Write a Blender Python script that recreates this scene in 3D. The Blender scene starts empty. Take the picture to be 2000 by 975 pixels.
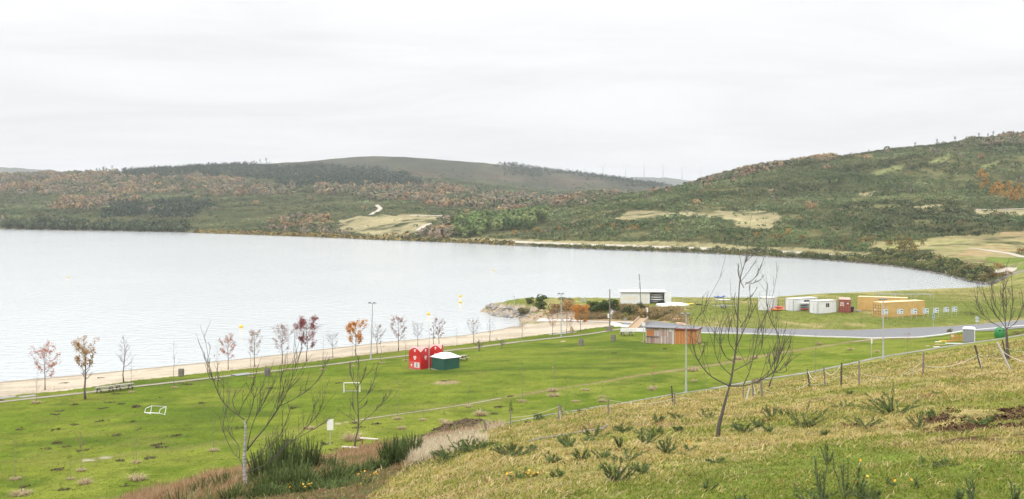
import bpy, math, random
import numpy as np
random.seed(11)
RNG = np.random.default_rng(11)
PI = math.pi
SC = bpy.context.scene
COL = SC.collection
F = 2000.0 * 40.0 / 36.0      # focal length in photo pixels (photo 2000 x 975)
EYE = 25.6                    # camera height over the lake
VH = 400.0                    # photo row of the horizon

# ------------------------------------------------------------------ noise / interpolation
def _hash(xi, yi, seed):
    h = (xi * 374761393 + yi * 668265263 + seed * 144269) & 0xFFFFFFFF
    h = ((h ^ (h >> 13)) * 1274126177) & 0xFFFFFFFF
    h = ((h ^ (h >> 15)) * 2246822519) & 0xFFFFFFFF
    return ((h ^ (h >> 16)) & 0xFFFFFF) / float(0xFFFFFF)

def vnoise(x, y, seed=0):
    x = np.asarray(x, float); y = np.asarray(y, float)
    xf = np.floor(x); yf = np.floor(y)
    xi = xf.astype(np.int64) + 100000; yi = yf.astype(np.int64) + 100000
    fx = x - xf; fy = y - yf
    fx = fx * fx * (3 - 2 * fx); fy = fy * fy * (3 - 2 * fy)
    a = _hash(xi, yi, seed); b = _hash(xi + 1, yi, seed)
    c = _hash(xi, yi + 1, seed); d = _hash(xi + 1, yi + 1, seed)
    return (a * (1 - fx) + b * fx) * (1 - fy) + (c * (1 - fx) + d * fx) * fy

def fbm(x, y, octs=4, seed=0):
    """fractal noise, about -1 .. 1"""
    s = 0.0; a = 0.5; t = 0.0
    for k in range(octs):
        s = s + a * (vnoise(x, y, seed + k * 17) * 2 - 1); t += a
        x = x * 2.03 + 11.3; y = y * 2.03 - 7.1; a *= 0.5
    return s / t

def sstep(a, b, x):
    t = np.clip((x - a) / (b - a), 0, 1)
    return t * t * (3 - 2 * t)

def pchip_rows(D, Z, d):
    """D, Z: (N, K) knots per row (increasing D); d: (N,)"""
    h = np.maximum(D[:, 1:] - D[:, :-1], 1e-6)
    s = (Z[:, 1:] - Z[:, :-1]) / h
    m = np.zeros_like(Z)
    s0, s1 = s[:, :-1], s[:, 1:]
    ok = s0 * s1 > 0
    m[:, 1:-1] = np.where(ok, 2 * s0 * s1 / np.where(ok, s0 + s1, 1), 0)
    m[:, 0] = s[:, 0]; m[:, -1] = s[:, -1]
    i = np.clip((d[:, None] >= D).sum(1) - 1, 0, D.shape[1] - 2)
    r = np.arange(len(d))
    hh = h[r, i]; t = np.clip((d - D[r, i]) / hh, 0, 1)
    z0, z1, m0, m1 = Z[r, i], Z[r, i + 1], m[r, i] * hh, m[r, i + 1] * hh
    t2 = t * t; t3 = t2 * t
    return (2*t3 - 3*t2 + 1)*z0 + (t3 - 2*t2 + t)*m0 + (-2*t3 + 3*t2)*z1 + (t3 - t2)*m1

def pl(pts, u):
    pts = sorted(pts)
    return np.interp(u, [p[0] for p in pts], [p[1] for p in pts])

# ------------------------------------------------------------------ the land, as profiles along the view direction
def zv(v, d): return EYE - (v - VH) * d / F
def dz0(v, z=0.0): return F * (EYE - z) / (v - VH)

COLS = [-900, -400, 0, 300, 430, 600, 720, 800, 900, 955, 1000, 1050, 1100, 1200, 1300, 1400, 1500, 1600, 1700, 1800, 1900, 1950, 2000, 2100, 2400, 3000]
KERB_V = [(0, 1060, 4.5), (300, 960, 4.5), (430, 926, 4.5), (600, 895, 4.5), (800, 866, 4.5), (1000, 825, 4.5), (1200, 791, 4.5), (1308, 772, 4.5),
          (1391, 760, 4.55), (1492, 741.5, 4.6), (1590, 726, 4.8), (1721, 698, 5.2), (1819, 683, 5.5), (1947, 664, 6.0), (2000, 656, 6.3), (2200, 635, 7.2), (3000, 600, 8)]
KD = [(-900, 50), (-400, 60)] + [(u, dz0(v, z)) for u, v, z in KERB_V]
KZ = [(-900, 4.5)] + [(u, z) for u, v, z in KERB_V]
EDGE_V = [(-900, 880), (-400, 825), (0, 775), (128, 763), (272, 742), (500, 718), (600, 707), (723, 692), (800, 683), (855, 678), (1004, 661), (1077, 651.5), (1174, 639), (1210, 635)]
WATER_V = [(-900, 845), (-400, 795), (0, 746), (157, 732), (500, 698), (600, 685.5), (783, 665), (864, 659), (906, 655), (960, 646), (1013, 637), (1030, 634)]
SHORE_V = [(-900, 446), (-400, 447), (0, 448), (250, 452), (430, 456), (600, 462), (735, 468), (900, 474), (1000, 479), (1100, 484), (1200, 488), (1300, 491), (1400, 495),
           (1500, 500), (1600, 506), (1700, 514), (1760, 520), (1800, 526), (1860, 537), (1925, 555), (1965, 566)]
ROAD_N = [(1225, 648), (1372, 651), (1477, 653), (1600, 658.5), (1660, 660), (1702, 661.5), (1796, 660), (1840, 655), (1879, 648), (1912, 645), (2000, 637), (2200, 622), (3000, 590)]
ROAD_F = [(1225, 629), (1277, 628), (1372, 639), (1477, 643), (1600, 644.6), (1660, 646), (1748, 643), (1852, 639), (1932, 633), (2000, 626), (2200, 613), (3000, 584)]
# knots of the near side: d, z at 1 m, 15 m, 35 m, hillside low, kerb, lawn a, lawn b, edge, S, B, C, waterline, shelf
NEAR_Z = {  # u : z15, z35, (d3, z3)
    -900: (19.0, 12.0, 44, 6.5), -400: (19.5, 13.0, 47, 8.0), 0: (20.0, 14.0, 50, 9.5), 300: (20.6, 15.8, 55, 10.6), 430: (21.0, 16.6, 60, 10.8), 600: (21.2, 16.9, 60, 11.3), 720: (21.2, 17.0, 62, 11.4),
    800: (21.3, 17.3, 65, 11.5), 900: (21.5, 17.8, 68, 11.6), 1000: (21.6, 18.3, 70, 11.8), 1200: (21.7, 18.6, 77, 11.9), 1400: (21.75, 18.7, 82, 12.0), 1500: (21.8, 18.8, 85, 12.0),
    1700: (21.9, 19.1, 92, 12.4), 1950: (22.0, 19.5, 100, 13.2), 2000: (22.0, 19.5, 102, 13.3), 2400: (22.2, 20.0, 110, 14.0), 3000: (22.3, 20.2, 115, 14.5)}
def nz(i, u): return float(pl([(k, NEAR_Z[k][i]) for k in NEAR_Z], u))
SBCW = {  # u : (dS,zS),(dB,zB),(dC,zC),(dW,zW),(dX,zX)
    1000: ((246, -.2), (264, -.5), (272, -.7), (281, -.9), (302, -3)), 1050: ((243, .4), (249, 1.6), (262, 3.0), (277, 0), (297, -3)),
    1100: ((240, .9), (248, 2.9), (262, 3.55), (280, 0), (300, -3)), 1200: ((239, 1.2), (246, 3.5), (264, 3.6), (287, 0), (307, -3)),
    1300: ((224, 2.2), (243, 3.9), (268, 3.75), (292, 0), (312, -3)), 1400: ((217, 2.5), (240, 4.1), (268, 3.7), (294, 0), (314, -3)),
    1500: ((215, 2.6), (237, 4.3), (266, 3.8), (296, 0), (316, -3)), 1600: ((213, 2.7), (236, 4.4), (276, 3.9), (308, 0), (328, -3)),
    1700: ((211, 2.8), (228, 4.0), (286, 3.45), (322, 0), (342, -3)), 1800: ((212, 2.9), (230, 3.7), (300, 2.9), (338, 0), (358, -3)),
    1900: ((215, 3.1), (235, 3.8), (318, 2.3), (349, 0), (365, -1.5)), 1950: ((215, 3.4), (240, 3.9), (320, 2.2), (350, .6), (362, .3)),
    2000: ((215, 3.7), (240, 4.0), (315, 2.8), (350, 2.6), (380, 2.9)), 2100: ((218, 4.5), (245, 4.8), (310, 4.2), (345, 4.4), (385, 5)), 3000: ((225, 6), (255, 6.5), (310, 7), (345, 7.4), (385, 8))}
FAR = {  # u : d,v of T, h1, h2, h3, valley, ridge
    -900: ((1260, 438), (1380, 425), (1520, 405), (1700, 388), (1950, 366), (2250, 352)), -400: ((1230, 440), (1350, 425), (1520, 405), (1700, 387), (1950, 364), (2250, 350)),
    0: ((1215, 441), (1350, 424), (1550, 402), (1750, 381), (2000, 360), (2250, 346)), 300: ((1110, 445), (1300, 420), (1500, 397), (1700, 376), (2000, 351), (2300, 333)),
    430: ((1060, 447), (1200, 422), (1450, 394), (1700, 371), (2000, 348), (2350, 328)), 600: ((955, 456), (1100, 427), (1350, 394), (1700, 364), (2200, 339), (2700, 316)),
    720: ((875, 460), (1000, 426), (1300, 397), (1700, 367), (2200, 341), (2800, 307.5)), 800: ((835, 463), (965, 427), (1300, 398), (1700, 370), (2200, 344), (2800, 309)), 900: ((795, 465), (930, 432), (1300, 402), (1700, 378), (2200, 351), (2800, 315)),
    950: ((768, 467), (900, 436), (1270, 405), (1650, 385), (2200, 357), (2800, 320)), 1000: ((742, 469), (870, 441), (1200, 408), (1600, 394), (2200, 363), (2800, 327)),
    1100: ((700, 472), (800, 442), (980, 408), (1300, 401), (2200, 373), (2900, 339)), 1200: ((668, 474.5), (740, 442), (870, 408), (1060, 385), (1600, 396), (3000, 351)),
    1300: ((645, 475.5), (710, 442), (820, 404), (1060, 370), (1600, 398), (3000, 366)), 1400: ((625, 476), (690, 442), (800, 402), (1090, 352), (1700, 402), (3000, 385)),
    1440: ((620, 477), (690, 442), (800, 402), (1100, 337), (1700, 402), (3000, 390)), 1500: ((608, 478), (680, 442), (790, 401), (1120, 328), (1700, 402), (3000, 395)), 1600: ((585, 479), (660, 442), (785, 398), (1140, 314), (1700, 402), (3000, 395)),
    1700: ((555, 481), (640, 442), (780, 393), (1150, 301), (1800, 402), (3000, 395)), 1800: ((530, 483), (630, 442), (780, 390), (1150, 290), (1800, 402), (3000, 395)),
    1900: ((490, 490), (610, 445), (780, 387), (1170, 278), (1800, 402), (3000, 395)), 2000: ((455, 500), (600, 449), (780, 385), (1190, 269), (1800, 402), (3000, 395)),
    2100: ((450, 500), (600, 449), (780, 383), (1190, 262), (1800, 400), (3000, 395)), 3000: ((450, 495), (600, 445), (780, 380), (1190, 250), (1800, 400), (3000, 395))}
def tab(dic, i, j, u): return float(pl([(k, dic[k][i][j]) for k in dic], u))

def column(u):
    kd = float(pl(KD, u)); kz = float(pl(KZ, u))
    K = [(1.0, 23.9), (15.0, nz(0, u)), (35.0, nz(1, u)), (nz(2, u), nz(3, u)), (kd, kz), (kd + 2.5, kz - 0.15)]
    if u <= 1210:
        ze = float(pl([(-900, 1.2), (1050, 1.3), (1210, 1.6)], u)); de = dz0(float(pl(EDGE_V, u)), ze)
    else:
        ze = float(pl([(1225, 1.9), (1500, 2.45), (1800, 3.0), (1880, 3.4), (2000, 3.8), (3000, 6)], u)); de = dz0(float(pl(ROAD_N, u)), ze)
    for t in (0.3, 0.65):
        K.append((kd + 2.5 + (de - kd - 2.5) * t, (kz - .15) + (ze - kz + .15) * (t * 0.92 + 0.03)))
    K.append((de, ze))
    if u < 1000:
        dw = dz0(float(pl(WATER_V, u)))
        K += [(dw, 0.0), (dw + 10, -.6), (dw + 22, -1.1), (dw + 40, -1.7), (dw + 60, -3.0)]
    else:
        K += [(tab(SBCW, i, 0, u), tab(SBCW, i, 1, u)) for i in range(5)]
        if u > 1225: K[9] = (dz0(float(pl(ROAD_F, u)), K[9][1]), K[9][1])
    if u <= 1950: fs = dz0(float(pl(SHORE_V, u)))
    else: fs = 395.0
    fz = float(pl([(1925, 0), (1960, .8), (2000, 3.6), (2100, 5.5)], u))
    mid = float(pl([(1900, -6), (1940, .2), (2000, 3.2), (2100, 5.2)], u)) if u > 1900 else -6.0
    d12 = K[12][0]
    K += [(d12 + (fs - d12) * .5, mid if u > 1900 else -6.0), (max(fs - 10, d12 + (fs - d12) * .75), fz - 1.5 if u < 1930 else fz), (fs, fz), (fs + 7, fz + 1.7)]
    for i in range(6):
        d = tab(FAR, i, 0, u); v = tab(FAR, i, 1, u)
        if i == 0: v -= float(pl([(860, 0), (1000, 2.5), (1700, 4.0), (1850, 2.0), (1950, 0)], u))
        K.append((d, zv(v, d)))
    dr, zr = K[-1]
    K += [(dr * 1.25, zr - 30), (dr * 2.2, 20.0)]
    K = sorted(K) if any(K[i + 1][0] <= K[i][0] for i in range(len(K) - 1)) else K
    return K

UG = np.arange(-2400, 4401, 5.0)
_c = [column(float(u)) for u in np.clip(UG, -900, 3000)]
TD = np.array([[k[0] for k in c] for c in _c]); TZ = np.array([[k[1] for k in c] for c in _c])
def _smooth(A, n):
    k = np.ones(n) / n
    P = np.pad(A, ((n // 2, n // 2), (0, 0)), mode='edge')
    return np.stack([np.convolve(P[:, j], k, 'valid') for j in range(A.shape[1])], 1)
TD[:, 15:] = _smooth(TD[:, 15:], 11); TZ[:, 15:] = _smooth(TZ[:, 15:], 15)
TD[:, :4] = _smooth(TD[:, :4], 31); TZ[:, :4] = _smooth(TZ[:, :4], 31)
TD[:, 9:13] = _smooth(TD[:, 9:13], 5); TZ[:, 9:13] = _smooth(TZ[:, 9:13], 5)
TD = np.maximum.accumulate(TD + np.arange(TD.shape[1]) * 1e-3, axis=1)

def ucol(x, y): return np.clip(1000 + F * x / np.maximum(y, 1.0), UG[0], UG[-1] - 1)
def knots(u):
    p = (u - UG[0]) / 5.0; i = np.clip(p.astype(int), 0, len(UG) - 2); t = (p - i)[:, None]
    return TD[i] * (1 - t) + TD[i + 1] * t, TZ[i] * (1 - t) + TZ[i + 1] * t
# the rocky spit that runs out into the lake
SPIT = [((958 - 1000) * 273 / F, 273.0, 3.2, 1.3), ((985 - 1000) * 271 / F, 271.0, 5.0, 2.3), ((1015 - 1000) * 268 / F, 268.0, 8.5, 3.0), ((1050 - 1000) * 266 / F, 266.0, 12.0, 3.6), ((1110 - 1000) * 262 / F, 263.0, 14.0, 3.75), ((1200 - 1000) * 262 / F, 264.0, 14.0, 3.7)]
def spit_h(x, y):
    best = np.full(x.shape, -3.0)
    for a, b in zip(SPIT[:-1], SPIT[1:]):
        ax, ay, ar, ah = a; bx, by, br, bh = b
        L2 = (bx - ax)**2 + (by - ay)**2
        t = np.clip(((x - ax) * (bx - ax) + (y - ay) * (by - ay)) / L2, 0, 1)
        dd = np.hypot(x - ax - t * (bx - ax), y - ay - t * (by - ay))
        r = ar + t * (br - ar); h = ah + t * (bh - ah)
        q = dd / r
        best = np.maximum(best, np.where(q < 1.25, h * (1 - sstep(0.35, 1.0, q) ) - 0.6 * q ** 2, -3.0))
    return best

def land(x, y, detail=True):
    x = np.atleast_1d(np.asarray(x, float)); y = np.atleast_1d(np.asarray(y, float))
    out = np.empty(x.shape)
    for s in range(0, len(x), 60000):
        e = slice(s, s + 60000)
        xx, yy = x[e], y[e]
        u = ucol(xx, yy)
        D, Z = knots(u)
        z = pchip_rows(D, Z, np.maximum(yy, 1.0))
        m = (yy > 235) & (yy < 300) & (u > 930) & (u < 1240)
        if m.any(): z[m] = np.maximum(z[m], spit_h(xx[m], yy[m]) + 0.35 * fbm(xx[m] / 2.2, yy[m] / 2.2, 3, 5))
        if detail:
            kd = D[:, 4]; ed = D[:, 8]; fs = D[:, 15]
            hill = 1 - sstep(kd * .9, kd, yy)
            z = z + hill * (0.30 * fbm(xx / 9, yy / 9, 3, 21) * sstep(4, 20, yy) + 0.10 * fbm(xx / 1.6, yy / 1.6, 3, 22))
            z = z + (1 - hill) * (1 - sstep(ed - 3, ed, yy)) * (0.14 * fbm(xx / 14, yy / 14, 2, 31) + 0.03 * fbm(xx / 2.0, yy / 2.0, 2, 32))
            field = sstep(D[:, 9], D[:, 10], yy) * (1 - sstep(D[:, 11] - 15, D[:, 11], yy)) * (u > 1100)
            z = z + field * 0.22 * fbm(xx / 11, yy / 11, 3, 41)
            far = sstep(fs + 4, fs + 40, yy)
            far2 = sstep(fs + 40, fs + 260, yy)
            z = z + far * 1.0 * fbm(xx / 30, yy / 30, 3, 51) + far2 * 4.0 * fbm(xx / 130, yy / 130, 4, 52)
        out[e] = z
    return out

def proj(x, y, z): return 1000 + F * x / y, VH + F * (EYE - z) / y
_ys = np.concatenate([np.arange(4, 60, .5), np.arange(60, 400, 1.0), np.geomspace(400, 3400, 700)])
def at(u, v, dmin=4.0, dmax=3400.0):
    """ground point seen at photo pixel (u, v)"""
    ys = _ys[(_ys >= dmin) & (_ys <= dmax)]
    xs = (u - 1000) * ys / F
    zr = EYE - (v - VH) * ys / F
    zl = land(xs, ys)
    below = np.nonzero(zr <= zl)[0]
    if len(below) == 0: i = len(ys) - 1; return (xs[i], ys[i], float(zl[i]))
    i = below[0]
    if i == 0: return (float(xs[0]), float(ys[0]), float(zl[0]))
    a = zr[i - 1] - zl[i - 1]; b = zr[i] - zl[i]; t = a / (a - b)
    y = ys[i - 1] + t * (ys[i] - ys[i - 1]); x = (u - 1000) * y / F
    return (float(x), float(y), float(land(x, y)[0]))
def atd(u, d):
    x = (u - 1000) * d / F
    return (x, d, float(land(x, d)[0]))
def in_poly(u, v, poly):
    u = np.asarray(u); v = np.asarray(v); c = np.zeros(u.shape, bool)
    n = len(poly)
    for i in range(n):
        x0, y0 = poly[i]; x1, y1 = poly[(i + 1) % n]
        if y0 == y1: continue
        m = ((y0 > v) != (y1 > v)) & (u < (x1 - x0) * (v - y0) / (y1 - y0) + x0)
        c ^= m
    return c
def line_dist(x, y, pts):
    """distance from (x, y) to a world polyline"""
    best = np.full(x.shape, 1e9)
    for (ax, ay), (bx, by) in zip(pts[:-1], pts[1:]):
        L2 = (bx - ax)**2 + (by - ay)**2 + 1e-9
        t = np.clip(((x - ax) * (bx - ax) + (y - ay) * (by - ay)) / L2, 0, 1)
        best = np.minimum(best, np.hypot(x - ax - t * (bx - ax), y - ay - t * (by - ay)))
    return best
# ------------------------------------------------------------------ materials
MATS = {}
def _nodes(name):
    m = bpy.data.materials.new(name); m.use_nodes = True
    nt = m.node_tree; nt.nodes.clear()
    out = nt.nodes.new('ShaderNodeOutputMaterial'); b = nt.nodes.new('ShaderNodeBsdfPrincipled')
    nt.links.new(b.outputs[0], out.inputs[0])
    return m, nt, b
def _mix(nt, mode='MIX'):
    n = nt.nodes.new('ShaderNodeMix'); n.data_type = 'RGBA'; n.blend_type = mode
    return n            # inputs 0 factor, 6 A, 7 B ; output 2
def _noise(nt, coord, scale, detail=4, rough=.6, stretch=None):
    n = nt.nodes.new('ShaderNodeTexNoise'); n.inputs['Scale'].default_value = scale
    n.inputs['Detail'].default_value = detail; n.inputs['Roughness'].default_value = rough
    if stretch:
        mp = nt.nodes.new('ShaderNodeMapping'); mp.inputs['Scale'].default_value = stretch
        nt.links.new(coord, mp.inputs[0]); coord = mp.outputs[0]
    nt.links.new(coord, n.inputs['Vector'])
    return n
def _ramp(nt, fac, p0, p1, c0=(0, 0, 0, 1), c1=(1, 1, 1, 1)):
    r = nt.nodes.new('ShaderNodeValToRGB')
    r.color_ramp.elements[0].position = p0; r.color_ramp.elements[1].position = p1
    r.color_ramp.elements[0].color = c0; r.color_ramp.elements[1].color = c1
    nt.links.new(fac, r.inputs[0]); return r
def mat(name, c, c2=None, scale=6, rough=.7, metal=0.0, bump=0.0, bscale=None, attr=None, stretch=None, amt=1.0, spec=None, vary=0.0, trans=0.0):
    """procedural surface: two colours mixed by noise, optional colour attribute, bump and per-object variation"""
    if name in MATS: return MATS[name]
    m, nt, b = _nodes(name)
    tc = nt.nodes.new('ShaderNodeTexCoord'); co = tc.outputs['Object']
    if c2 is None: c2 = tuple(x * .78 for x in c)
    n = _noise(nt, co, scale, 5, .62, stretch)
    rp = _ramp(nt, n.outputs[0], .5 - .22 / max(amt, .05), .5 + .22 / max(amt, .05))
    mx = _mix(nt); nt.links.new(rp.outputs[0], mx.inputs[0])
    mx.inputs[6].default_value = (*c, 1); mx.inputs[7].default_value = (*c2, 1)
    col = mx.outputs[2]
    if attr:
        a = nt.nodes.new('ShaderNodeAttribute'); a.attribute_name = attr
        mm = _mix(nt, 'MULTIPLY'); mm.inputs[0].default_value = 1
        nt.links.new(col, mm.inputs[6]); nt.links.new(a.outputs['Color'], mm.inputs[7]); col = mm.outputs[2]
    if vary:
        oi = nt.nodes.new('ShaderNodeObjectInfo'); mr = nt.nodes.new('ShaderNodeMapRange')
        mr.inputs['To Min'].default_value = 1 - vary; mr.inputs['To Max'].default_value = 1 + vary
        nt.links.new(oi.outputs['Random'], mr.inputs['Value'])
        vm = nt.nodes.new('ShaderNodeVectorMath'); vm.operation = 'SCALE'
        nt.links.new(col, vm.inputs[0]); nt.links.new(mr.outputs[0], vm.inputs['Scale']); col = vm.outputs[0]
    nt.links.new(col, b.inputs['Base Color'])
    b.inputs['Roughness'].default_value = rough; b.inputs['Metallic'].default_value = metal
    if spec is not None: b.inputs['Specular IOR Level'].default_value = spec
    if bump:
        n2 = _noise(nt, co, bscale or scale * 3, 5, .65, stretch)
        bp = nt.nodes.new('ShaderNodeBump'); bp.inputs['Strength'].default_value = bump; bp.inputs['Distance'].default_value = .05
        nt.links.new(n2.outputs[0], bp.inputs['Height']); nt.links.new(bp.outputs[0], b.inputs['Normal'])
    if trans:       # leaves let some light through
        tb = nt.nodes.new('ShaderNodeBsdfTranslucent'); nt.links.new(col, tb.inputs[0])
        ms = nt.nodes.new('ShaderNodeMixShader'); ms.inputs[0].default_value = trans
        nt.links.new(b.outputs[0], ms.inputs[1]); nt.links.new(tb.outputs[0], ms.inputs[2])
        nt.links.new(ms.outputs[0], [x for x in nt.nodes if x.type == 'OUTPUT_MATERIAL'][0].inputs[0])
    MATS[name] = m
    return m

# ------------------------------------------------------------------ mesh building
def np_mesh(name, V, Fq, mats, col=None, attrs=None, smooth=False, mi=None):
    """V (n,3), Fq list of index arrays (tris and/or quads) or one (m,k) array"""
    me = bpy.data.meshes.new(name)
    V = np.asarray(V, np.float32)
    if isinstance(Fq, np.ndarray): Fq = [Fq]
    tot = np.concatenate([np.full(len(f), f.shape[1], np.int32) for f in Fq]); idx = np.concatenate([f.ravel() for f in Fq]).astype(np.int32)
    me.vertices.add(len(V)); me.vertices.foreach_set('co', V.ravel())
    me.loops.add(len(idx)); me.loops.foreach_set('vertex_index', idx)
    me.polygons.add(len(tot)); st = np.concatenate([[0], np.cumsum(tot)[:-1]]).astype(np.int32)
    me.polygons.foreach_set('loop_start', st); me.polygons.foreach_set('loop_total', tot)
    if mi is not None: me.polygons.foreach_set('material_index', np.asarray(mi, np.int32))
    me.polygons.foreach_set('use_smooth', np.full(len(tot), smooth, bool))
    me.update(calc_edges=True)
    if col is not None:
        a = me.color_attributes.new('Col', 'FLOAT_COLOR', 'POINT')
        c = np.ones((len(V), 4), np.float32); c[:, :3] = col; a.data.foreach_set('color', c.ravel())
    for k, v in (attrs or {}).items():
        a = me.attributes.new(k, 'FLOAT', 'POINT'); a.data.foreach_set('value', np.asarray(v, np.float32))
    for m in (mats if isinstance(mats, (list, tuple)) else [mats]): me.materials.append(m)
    return me
def link(name, me, parent=None, loc=None, rz=None):
    o = bpy.data.objects.new(name, me); COL.objects.link(o)
    if parent is not None: o.parent = parent
    if loc is not None: o.location = loc
    if rz is not None: o.rotation_euler = (0, 0, rz)
    return o
def tag(o, label=None, cat=None, group=None, kind=None):
    if label: o['label'] = label
    if cat: o['category'] = cat
    if group: o['group'] = group
    if kind: o['kind'] = kind
    return o
def root(name, loc, label, cat, rz=0.0, group=None):
    o = bpy.data.objects.new(name, None); COL.objects.link(o)
    o.location = loc; o.rotation_euler = (0, 0, rz); o.empty_display_size = .3
    return tag(o, label, cat, group)
def kids(o): return list(o.children)
def dup(o, loc, label=None, rz=None, scale=None, group=None):
    """a copy of a thing with copies of its parts and sub-parts (mesh data shared)"""
    def rec(src, par):
        c = src.copy(); COL.objects.link(c)
        if par is not None: c.parent = par
        for ch in src.children: rec(ch, c)
        return c
    r = rec(o, None); r.location = loc
    if rz is not None: r.rotation_euler = (0, 0, rz)
    if scale is not None: r.scale = (scale, scale, scale) if not isinstance(scale, tuple) else scale
    if label: r['label'] = label
    if group: r['group'] = group
    return r

class MB:
    def __init__(self): self.v = []; self.f = []; self.m = []; self.c = []; self.n = 0; self.usecol = False
    def add(self, vs, fs, mi=0, col=None):
        b = self.n
        self.v.extend(tuple(map(float, p)) for p in vs); self.n += len(vs)
        for f in fs: self.f.append(tuple(b + i for i in f)); self.m.append(mi)
        if col is not None: self.usecol = True
        self.c.extend([col or (1, 1, 1)] * len(vs))
        return self
    def box(self, x0, x1, y0, y1, z0, z1, mi=0, bev=0.0, col=None, xf=None):
        if bev <= 0:
            vs = [(x, y, z) for z in (z0, z1) for y in (y0, y1) for x in (x0, x1)]
            fs = [(0, 2, 3, 1), (4, 5, 7, 6), (0, 1, 5, 4), (2, 6, 7, 3), (0, 4, 6, 2), (1, 3, 7, 5)]
        else:
            e = bev; vs = []; fs = []
            sx = [(x0, x0 + e), (x1, x1 - e)]; sy = [(y0, y0 + e), (y1, y1 - e)]; sz = [(z0, z0 + e), (z1, z1 - e)]
            ix = {}
            for i in (0, 1):
                for j in (0, 1):
                    for k in (0, 1):
                        for ax in range(3):
                            p = [sx[i][1], sy[j][1], sz[k][1]]; p[ax] = (sx[i][0], sy[j][0], sz[k][0])[ax]
                            ix[i, j, k, ax] = len(vs); vs.append(tuple(p))
            for ax in range(3):
                o1, o2 = [a for a in range(3) if a != ax]
                for s in (0, 1):
                    q = []
                    for a, b in ((0, 0), (1, 0), (1, 1), (0, 1)):
                        t = [0, 0, 0]; t[ax] = s; t[o1] = a; t[o2] = b; q.append(ix[t[0], t[1], t[2], ax])
                    fs.append(tuple(q) if (s == 1) == (ax != 1) else tuple(q[::-1]))
                for a in (0, 1):
                    for b in (0, 1):
                        t0 = [0, 0, 0]; t1 = [0, 0, 0]; t0[o1] = t1[o1] = a; t0[o2] = t1[o2] = b; t1[ax] = 1
                        fs.append((ix[(*t0, o1)], ix[(*t1, o1)], ix[(*t1, o2)], ix[(*t0, o2)]))
            for i in (0, 1):
                for j in (0, 1):
                    for k in (0, 1): fs.append((ix[i, j, k, 0], ix[i, j, k, 1], ix[i, j, k, 2]))
        if xf: vs = [xf(*p) for p in vs]
        return self.add(vs, fs, mi, col)
    def tube(self, pts, rad, n=6, mi=0, cap=True, col=None):
        pts = [np.asarray(p, float) for p in pts]
        if not hasattr(rad, '__len__'): rad = [rad] * len(pts)
        vs = []; fs = []
        up = np.array([0.13, 0.21, 0.97])
        for i, p in enumerate(pts):
            t = pts[min(i + 1, len(pts) - 1)] - pts[max(i - 1, 0)]
            t = t / (np.linalg.norm(t) + 1e-9)
            a = np.cross(t, up if abs(t @ up) < .95 else np.array([1., 0, 0])); a /= np.linalg.norm(a); b = np.cross(t, a)
            for k in range(n):
                w = 2 * PI * k / n
                vs.append(p + rad[i] * (math.cos(w) * a + math.sin(w) * b))
        for i in range(len(pts) - 1):
            for k in range(n):
                fs.append((i*n + k, i*n + (k+1) % n, (i+1)*n + (k+1) % n, (i+1)*n + k))
        if cap: fs.append(tuple(range(n))[::-1]); fs.append(tuple((len(pts)-1)*n + k for k in range(n)))
        return self.add(vs, fs, mi, col)
    def lathe(self, prof, n=14, c=(0, 0), mi=0, cap=True):
        vs = []; fs = []
        for r, z in prof:
            for k in range(n):
                w = 2 * PI * k / n; vs.append((c[0] + r * math.cos(w), c[1] + r * math.sin(w), z))
        for i in range(len(prof) - 1):
            for k in range(n): fs.append((i*n + k, i*n + (k+1) % n, (i+1)*n + (k+1) % n, (i+1)*n + k))
        if cap: fs.append(tuple(range(n))[::-1]); fs.append(tuple((len(prof)-1)*n + k for k in range(n)))
        return self.add(vs, fs, mi)
    def prism(self, poly, axis, a, b, mi=0):
        """poly: 2D outline; extruded along axis ('x': poly=(y,z), 'y': (x,z), 'z': (x,y)) from a to b"""
        def P(p, t):
            return {'x': (t, p[0], p[1]), 'y': (p[0], t, p[1]), 'z': (p[0], p[1], t)}[axis]
        n = len(poly)
        vs = [P(p, a) for p in poly] + [P(p, b) for p in poly]
        fs = [tuple(range(n))[::-1], tuple(n + i for i in range(n))] + [(i, (i+1) % n, n + (i+1) % n, n + i) for i in range(n)]
        return self.add(vs, fs, mi)
    def quad(self, p, mi=0, col=None): return self.add(p, [tuple(range(len(p)))], mi, col)
    def mesh(self, name, mats, smooth=False):
        me = bpy.data.meshes.new(name); me.from_pydata(self.v, [], self.f)
        me.polygons.foreach_set('material_index', np.array(self.m, np.int32))
        if smooth: me.polygons.foreach_set('use_smooth', np.ones(len(self.f), bool))
        if self.usecol:
            a = me.color_attributes.new('Col', 'FLOAT_COLOR', 'POINT')
            c = np.ones((len(self.v), 4), np.float32); c[:, :3] = self.c; a.data.foreach_set('color', c.ravel())
        for m in (mats if isinstance(mats, (list, tuple)) else [mats]): me.materials.append(m)
        me.update(); return me
    def build(self, name, mats, parent=None, loc=None, rz=None, smooth=False):
        return link(name, self.mesh(name, mats, smooth), parent, loc, rz)
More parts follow.
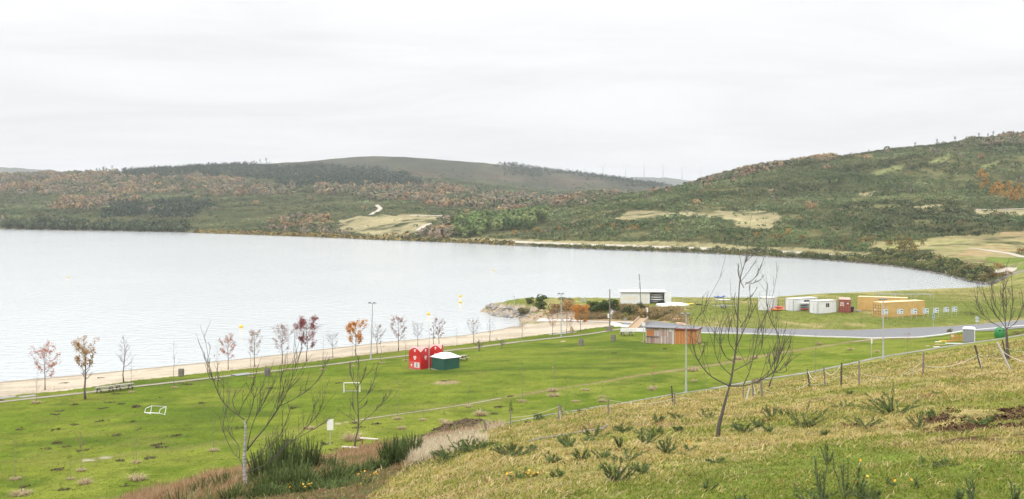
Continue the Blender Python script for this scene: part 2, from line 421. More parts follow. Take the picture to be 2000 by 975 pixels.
# ------------------------------------------------------------------ camera, light, sky
cam = bpy.data.cameras.new('camera'); cam.lens = 40; cam.sensor_width = 36; cam.clip_start = .3; cam.clip_end = 20000
cam.shift_y = (VH - 487.5) / 2000.0
co = bpy.data.objects.new('camera', cam); COL.objects.link(co); co.location = (0, 0, EYE); co.rotation_euler = (PI / 2, 0, 0)
SC.camera = co
SUN_EL, SUN_AZ = math.radians(48), math.radians(215)     # azimuth from +Y, clockwise: behind the camera, to its left
sd = bpy.data.lights.new('sun', 'SUN'); sd.energy = 1.5; sd.angle = math.radians(12); sd.color = (1, .96, .9)
so = bpy.data.objects.new('sun', sd); COL.objects.link(so)
so.rotation_euler = (PI / 2 - SUN_EL, 0, PI - SUN_AZ)
W = bpy.data.worlds.new('World'); SC.world = W; W.use_nodes = True
nt = W.node_tree; nt.nodes.clear()
wo = nt.nodes.new('ShaderNodeOutputWorld'); bg = nt.nodes.new('ShaderNodeBackground'); bg.inputs[1].default_value = 0.1
nt.links.new(bg.outputs[0], wo.inputs[0])
sky = nt.nodes.new('ShaderNodeTexSky'); sky.sky_type = 'NISHITA'; sky.sun_disc = False; sky.sun_elevation = SUN_EL; sky.sun_rotation = SUN_AZ
sky.air_density = 1; sky.dust_density = 2
tc = nt.nodes.new('ShaderNodeTexCoord')
sp = nt.nodes.new('ShaderNodeSeparateXYZ'); nt.links.new(tc.outputs['Generated'], sp.inputs[0])
def wm(op, a, b=None):
    n = nt.nodes.new('ShaderNodeMath'); n.operation = op
    for i, q in enumerate((a, b)):
        if q is None: continue
        if isinstance(q, (int, float)): n.inputs[i].default_value = q
        else: nt.links.new(q, n.inputs[i])
    return n.outputs[0]
el = wm('MAXIMUM', sp.outputs[2], 0.0)
den = wm('ADD', el, 0.12)
cx = wm('DIVIDE', sp.outputs[0], den); cy = wm('DIVIDE', sp.outputs[1], den)
cb = nt.nodes.new('ShaderNodeCombineXYZ'); nt.links.new(cx, cb.inputs[0]); nt.links.new(cy, cb.inputs[1])
n1 = _noise(nt, cb.outputs[0], 0.95, 6, .6, (.62, 1.0, 1)); n1.inputs['Distortion'].default_value = .6
n2 = _noise(nt, cb.outputs[0], 0.3, 3, .5, (.8, 1.0, 1))
sm = wm('ADD', wm('MULTIPLY', n1.outputs[0], .5), wm('MULTIPLY', n2.outputs[0], .5))
cl = nt.nodes.new('ShaderNodeMapRange'); cl.inputs['From Min'].default_value = .385; cl.inputs['From Max'].default_value = .60
cl.inputs['To Min'].default_value = 0; cl.inputs['To Max'].default_value = 1; nt.links.new(sm, cl.inputs['Value'])
grey = _mix(nt); nt.links.new(cl.outputs[0], grey.inputs[0])
grey.inputs[6].default_value = (8.35, 8.38, 8.46, 1); grey.inputs[7].default_value = (10.2, 10.17, 10.15, 1)
# an overcast sky is about three times as bright overhead as at the horizon
gr = nt.nodes.new('ShaderNodeMapRange'); gr.interpolation_type = 'SMOOTHSTEP'
gr.inputs['From Min'].default_value = .05; gr.inputs['From Max'].default_value = .8; gr.inputs['To Min'].default_value = 1.0; gr.inputs['To Max'].default_value = 2.9
nt.links.new(el, gr.inputs['Value'])
vm = nt.nodes.new('ShaderNodeVectorMath'); vm.operation = 'SCALE'; nt.links.new(grey.outputs[2], vm.inputs[0]); nt.links.new(gr.outputs[0], vm.inputs['Scale'])
mx = _mix(nt); mx.inputs[0].default_value = .94
nt.links.new(sky.outputs[0], mx.inputs[6]); nt.links.new(vm.outputs[0], mx.inputs[7]); nt.links.new(mx.outputs[2], bg.inputs[0])
vs_ = SC.view_settings; vs_.view_transform = 'Standard'; vs_.look = 'None'; vs_.exposure = 0.0; vs_.gamma = 1; vs_.use_curve_mapping = False
cy_ = SC.cycles; cy_.max_bounces = 5; cy_.diffuse_bounces = 2; cy_.glossy_bounces = 2; cy_.transmission_bounces = 2; cy_.volume_bounces = 0; cy_.transparent_max_bounces = 8
cy_.use_denoising = True; cy_.sample_clamp_indirect = 4
try: cy_.denoiser = 'OPENIMAGEDENOISE'
except Exception: pass

# ------------------------------------------------------------------ the land as one fan-shaped sheet, split where its cover changes
us = np.arange(-1000, 3001, 3.6)
ts = np.concatenate([np.arange(4, 30, .3), np.arange(30, 70, .5), np.arange(70, 200, .9), np.arange(200, 372, 1.2), np.geomspace(372, 3300, 360), np.geomspace(3400, 9000, 12)])
U, T = np.meshgrid(us, ts)
X = (U - 1000) * T / F; Y = T.copy()
xr, yr = X.ravel(), Y.ravel()
Zl = land(xr, yr)
ur, vr = U.ravel(), VH + F * (EYE - Zl) / yr
Dk = np.stack([np.interp(us, UG, TD[:, j]) for j in range(TD.shape[1])], 1)[None].repeat(len(ts), 0).reshape(-1, TD.shape[1])
N1 = fbm(xr / 2.5, yr / 2.5, 4, 61); N2 = fbm(xr / 9, yr / 9, 4, 62); N3 = fbm(xr / 40, yr / 40, 4, 63); N4 = fbm(xr / .7, yr / .7, 3, 64)
def mixc(c, d, t): return c * (1 - t[:, None]) + np.asarray(d, float) * t[:, None]
def cc(c): return np.tile(np.asarray(c, float), (len(xr), 1))
TRAIL_P = [(170, 899), (240, 889), (366, 875), (470, 860), (591, 839), (723, 817), (800, 807), (880, 795), (983, 777), (1098, 758), (1183, 745), (1268, 730), (1354, 719), (1455, 701.5), (1600, 678), (1662, 668), (1700, 663.5)]
TRAIL = [at(*p)[:2] for p in TRAIL_P]
# hillside: straw, faded green, patches of bare earth, fresh grass close by
hs = cc((.29, .24, .09))
hs = mixc(hs, (.175, .185, .040), sstep(-.35, .30, N2 + .35 * N1))
hs = mixc(hs, (.32, .25, .12), sstep(.15, .5, N1 + .4 * N4) * .8)
hs = mixc(hs, (.26, .19, .10), sstep(.10, .5, fbm(xr / 5, yr / 2.2, 4, 66) + .25 * N4) * .75)
near = (1 - sstep(19, 25, yr + 5 * N2 + (1700 - ur) * .010)) * sstep(900, 1150, ur)
hs = mixc(hs, (.125, .16, .030), near * sstep(-.45, .2, N1 + .5 * N4))
hs = mixc(hs, (.165, .19, .032), (1 - sstep(3, 34, Dk[:, 4] - yr)) * sstep(-.9, .0, N2) * .9)
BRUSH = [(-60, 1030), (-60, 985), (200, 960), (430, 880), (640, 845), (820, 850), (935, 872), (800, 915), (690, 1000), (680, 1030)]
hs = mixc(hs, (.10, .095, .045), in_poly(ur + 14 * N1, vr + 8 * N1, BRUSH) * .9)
DIRT = [(1815, 815), (1860, 800), (1900, 812), (2010, 790), (2100, 800), (2100, 890), (1960, 885), (1860, 870), (1790, 850)]
hs = mixc(hs, (.085, .048, .028), in_poly(ur, vr, DIRT) * sstep(.0, .22, fbm(xr / 1.3, yr / 1.3, 4, 67) + .12))
hs = mixc(hs, (.09, .05, .03), sstep(.46, .56, fbm(xr / 1.7, yr / 1.4, 4, 68)) * .8)
# lawn
lw = mixc(cc((.092, .133, .012)), (.135, .162, .021), sstep(-.4, .5, N2 + .5 * N1))
lw = mixc(lw, (.064, .098, .011), sstep(.1, .5, fbm(xr / 16, yr / 6, 3, 70)) * .85)
lw = mixc(lw, (.150, .125, .045), sstep(.15, .5, fbm(xr / 7, yr / 3, 4, 71)) * .28)
lw = mixc(lw, (.055, .088, .010), sstep(.22, .55, fbm(xr / 4.5, yr / 3, 4, 73)) * .7)
tr = line_dist(xr, yr, TRAIL)
lw = mixc(lw, (.20, .225, .035), sstep(4, -4, tr * np.sign(1)) * 0 + (yr < 140) * 0)
below = (yr < np.interp(xr, [p[0] for p in TRAIL], [p[1] for p in TRAIL])) & (xr > TRAIL[0][0])
lw = mixc(lw, (.155, .178, .028), below * sstep(-.5, .2, N1 + N2) * .75)
trw = np.interp(ur, [150, 260, 330, 560, 760, 1000, 1200, 1700], [.32, .04, .03, .06, .26, .22, .42, .55])
lw = mixc(lw, (.155, .150, .045), (1 - sstep(.5, 1.9, tr + .9 * N1)) * .5)
tcol = np.where((ur < 700)[:, None], np.array((.36, .33, .25)), np.array((.205, .165, .085)))
lw = lw + (tcol - lw) * ((1 - sstep(trw * .6, trw * 1.3 + .1, tr + .35 * N1)) * sstep(-.5, .1, N2 + .35 + .3 * N4) * sstep(.08, .2, trw) * ((ur < 700) | (ur > 985)))[:, None]
MOLE = [at(random.uniform(0, 1250), random.uniform(735, 960))[:2] for _ in range(62)] + [at(*p)[:2] for p in ((215, 786), (200, 798), (197, 823), (110, 840), (270, 840), (315, 874), (130, 873), (345, 851), (690, 826), (735, 828), (1200, 690), (1300, 682))]
for mx_, my_ in MOLE:
    r = random.uniform(.18, .42); jj = np.nonzero(np.abs(ts - my_) < 2.5)[0]; ka = np.searchsorted(us, 1000 + F * (mx_ - 2) / my_); kb = np.searchsorted(us, 1000 + F * (mx_ + 2) / my_)
    s = (jj[:, None] * len(us) + np.arange(ka, max(ka + 1, kb))[None]).ravel(); s = s[s < len(xr)]
    if len(s): lw[s] = mixc(lw[s], (.052, .042, .020), (1 - sstep(r * .5, r * 1.2, np.hypot((xr[s] - mx_) / 1.3, yr[s] - my_) + .3 * N4[s])) * .9)
heap = in_poly(ur, vr, [(815, 858), (850, 838), (905, 818), (945, 820), (925, 835), (965, 836), (935, 852), (870, 866), (820, 872)])
lw = mixc(lw, (.085, .055, .033), heap * sstep(-.25, .1, N1 + .4 * N4))
bare = np.hypot((xr - at(873, 747)[0]) / 2.1, (yr - at(873, 747)[1]) / 3.0)
lw = mixc(lw, (.26, .20, .12), (1 - sstep(.5, 1.0, bare + .4 * N1)))
# sand
sd_ = mixc(cc((.425, .37, .305)), (.35, .30, .245), sstep(.0, .5, N2 + .4 * N1))
tide = yr - np.interp(ur, us, [float(np.interp(q, UG, TD[:, 9])) for q in us])
sd_ = mixc(sd_, (.27, .215, .155), (1 - sstep(.2, .9, np.abs(tide + 5.5 + 1.6 * N2))) * sstep(-.1, .3, N1) * .8)
sd_ = mixc(sd_, (.30, .245, .19), sstep(.1, .5, fbm(xr / 5, yr / 1.5, 4, 79)) * .6)
sd_ = mixc(sd_, (.25, .21, .165), (1 - sstep(.05, .22, Zl + .06 * N1)))
# meadow beyond the road and on the spit
md = mixc(cc((.135, .155, .034)), (.20, .185, .065), sstep(-.25, .35, N3 + .5 * N2))
md = mixc(md, (.30, .25, .12), sstep(.25, .6, N2 + .4 * N1) * .8)
md = mixc(md, (.26, .235, .095), sstep(-28, -4, yr - Dk[:, 11]) * sstep(-.4, .3, N1 + N2))
md = mixc(md, (.095, .132, .022), sstep(.1, .5, fbm(xr / 20, yr / 7, 3, 72)) * .6)
steep = ((yr < Dk[:, 10] - 0) & (yr < Dk[:, 10]) & (ur < 1345) & (yr > Dk[:, 9] - 2) & (vr > 598))
md = mixc(md, (.30, .225, .14), steep * sstep(-.5, .1, N1 + N2))
md = mixc(md, (.33, .27, .21), ((ur < 1150) & (Zl < 2.5) & (yr > 238)) * sstep(-.6, 0, N1))
# hills
hl = mixc(cc((.046, .055, .022)), (.085, .082, .035), sstep(-.3, .4, N3 + .5 * fbm(xr / 12, yr / 12, 3, 75)))
CLEAR = [[(1190, 428), (1235, 411), (1330, 414), (1500, 412), (1525, 424), (1505, 450), (1452, 444), (1400, 426), (1320, 420), (1230, 434)], [(655, 432), (700, 422), (830, 419), (880, 426), (850, 440), (820, 458), (740, 462), (660, 452)],
         [(1885, 413), (2010, 409), (2010, 424), (1900, 419)], [(1790, 404), (1830, 399), (1842, 403), (1800, 408)], [(1680, 378), (1700, 374), (1702, 384), (1682, 390)]]
clearing = np.zeros(len(xr), bool)
for c in CLEAR: clearing |= in_poly(ur + 16 * fbm(ur / 22, vr / 5, 4, 81), vr + 5 * fbm(ur / 22, vr / 5, 4, 82), c)
GREENP = [[(1700, 338), (1765, 320), (1768, 328), (1715, 342)], [(1812, 318), (1852, 300), (1860, 306), (1832, 322)], [(1915, 325), (1950, 312), (1950, 320), (1920, 332)]]
greenp = np.zeros(len(xr), bool)
for c in GREENP: greenp |= in_poly(ur, vr, c)
sparse = (ur > 840) & (yr < 1300)
hl = mixc(hl, (.125, .12, .055), sparse * (1 - sstep(-.52, -.26, fbm(xr / 34, yr / 34, 4, 86))) * .9)
hl = mixc(hl, (.27, .235, .135), (clearing & (yr < 1500)) * sstep(-.7, 0, N3 + N2 + .2))
hl = mixc(hl, (.15, .16, .065), (greenp & (yr < 1500)) * 1.0)
heath = sstep(2150, 2330, yr) * (ur > 480)
hl = mixc(hl, (.044, .048, .030), heath)
hl = mixc(hl, (.078, .053, .038), heath * sstep(.0, .45, fbm(xr / 160, yr / 160, 4, 77)) * .9)
hl = mixc(hl, (.088, .085, .055), heath * sstep(.2, .5, fbm(xr / 60, yr / 200, 3, 78)) * .5)
band = (yr > Dk[:, 16] - 1 + 9) & (yr < Dk[:, 17] + 16) & (ur > 860)
hl = mixc(hl, (.235, .21, .11), band * sstep(-.8, -.1, N2 + N1))
hl = mixc(hl, (.22, .235, .075), (band & (ur > 1930)) * sstep(-.3, .2, N2))
bank = yr < Dk[:, 16] + 1.0
hl = mixc(hl, (.20, .18, .15), bank * 1.0)
slopeR = (ur > 1560) & (yr > Dk[:, 17] - 2) & (yr < np.interp(ur, [1640, 1700, 1800, 1900, 2000, 2060], [0, 574, 560, 582, 602, 610]))
hl = mixc(hl, (.25, .215, .11), slopeR * sstep(-.9, -.2, N2 + N3)); hl = mixc(hl, (.17, .185, .06), slopeR * sstep(.0, .5, N2 + N1) * .8)
grassr = (ur > 1925) & (yr < 450)
hl = mixc(hl, (.125, .165, .032), grassr * sstep(-.9, -.1, N2 + N3))
hl = mixc(hl, (.30, .21, .12), ((ur > 1860) & (yr > 455) & (yr < 600) & (ur - 1860 > (yr - 455) * .7)) * sstep(-.5, .3, N2 + N3) * .8)
# which sheet each quad belongs to
edge_r = Dk[:, 8] + np.where(ur < 1215, .9 * N1 * 1.0, 0)
cls = np.full(len(xr), 4)                       # 0 hillside 1 lawn 2 beach 3 meadow 4 hills
shore_d = Dk[:, 15]
cls[yr < shore_d - 2] = 3
beach = (yr >= edge_r) & (yr < shore_d - 2) & (ur < 1200) & (yr < np.where(ur < 1000, 1e9, Dk[:, 9] + 1.2 * N1 - 1.0)) & ~((yr > 252) & (spit_h(xr, yr) > .0))
cls[beach & (yr < 300)] = 2
cls[yr < edge_r] = 1
cls[yr < Dk[:, 4] + .35] = 0
colr = np.choose(cls[:, None].repeat(3, 1), [hs, lw, sd_, md, hl])
nu, ntt = len(us), len(ts)
ii = np.arange(ntt - 1)[:, None] * nu + np.arange(nu - 1)[None]
quads = np.stack([ii, ii + 1, ii + 1 + nu, ii + nu], -1).reshape(-1, 4)
qc = cls[quads[:, 0]]
keep = Zl[quads].max(1) > -2.4
P3 = np.stack([xr, yr, Zl], 1)
def land_mat(name, sc, bumps, lo=.72, hi=1.3, rough=.95, stretch=(1, 1, 1)):
    m, nt, b = _nodes(name)
    tc = nt.nodes.new('ShaderNodeTexCoord'); co = tc.outputs['Object']
    a = nt.nodes.new('ShaderNodeAttribute'); a.attribute_name = 'Col'; col = a.outputs['Color']
    for k, s in enumerate(sc):
        n = _noise(nt, co, s, 4, .7, stretch)
        r = _ramp(nt, n.outputs[0], .3, .7, (lo, lo, lo * .95, 1), (hi, hi, hi * .98, 1))
        mm = _mix(nt, 'MULTIPLY'); mm.inputs[0].default_value = 1
        nt.links.new(col, mm.inputs[6]); nt.links.new(r.outputs[0], mm.inputs[7]); col = mm.outputs[2]
    nt.links.new(col, b.inputs['Base Color']); b.inputs['Roughness'].default_value = rough; b.inputs['Specular IOR Level'].default_value = .04
    n = _noise(nt, co, bumps[0], 5, .7, stretch); bp = nt.nodes.new('ShaderNodeBump'); bp.inputs['Strength'].default_value = bumps[1]; bp.inputs['Distance'].default_value = bumps[2]
    nt.links.new(n.outputs[0], bp.inputs['Height']); nt.links.new(bp.outputs[0], b.inputs['Normal'])
    return m
LM = [('hillside', land_mat('dry_grass_ground', (1.1, 7.0), (9.0, .8, .08), .68, 1.32)), ('lawn', land_mat('lawn_ground', (.35, 2.4, 6.0), (5.0, .8, .06), .78, 1.2)),
      ('beach', land_mat('sand_ground', (.5, 4.0), (3.0, .5, .05), .88, 1.1)), ('meadow', land_mat('meadow_ground', (.6, 4.0), (4.0, .7, .08), .76, 1.24)), ('hills', land_mat('hill_ground', (.02, .2), (.3, .9, .8), .70, 1.3))]
for k, (nm, m) in enumerate(LM):
    q = quads[(qc == k) & keep]
    used = np.unique(q); rem = np.full(len(xr), -1); rem[used] = np.arange(len(used))
    o = link(nm, np_mesh(nm, P3[used], rem[q], m, col=colr[used], smooth=True)); tag(o, kind='structure')

# ------------------------------------------------------------------ the lake
m, nt, b = _nodes('lake_water')
tc = nt.nodes.new('ShaderNodeTexCoord'); co_ = tc.outputs['Object']
nA = _noise(nt, co_, .012, 5, .6, (1.0, .8, 1)); rA = _ramp(nt, nA.outputs[0], .35, .68, (.395, .425, .435, 1), (.45, .475, .48, 1)); nt.links.new(rA.outputs[0], b.inputs['Base Color'])
b.inputs['Roughness'].default_value = .14; b.inputs['IOR'].default_value = 1.33
nB = _noise(nt, co_, .45, 4, .6, (.8, 1.0, 1)); bp = nt.nodes.new('ShaderNodeBump'); bp.inputs['Strength'].default_value = .58; bp.inputs['Distance'].default_value = .42
nt.links.new(nB.outputs[0], bp.inputs['Height']); nt.links.new(bp.outputs[0], b.inputs['Normal'])
mb = MB(); mb.quad([(-1100, 60, 0), (600, 60, 0), (600, 1500, 0), (-1100, 1500, 0)]); tag(mb.build('lake', m), kind='structure')

# ------------------------------------------------------------------ far blue ridges
def ridge(name, pts, d, depth, c):
    uu = np.arange(pts[0][0], pts[-1][0] + 1, 6.0); vv = np.interp(uu, [p[0] for p in pts], [p[1] for p in pts])
    k = np.hanning(9); k /= k.sum(); vv = np.convolve(np.pad(vv, 4, mode='edge'), k, 'valid')
    rows = []
    for t, h in ((-1, 0), (-.6, .35), (-.25, .8), (0, 1), (.4, .8), (1, 0)):
        dd = d + depth * t; z = zv(vv, d) * h + 6 * fbm(uu / 20, uu * 0 + t * 9, 3, 91) * (h > 0)
        rows.append(np.stack([(uu - 1000) * d / F * (dd / d), np.full(len(uu), dd), z], 1))
    V = np.concatenate(rows); n = len(uu); i = np.arange(5)[:, None] * n + np.arange(n - 1)[None]
    q = np.stack([i, i + 1, i + 1 + n, i + n], -1).reshape(-1, 4)
    tag(link(name, np_mesh(name, V, q, mat('far_ridge', c, tuple(x * .8 for x in c), .004, .95, spec=.1), smooth=True)), kind='structure')
ridge('hills', [(-900, 340), (-300, 332), (0, 326), (60, 330), (120, 334), (300, 350)], 5200, 900, (.075, .085, .06))
ridge('hills', [(1060, 372), (1150, 352), (1215, 347), (1270, 345.5), (1320, 349), (1350, 354), (1420, 358), (1550, 372)], 6200, 900, (.075, .085, .06))
# ------------------------------------------------------------------ scrub, woods and single trees across the lake
def clump_arrays(P, rad, hgt, col, nq, rng, low=-.15, size=(.30, .55), jit=.55, spread=.25, pow_=1.0, var=.28):
    """leaf clumps: nq small faces over an uneven dome for every point"""
    N = len(P)
    ph = rng.uniform(0, 2 * PI, (N, nq)); z = rng.uniform(low, 1, (N, nq)); r = np.sqrt(np.maximum(0, 1 - z * z))
    d = np.stack([r * np.cos(ph), r * np.sin(ph), z], -1)
    rr = 1 - spread * rng.uniform(0, 1, (N, nq)) ** pow_ + .18 * np.sin(3 * ph + rng.uniform(0, 6, (N, 1))) * r
    c = np.empty_like(d); c[..., :2] = P[:, None, :2] + d[..., :2] * (rad[:, None] * rr)[..., None]
    c[..., 2] = P[:, None, 2] + hgt[:, None] * (.36 + .62 * d[..., 2] * rr)
    n = d + jit * rng.normal(0, 1, d.shape); n /= np.linalg.norm(n, axis=-1, keepdims=True) + 1e-9
    a = np.cross(n, rng.normal(0, 1, d.shape)); a /= np.linalg.norm(a, axis=-1, keepdims=True) + 1e-9
    b = np.cross(n, a)
    s = rng.uniform(size[0], size[1], (N, nq)) * np.minimum(rad, hgt * .8)[:, None]
    sb = s * rng.uniform(.55, 1.0, s.shape)
    V = np.stack([c + a * s[..., None], c + b * sb[..., None], c - a * s[..., None] * .8, c - b * sb[..., None]], 2)
    C = col[:, None, :] * rng.uniform(1 - var, 1 + var, (N, nq, 1)) * (1 + .03 * rng.normal(0, 1, (N, nq, 3)))
    C = np.repeat(C[:, :, None, :], 4, 2)
    return V.reshape(-1, 3), np.clip(C.reshape(-1, 3), .004, 1)
def clump_mesh(name, V, C, m): return np_mesh(name, V, np.arange(len(V)).reshape(-1, 4), m, col=C)
LEAF = mat('leaf_mass', (1, 1, 1), (.86, .86, .84), .4, .9, attr='Col', spec=.15)
LEAFV = mat('leaf_mass_single', (1, 1, 1), (.86, .86, .84), .4, .9, attr='Col', spec=.15, vary=.16)
AUT = [[(-300, 384), (-300, 346), (120, 340), (232, 338), (262, 352), (420, 345), (482, 350), (482, 386), (300, 379), (0, 383)], [(482, 386), (482, 370), (560, 367), (640, 353), (740, 356), (850, 363), (1000, 388), (1065, 397), (1010, 411), (900, 404), (750, 394), (640, 382)],
       [(515, 458), (540, 432), (620, 421), (662, 440), (662, 464), (560, 462)], [(1055, 398), (1130, 386), (1185, 378), (1190, 388), (1100, 406)], [(700, 464), (820, 458), (830, 440), (872, 432), (890, 452), (870, 470)], [(110, 412), (130, 392), (250, 386), (260, 398), (170, 415)]]
RUST = [[(1340, 366), (1400, 342), (1500, 320), (1630, 305), (1630, 314), (1500, 332), (1420, 354)], [(1870, 292), (1900, 277), (2060, 264), (2060, 280)], [(1575, 408), (1585, 398), (1600, 400), (1598, 412)]]
PINE = [[(236, 352), (250, 328), (420, 320), (482, 326), (520, 326), (700, 326), (780, 346), (832, 361), (720, 366), (560, 367), (500, 356), (400, 346)], [(985, 345), (985, 318), (1100, 328), (1240, 350), (1330, 366), (1250, 368), (1130, 343)], [(200, 425), (230, 398), (420, 400), (420, 428), (330, 432)]]
DECID = [(.20, .13, .07), (.25, .165, .085), (.27, .20, .095), (.22, .175, .115), (.17, .15, .105), (.12, .13, .06), (.09, .11, .05), (.16, .15, .095), (.23, .165, .10)]
def any_poly(u, v, L):
    r = np.zeros(u.shape, bool)
    for p in L: r |= in_poly(u, v, p)
    return r
TRK = [[at(735, 400), at(744, 407), at(738, 413), at(722, 421)], [at(790, 421.5), at(840, 423), at(887, 424)], [at(872, 430), at(845, 438), at(812, 446), at(826, 456)], [at(1880, 411), at(1940, 411), at(2020, 409)]]
TRKL = [[p[:2] for p in t] for t in TRK]
sets = {'S': [], 'A': [], 'P': []}
for (ua, ub, da, db, n) in ((840, 2060, 360, 1260, 26000), (-420, 1340, 700, 2420, 28000), (880, 1400, 1200, 3050, 5000)):
    rg = np.random.default_rng(n)
    u = rg.uniform(ua, ub, n); d = np.sqrt(rg.uniform(da ** 2, db ** 2, n))
    fs = np.interp(u, UG, TD[:, 15]); tk = np.interp(u, UG, TD[:, 17]); bk = np.interp(u, UG, TD[:, 16])
    x = (u - 1000) * d / F; z = land(x, d); v = VH + F * (EYE - z) / d
    ok = (d > np.where(u > 860, np.maximum(tk + 14, np.interp(u, [1640, 1700, 1800, 1900, 2000, 2060], [0, 566, 550, 572, 592, 600])), bk + 4))
    cl = any_poly(u + 16 * fbm(u / 22, v / 5, 4, 81), v + 5 * fbm(u / 22, v / 5, 4, 82), CLEAR) & (d < 1500); ok &= ~(cl & (rg.uniform(0, 1, n) > .10))
    gp = any_poly(u, v, GREENP) & (d < 1500); ok &= ~(gp & (rg.uniform(0, 1, n) > .12))
    ok &= ~((u > 1930) & (d > 455) & (d < 600) & (u - 1860 > (d - 455) * .7))
    den = sstep(-.52, -.22, fbm(x / 34, d / 34, 4, 86)); ok &= ~((u > 840) & (d < 1300) & (rg.uniform(0, 1, n) > .12 + .88 * den))
    for t in TRKL: ok &= line_dist(x, d, t) > 4.0
    ht = (d > 2150) & (u > 500); w1 = fbm(x / 55, d / 55, 4, 98); w2 = fbm(x / 55, d / 55, 4, 99); pn = any_poly(u + 38 * w1, v + 9 * w2, PINE) & ~((u > 1180) & (d < 1900))
    ok &= ~(ht & ~pn & (rg.uniform(0, 1, n) > .07))
    ok &= ~((u > 895) & (u < 1070) & (d > 780) & (d < 935))
    ok &= ~((u > 12) & (u < 360) & (d < fs + 45) & (d > fs - 20))
    ok &= (d < 2500) | pn
    u, d, x, z, v, pn, ht = u[ok], d[ok], x[ok], z[ok], v[ok], pn[ok], ht[ok]
    patch = fbm(x / 70, d / 70, 3, 83)
    au = any_poly(u + 34 * w2[ok], v + 9 * w1[ok], AUT); ru = any_poly(u + 8 * patch, v + 2 * patch, RUST)
    q = rg.uniform(0, 1, len(u))
    isP = pn & (q < .9); thin = (rg.uniform(0, 1, len(u)) < np.where(au & (d > 1200), .55, 1)); isA = thin & (~isP) & ((au & (q < .88)) | (ru & (q < .62)) | ((q > .990) & ~ht & (patch > -.1)))
    isS = thin & ~(isP | isA)
    k = np.clip((np.clip(.5 + .75 * fbm(x / 45, d / 45, 3, 88), 0, .999) * len(DECID)).astype(int) + (rg.uniform(0, 1, len(u)) < .2) * rg.integers(-2, 3, len(u)), 0, len(DECID) - 1); base = np.array(DECID)[k]
    g = rg.uniform(0, 1, len(u))[:, None]
    # single round clumps of gorse, broom and heather
    lp = sstep(-.25, .3, fbm(x / 22, d / 22, 3, 85))[:, None]; sc = (np.array([.036, .060, .023]) * (1 - g) + np.array([.10, .125, .050]) * g) * (1 - lp) + (np.array([.10, .135, .050]) * (1 - g) + np.array([.175, .19, .09]) * g) * lp
    sc = np.where((patch > .18)[:, None], sc * np.array([1.15, 1.2, 1.25]), sc); sc = np.where((patch < -.25)[:, None], sc * np.array([.82, .9, .85]), sc)
    big = fbm(x / 80, d / 80, 3, 87)[:, None]; sc = sc * (1 + .55 * np.clip(big * 1.6, -.7, 1))
    yel = rg.uniform(0, 1, len(u)) > .94; sc[yel] = (.12, .105, .05)
    nearS = d < 1300
    sets['S'].append((np.stack([x, d, z], 1)[isS], np.where(nearS, 1.0 + 2.6 * rg.uniform(0, 1, len(u)) ** 1.6, rg.uniform(2.6, 4.6, len(u)))[isS], np.where(nearS, rg.uniform(.9, 2.6, len(u)), rg.uniform(1.6, 3.4, len(u)))[isS], sc[isS]))
    near = d < 800
    sets['A'].append((np.stack([x, d, z], 1)[isA], np.where(near, rg.uniform(1.4, 2.4, len(u)), rg.uniform(3.2, 6.4, len(u)) * np.where(d > 1200, 1, .7))[isA], np.where(near, rg.uniform(1.6, 3.4, len(u)), rg.uniform(4.5, 10.5, len(u)) * np.where(d > 1200, 1, .6))[isA], (base * (1 - .0 * g))[isA]))
    sets['P'].append((np.stack([x, d, z], 1)[isP], rg.uniform(2.4, 4.2, len(u))[isP], rg.uniform(5, 13, len(u))[isP], (np.array([.036, .056, .034]) * (.8 + .5 * g))[isP]))
def stack4(L): return [np.concatenate([l[i] for l in L]) for i in range(4)]
for key, nm, nq in (('S', 'scrub', 20), ('A', 'woods', 34), ('P', 'forest', 18)):
    P, r, h, c = stack4(sets[key])
    V, C = clump_arrays(P, r, h, c, nq, np.random.default_rng(5), jit=.28, size=(.22, .44), spread=.15, var=.16)
    tag(link(nm, clump_mesh(nm, V, C, LEAF)), {'S': 'dark green gorse and heather scrub over the hills across the lake', 'A': 'rusty brown and orange autumn woods on the far hillsides', 'P': 'dark green pine forest on the far ridge'}[key], None, None, 'stuff')
# reed fringe and stones along the far waterline
rg = np.random.default_rng(77)
u = rg.uniform(380, 1000, 1500); fs = np.interp(u, UG, TD[:, 15]); d = fs + rg.uniform(1, 9, 1500); keepu = (u < 660) | (rg.uniform(0, 1, 1500) > .75)
u, d = u[keepu], d[keepu]; x = (u - 1000) * d / F; z = land(x, d)
cc_ = np.array([.25, .195, .065]) * rg.uniform(.7, 1.2, (len(u), 1)); cc_[rg.uniform(0, 1, len(u)) > .8] = (.13, .10, .05)
V, C = clump_arrays(np.stack([x, d, z], 1), rg.uniform(1.5, 3, len(u)), rg.uniform(1.8, 4.4, len(u)), cc_, 12, rg)
tag(link('reeds', clump_mesh('reeds', V, C, LEAF)), 'yellow reeds fringing the far shore', None, None, 'stuff')
u = np.concatenate([rg.uniform(-300, 1600, 1500), rg.uniform(1500, 1965, 2600)]); fs = np.interp(u, UG, TD[:, 15]); d = fs + rg.uniform(-2.0, 2.6, len(u)); x = (u - 1000) * d / F; z = np.maximum(land(x, d), -.1)
s_ = rg.uniform(.25, .85, len(u)) * np.where(u > 1500, .75, 1)
V, C = clump_arrays(np.stack([x, d, z - .1], 1), s_, s_ * 1.1, np.array([.25, .235, .21]) * rg.uniform(.6, 1.25, (len(u), 1)), 9, rg, size=(.6, .9), jit=.2)
tag(link('rubble', clump_mesh('rubble', V, C, LEAF)), 'grey stones along the waterline of the far shore', None, None, 'stuff')

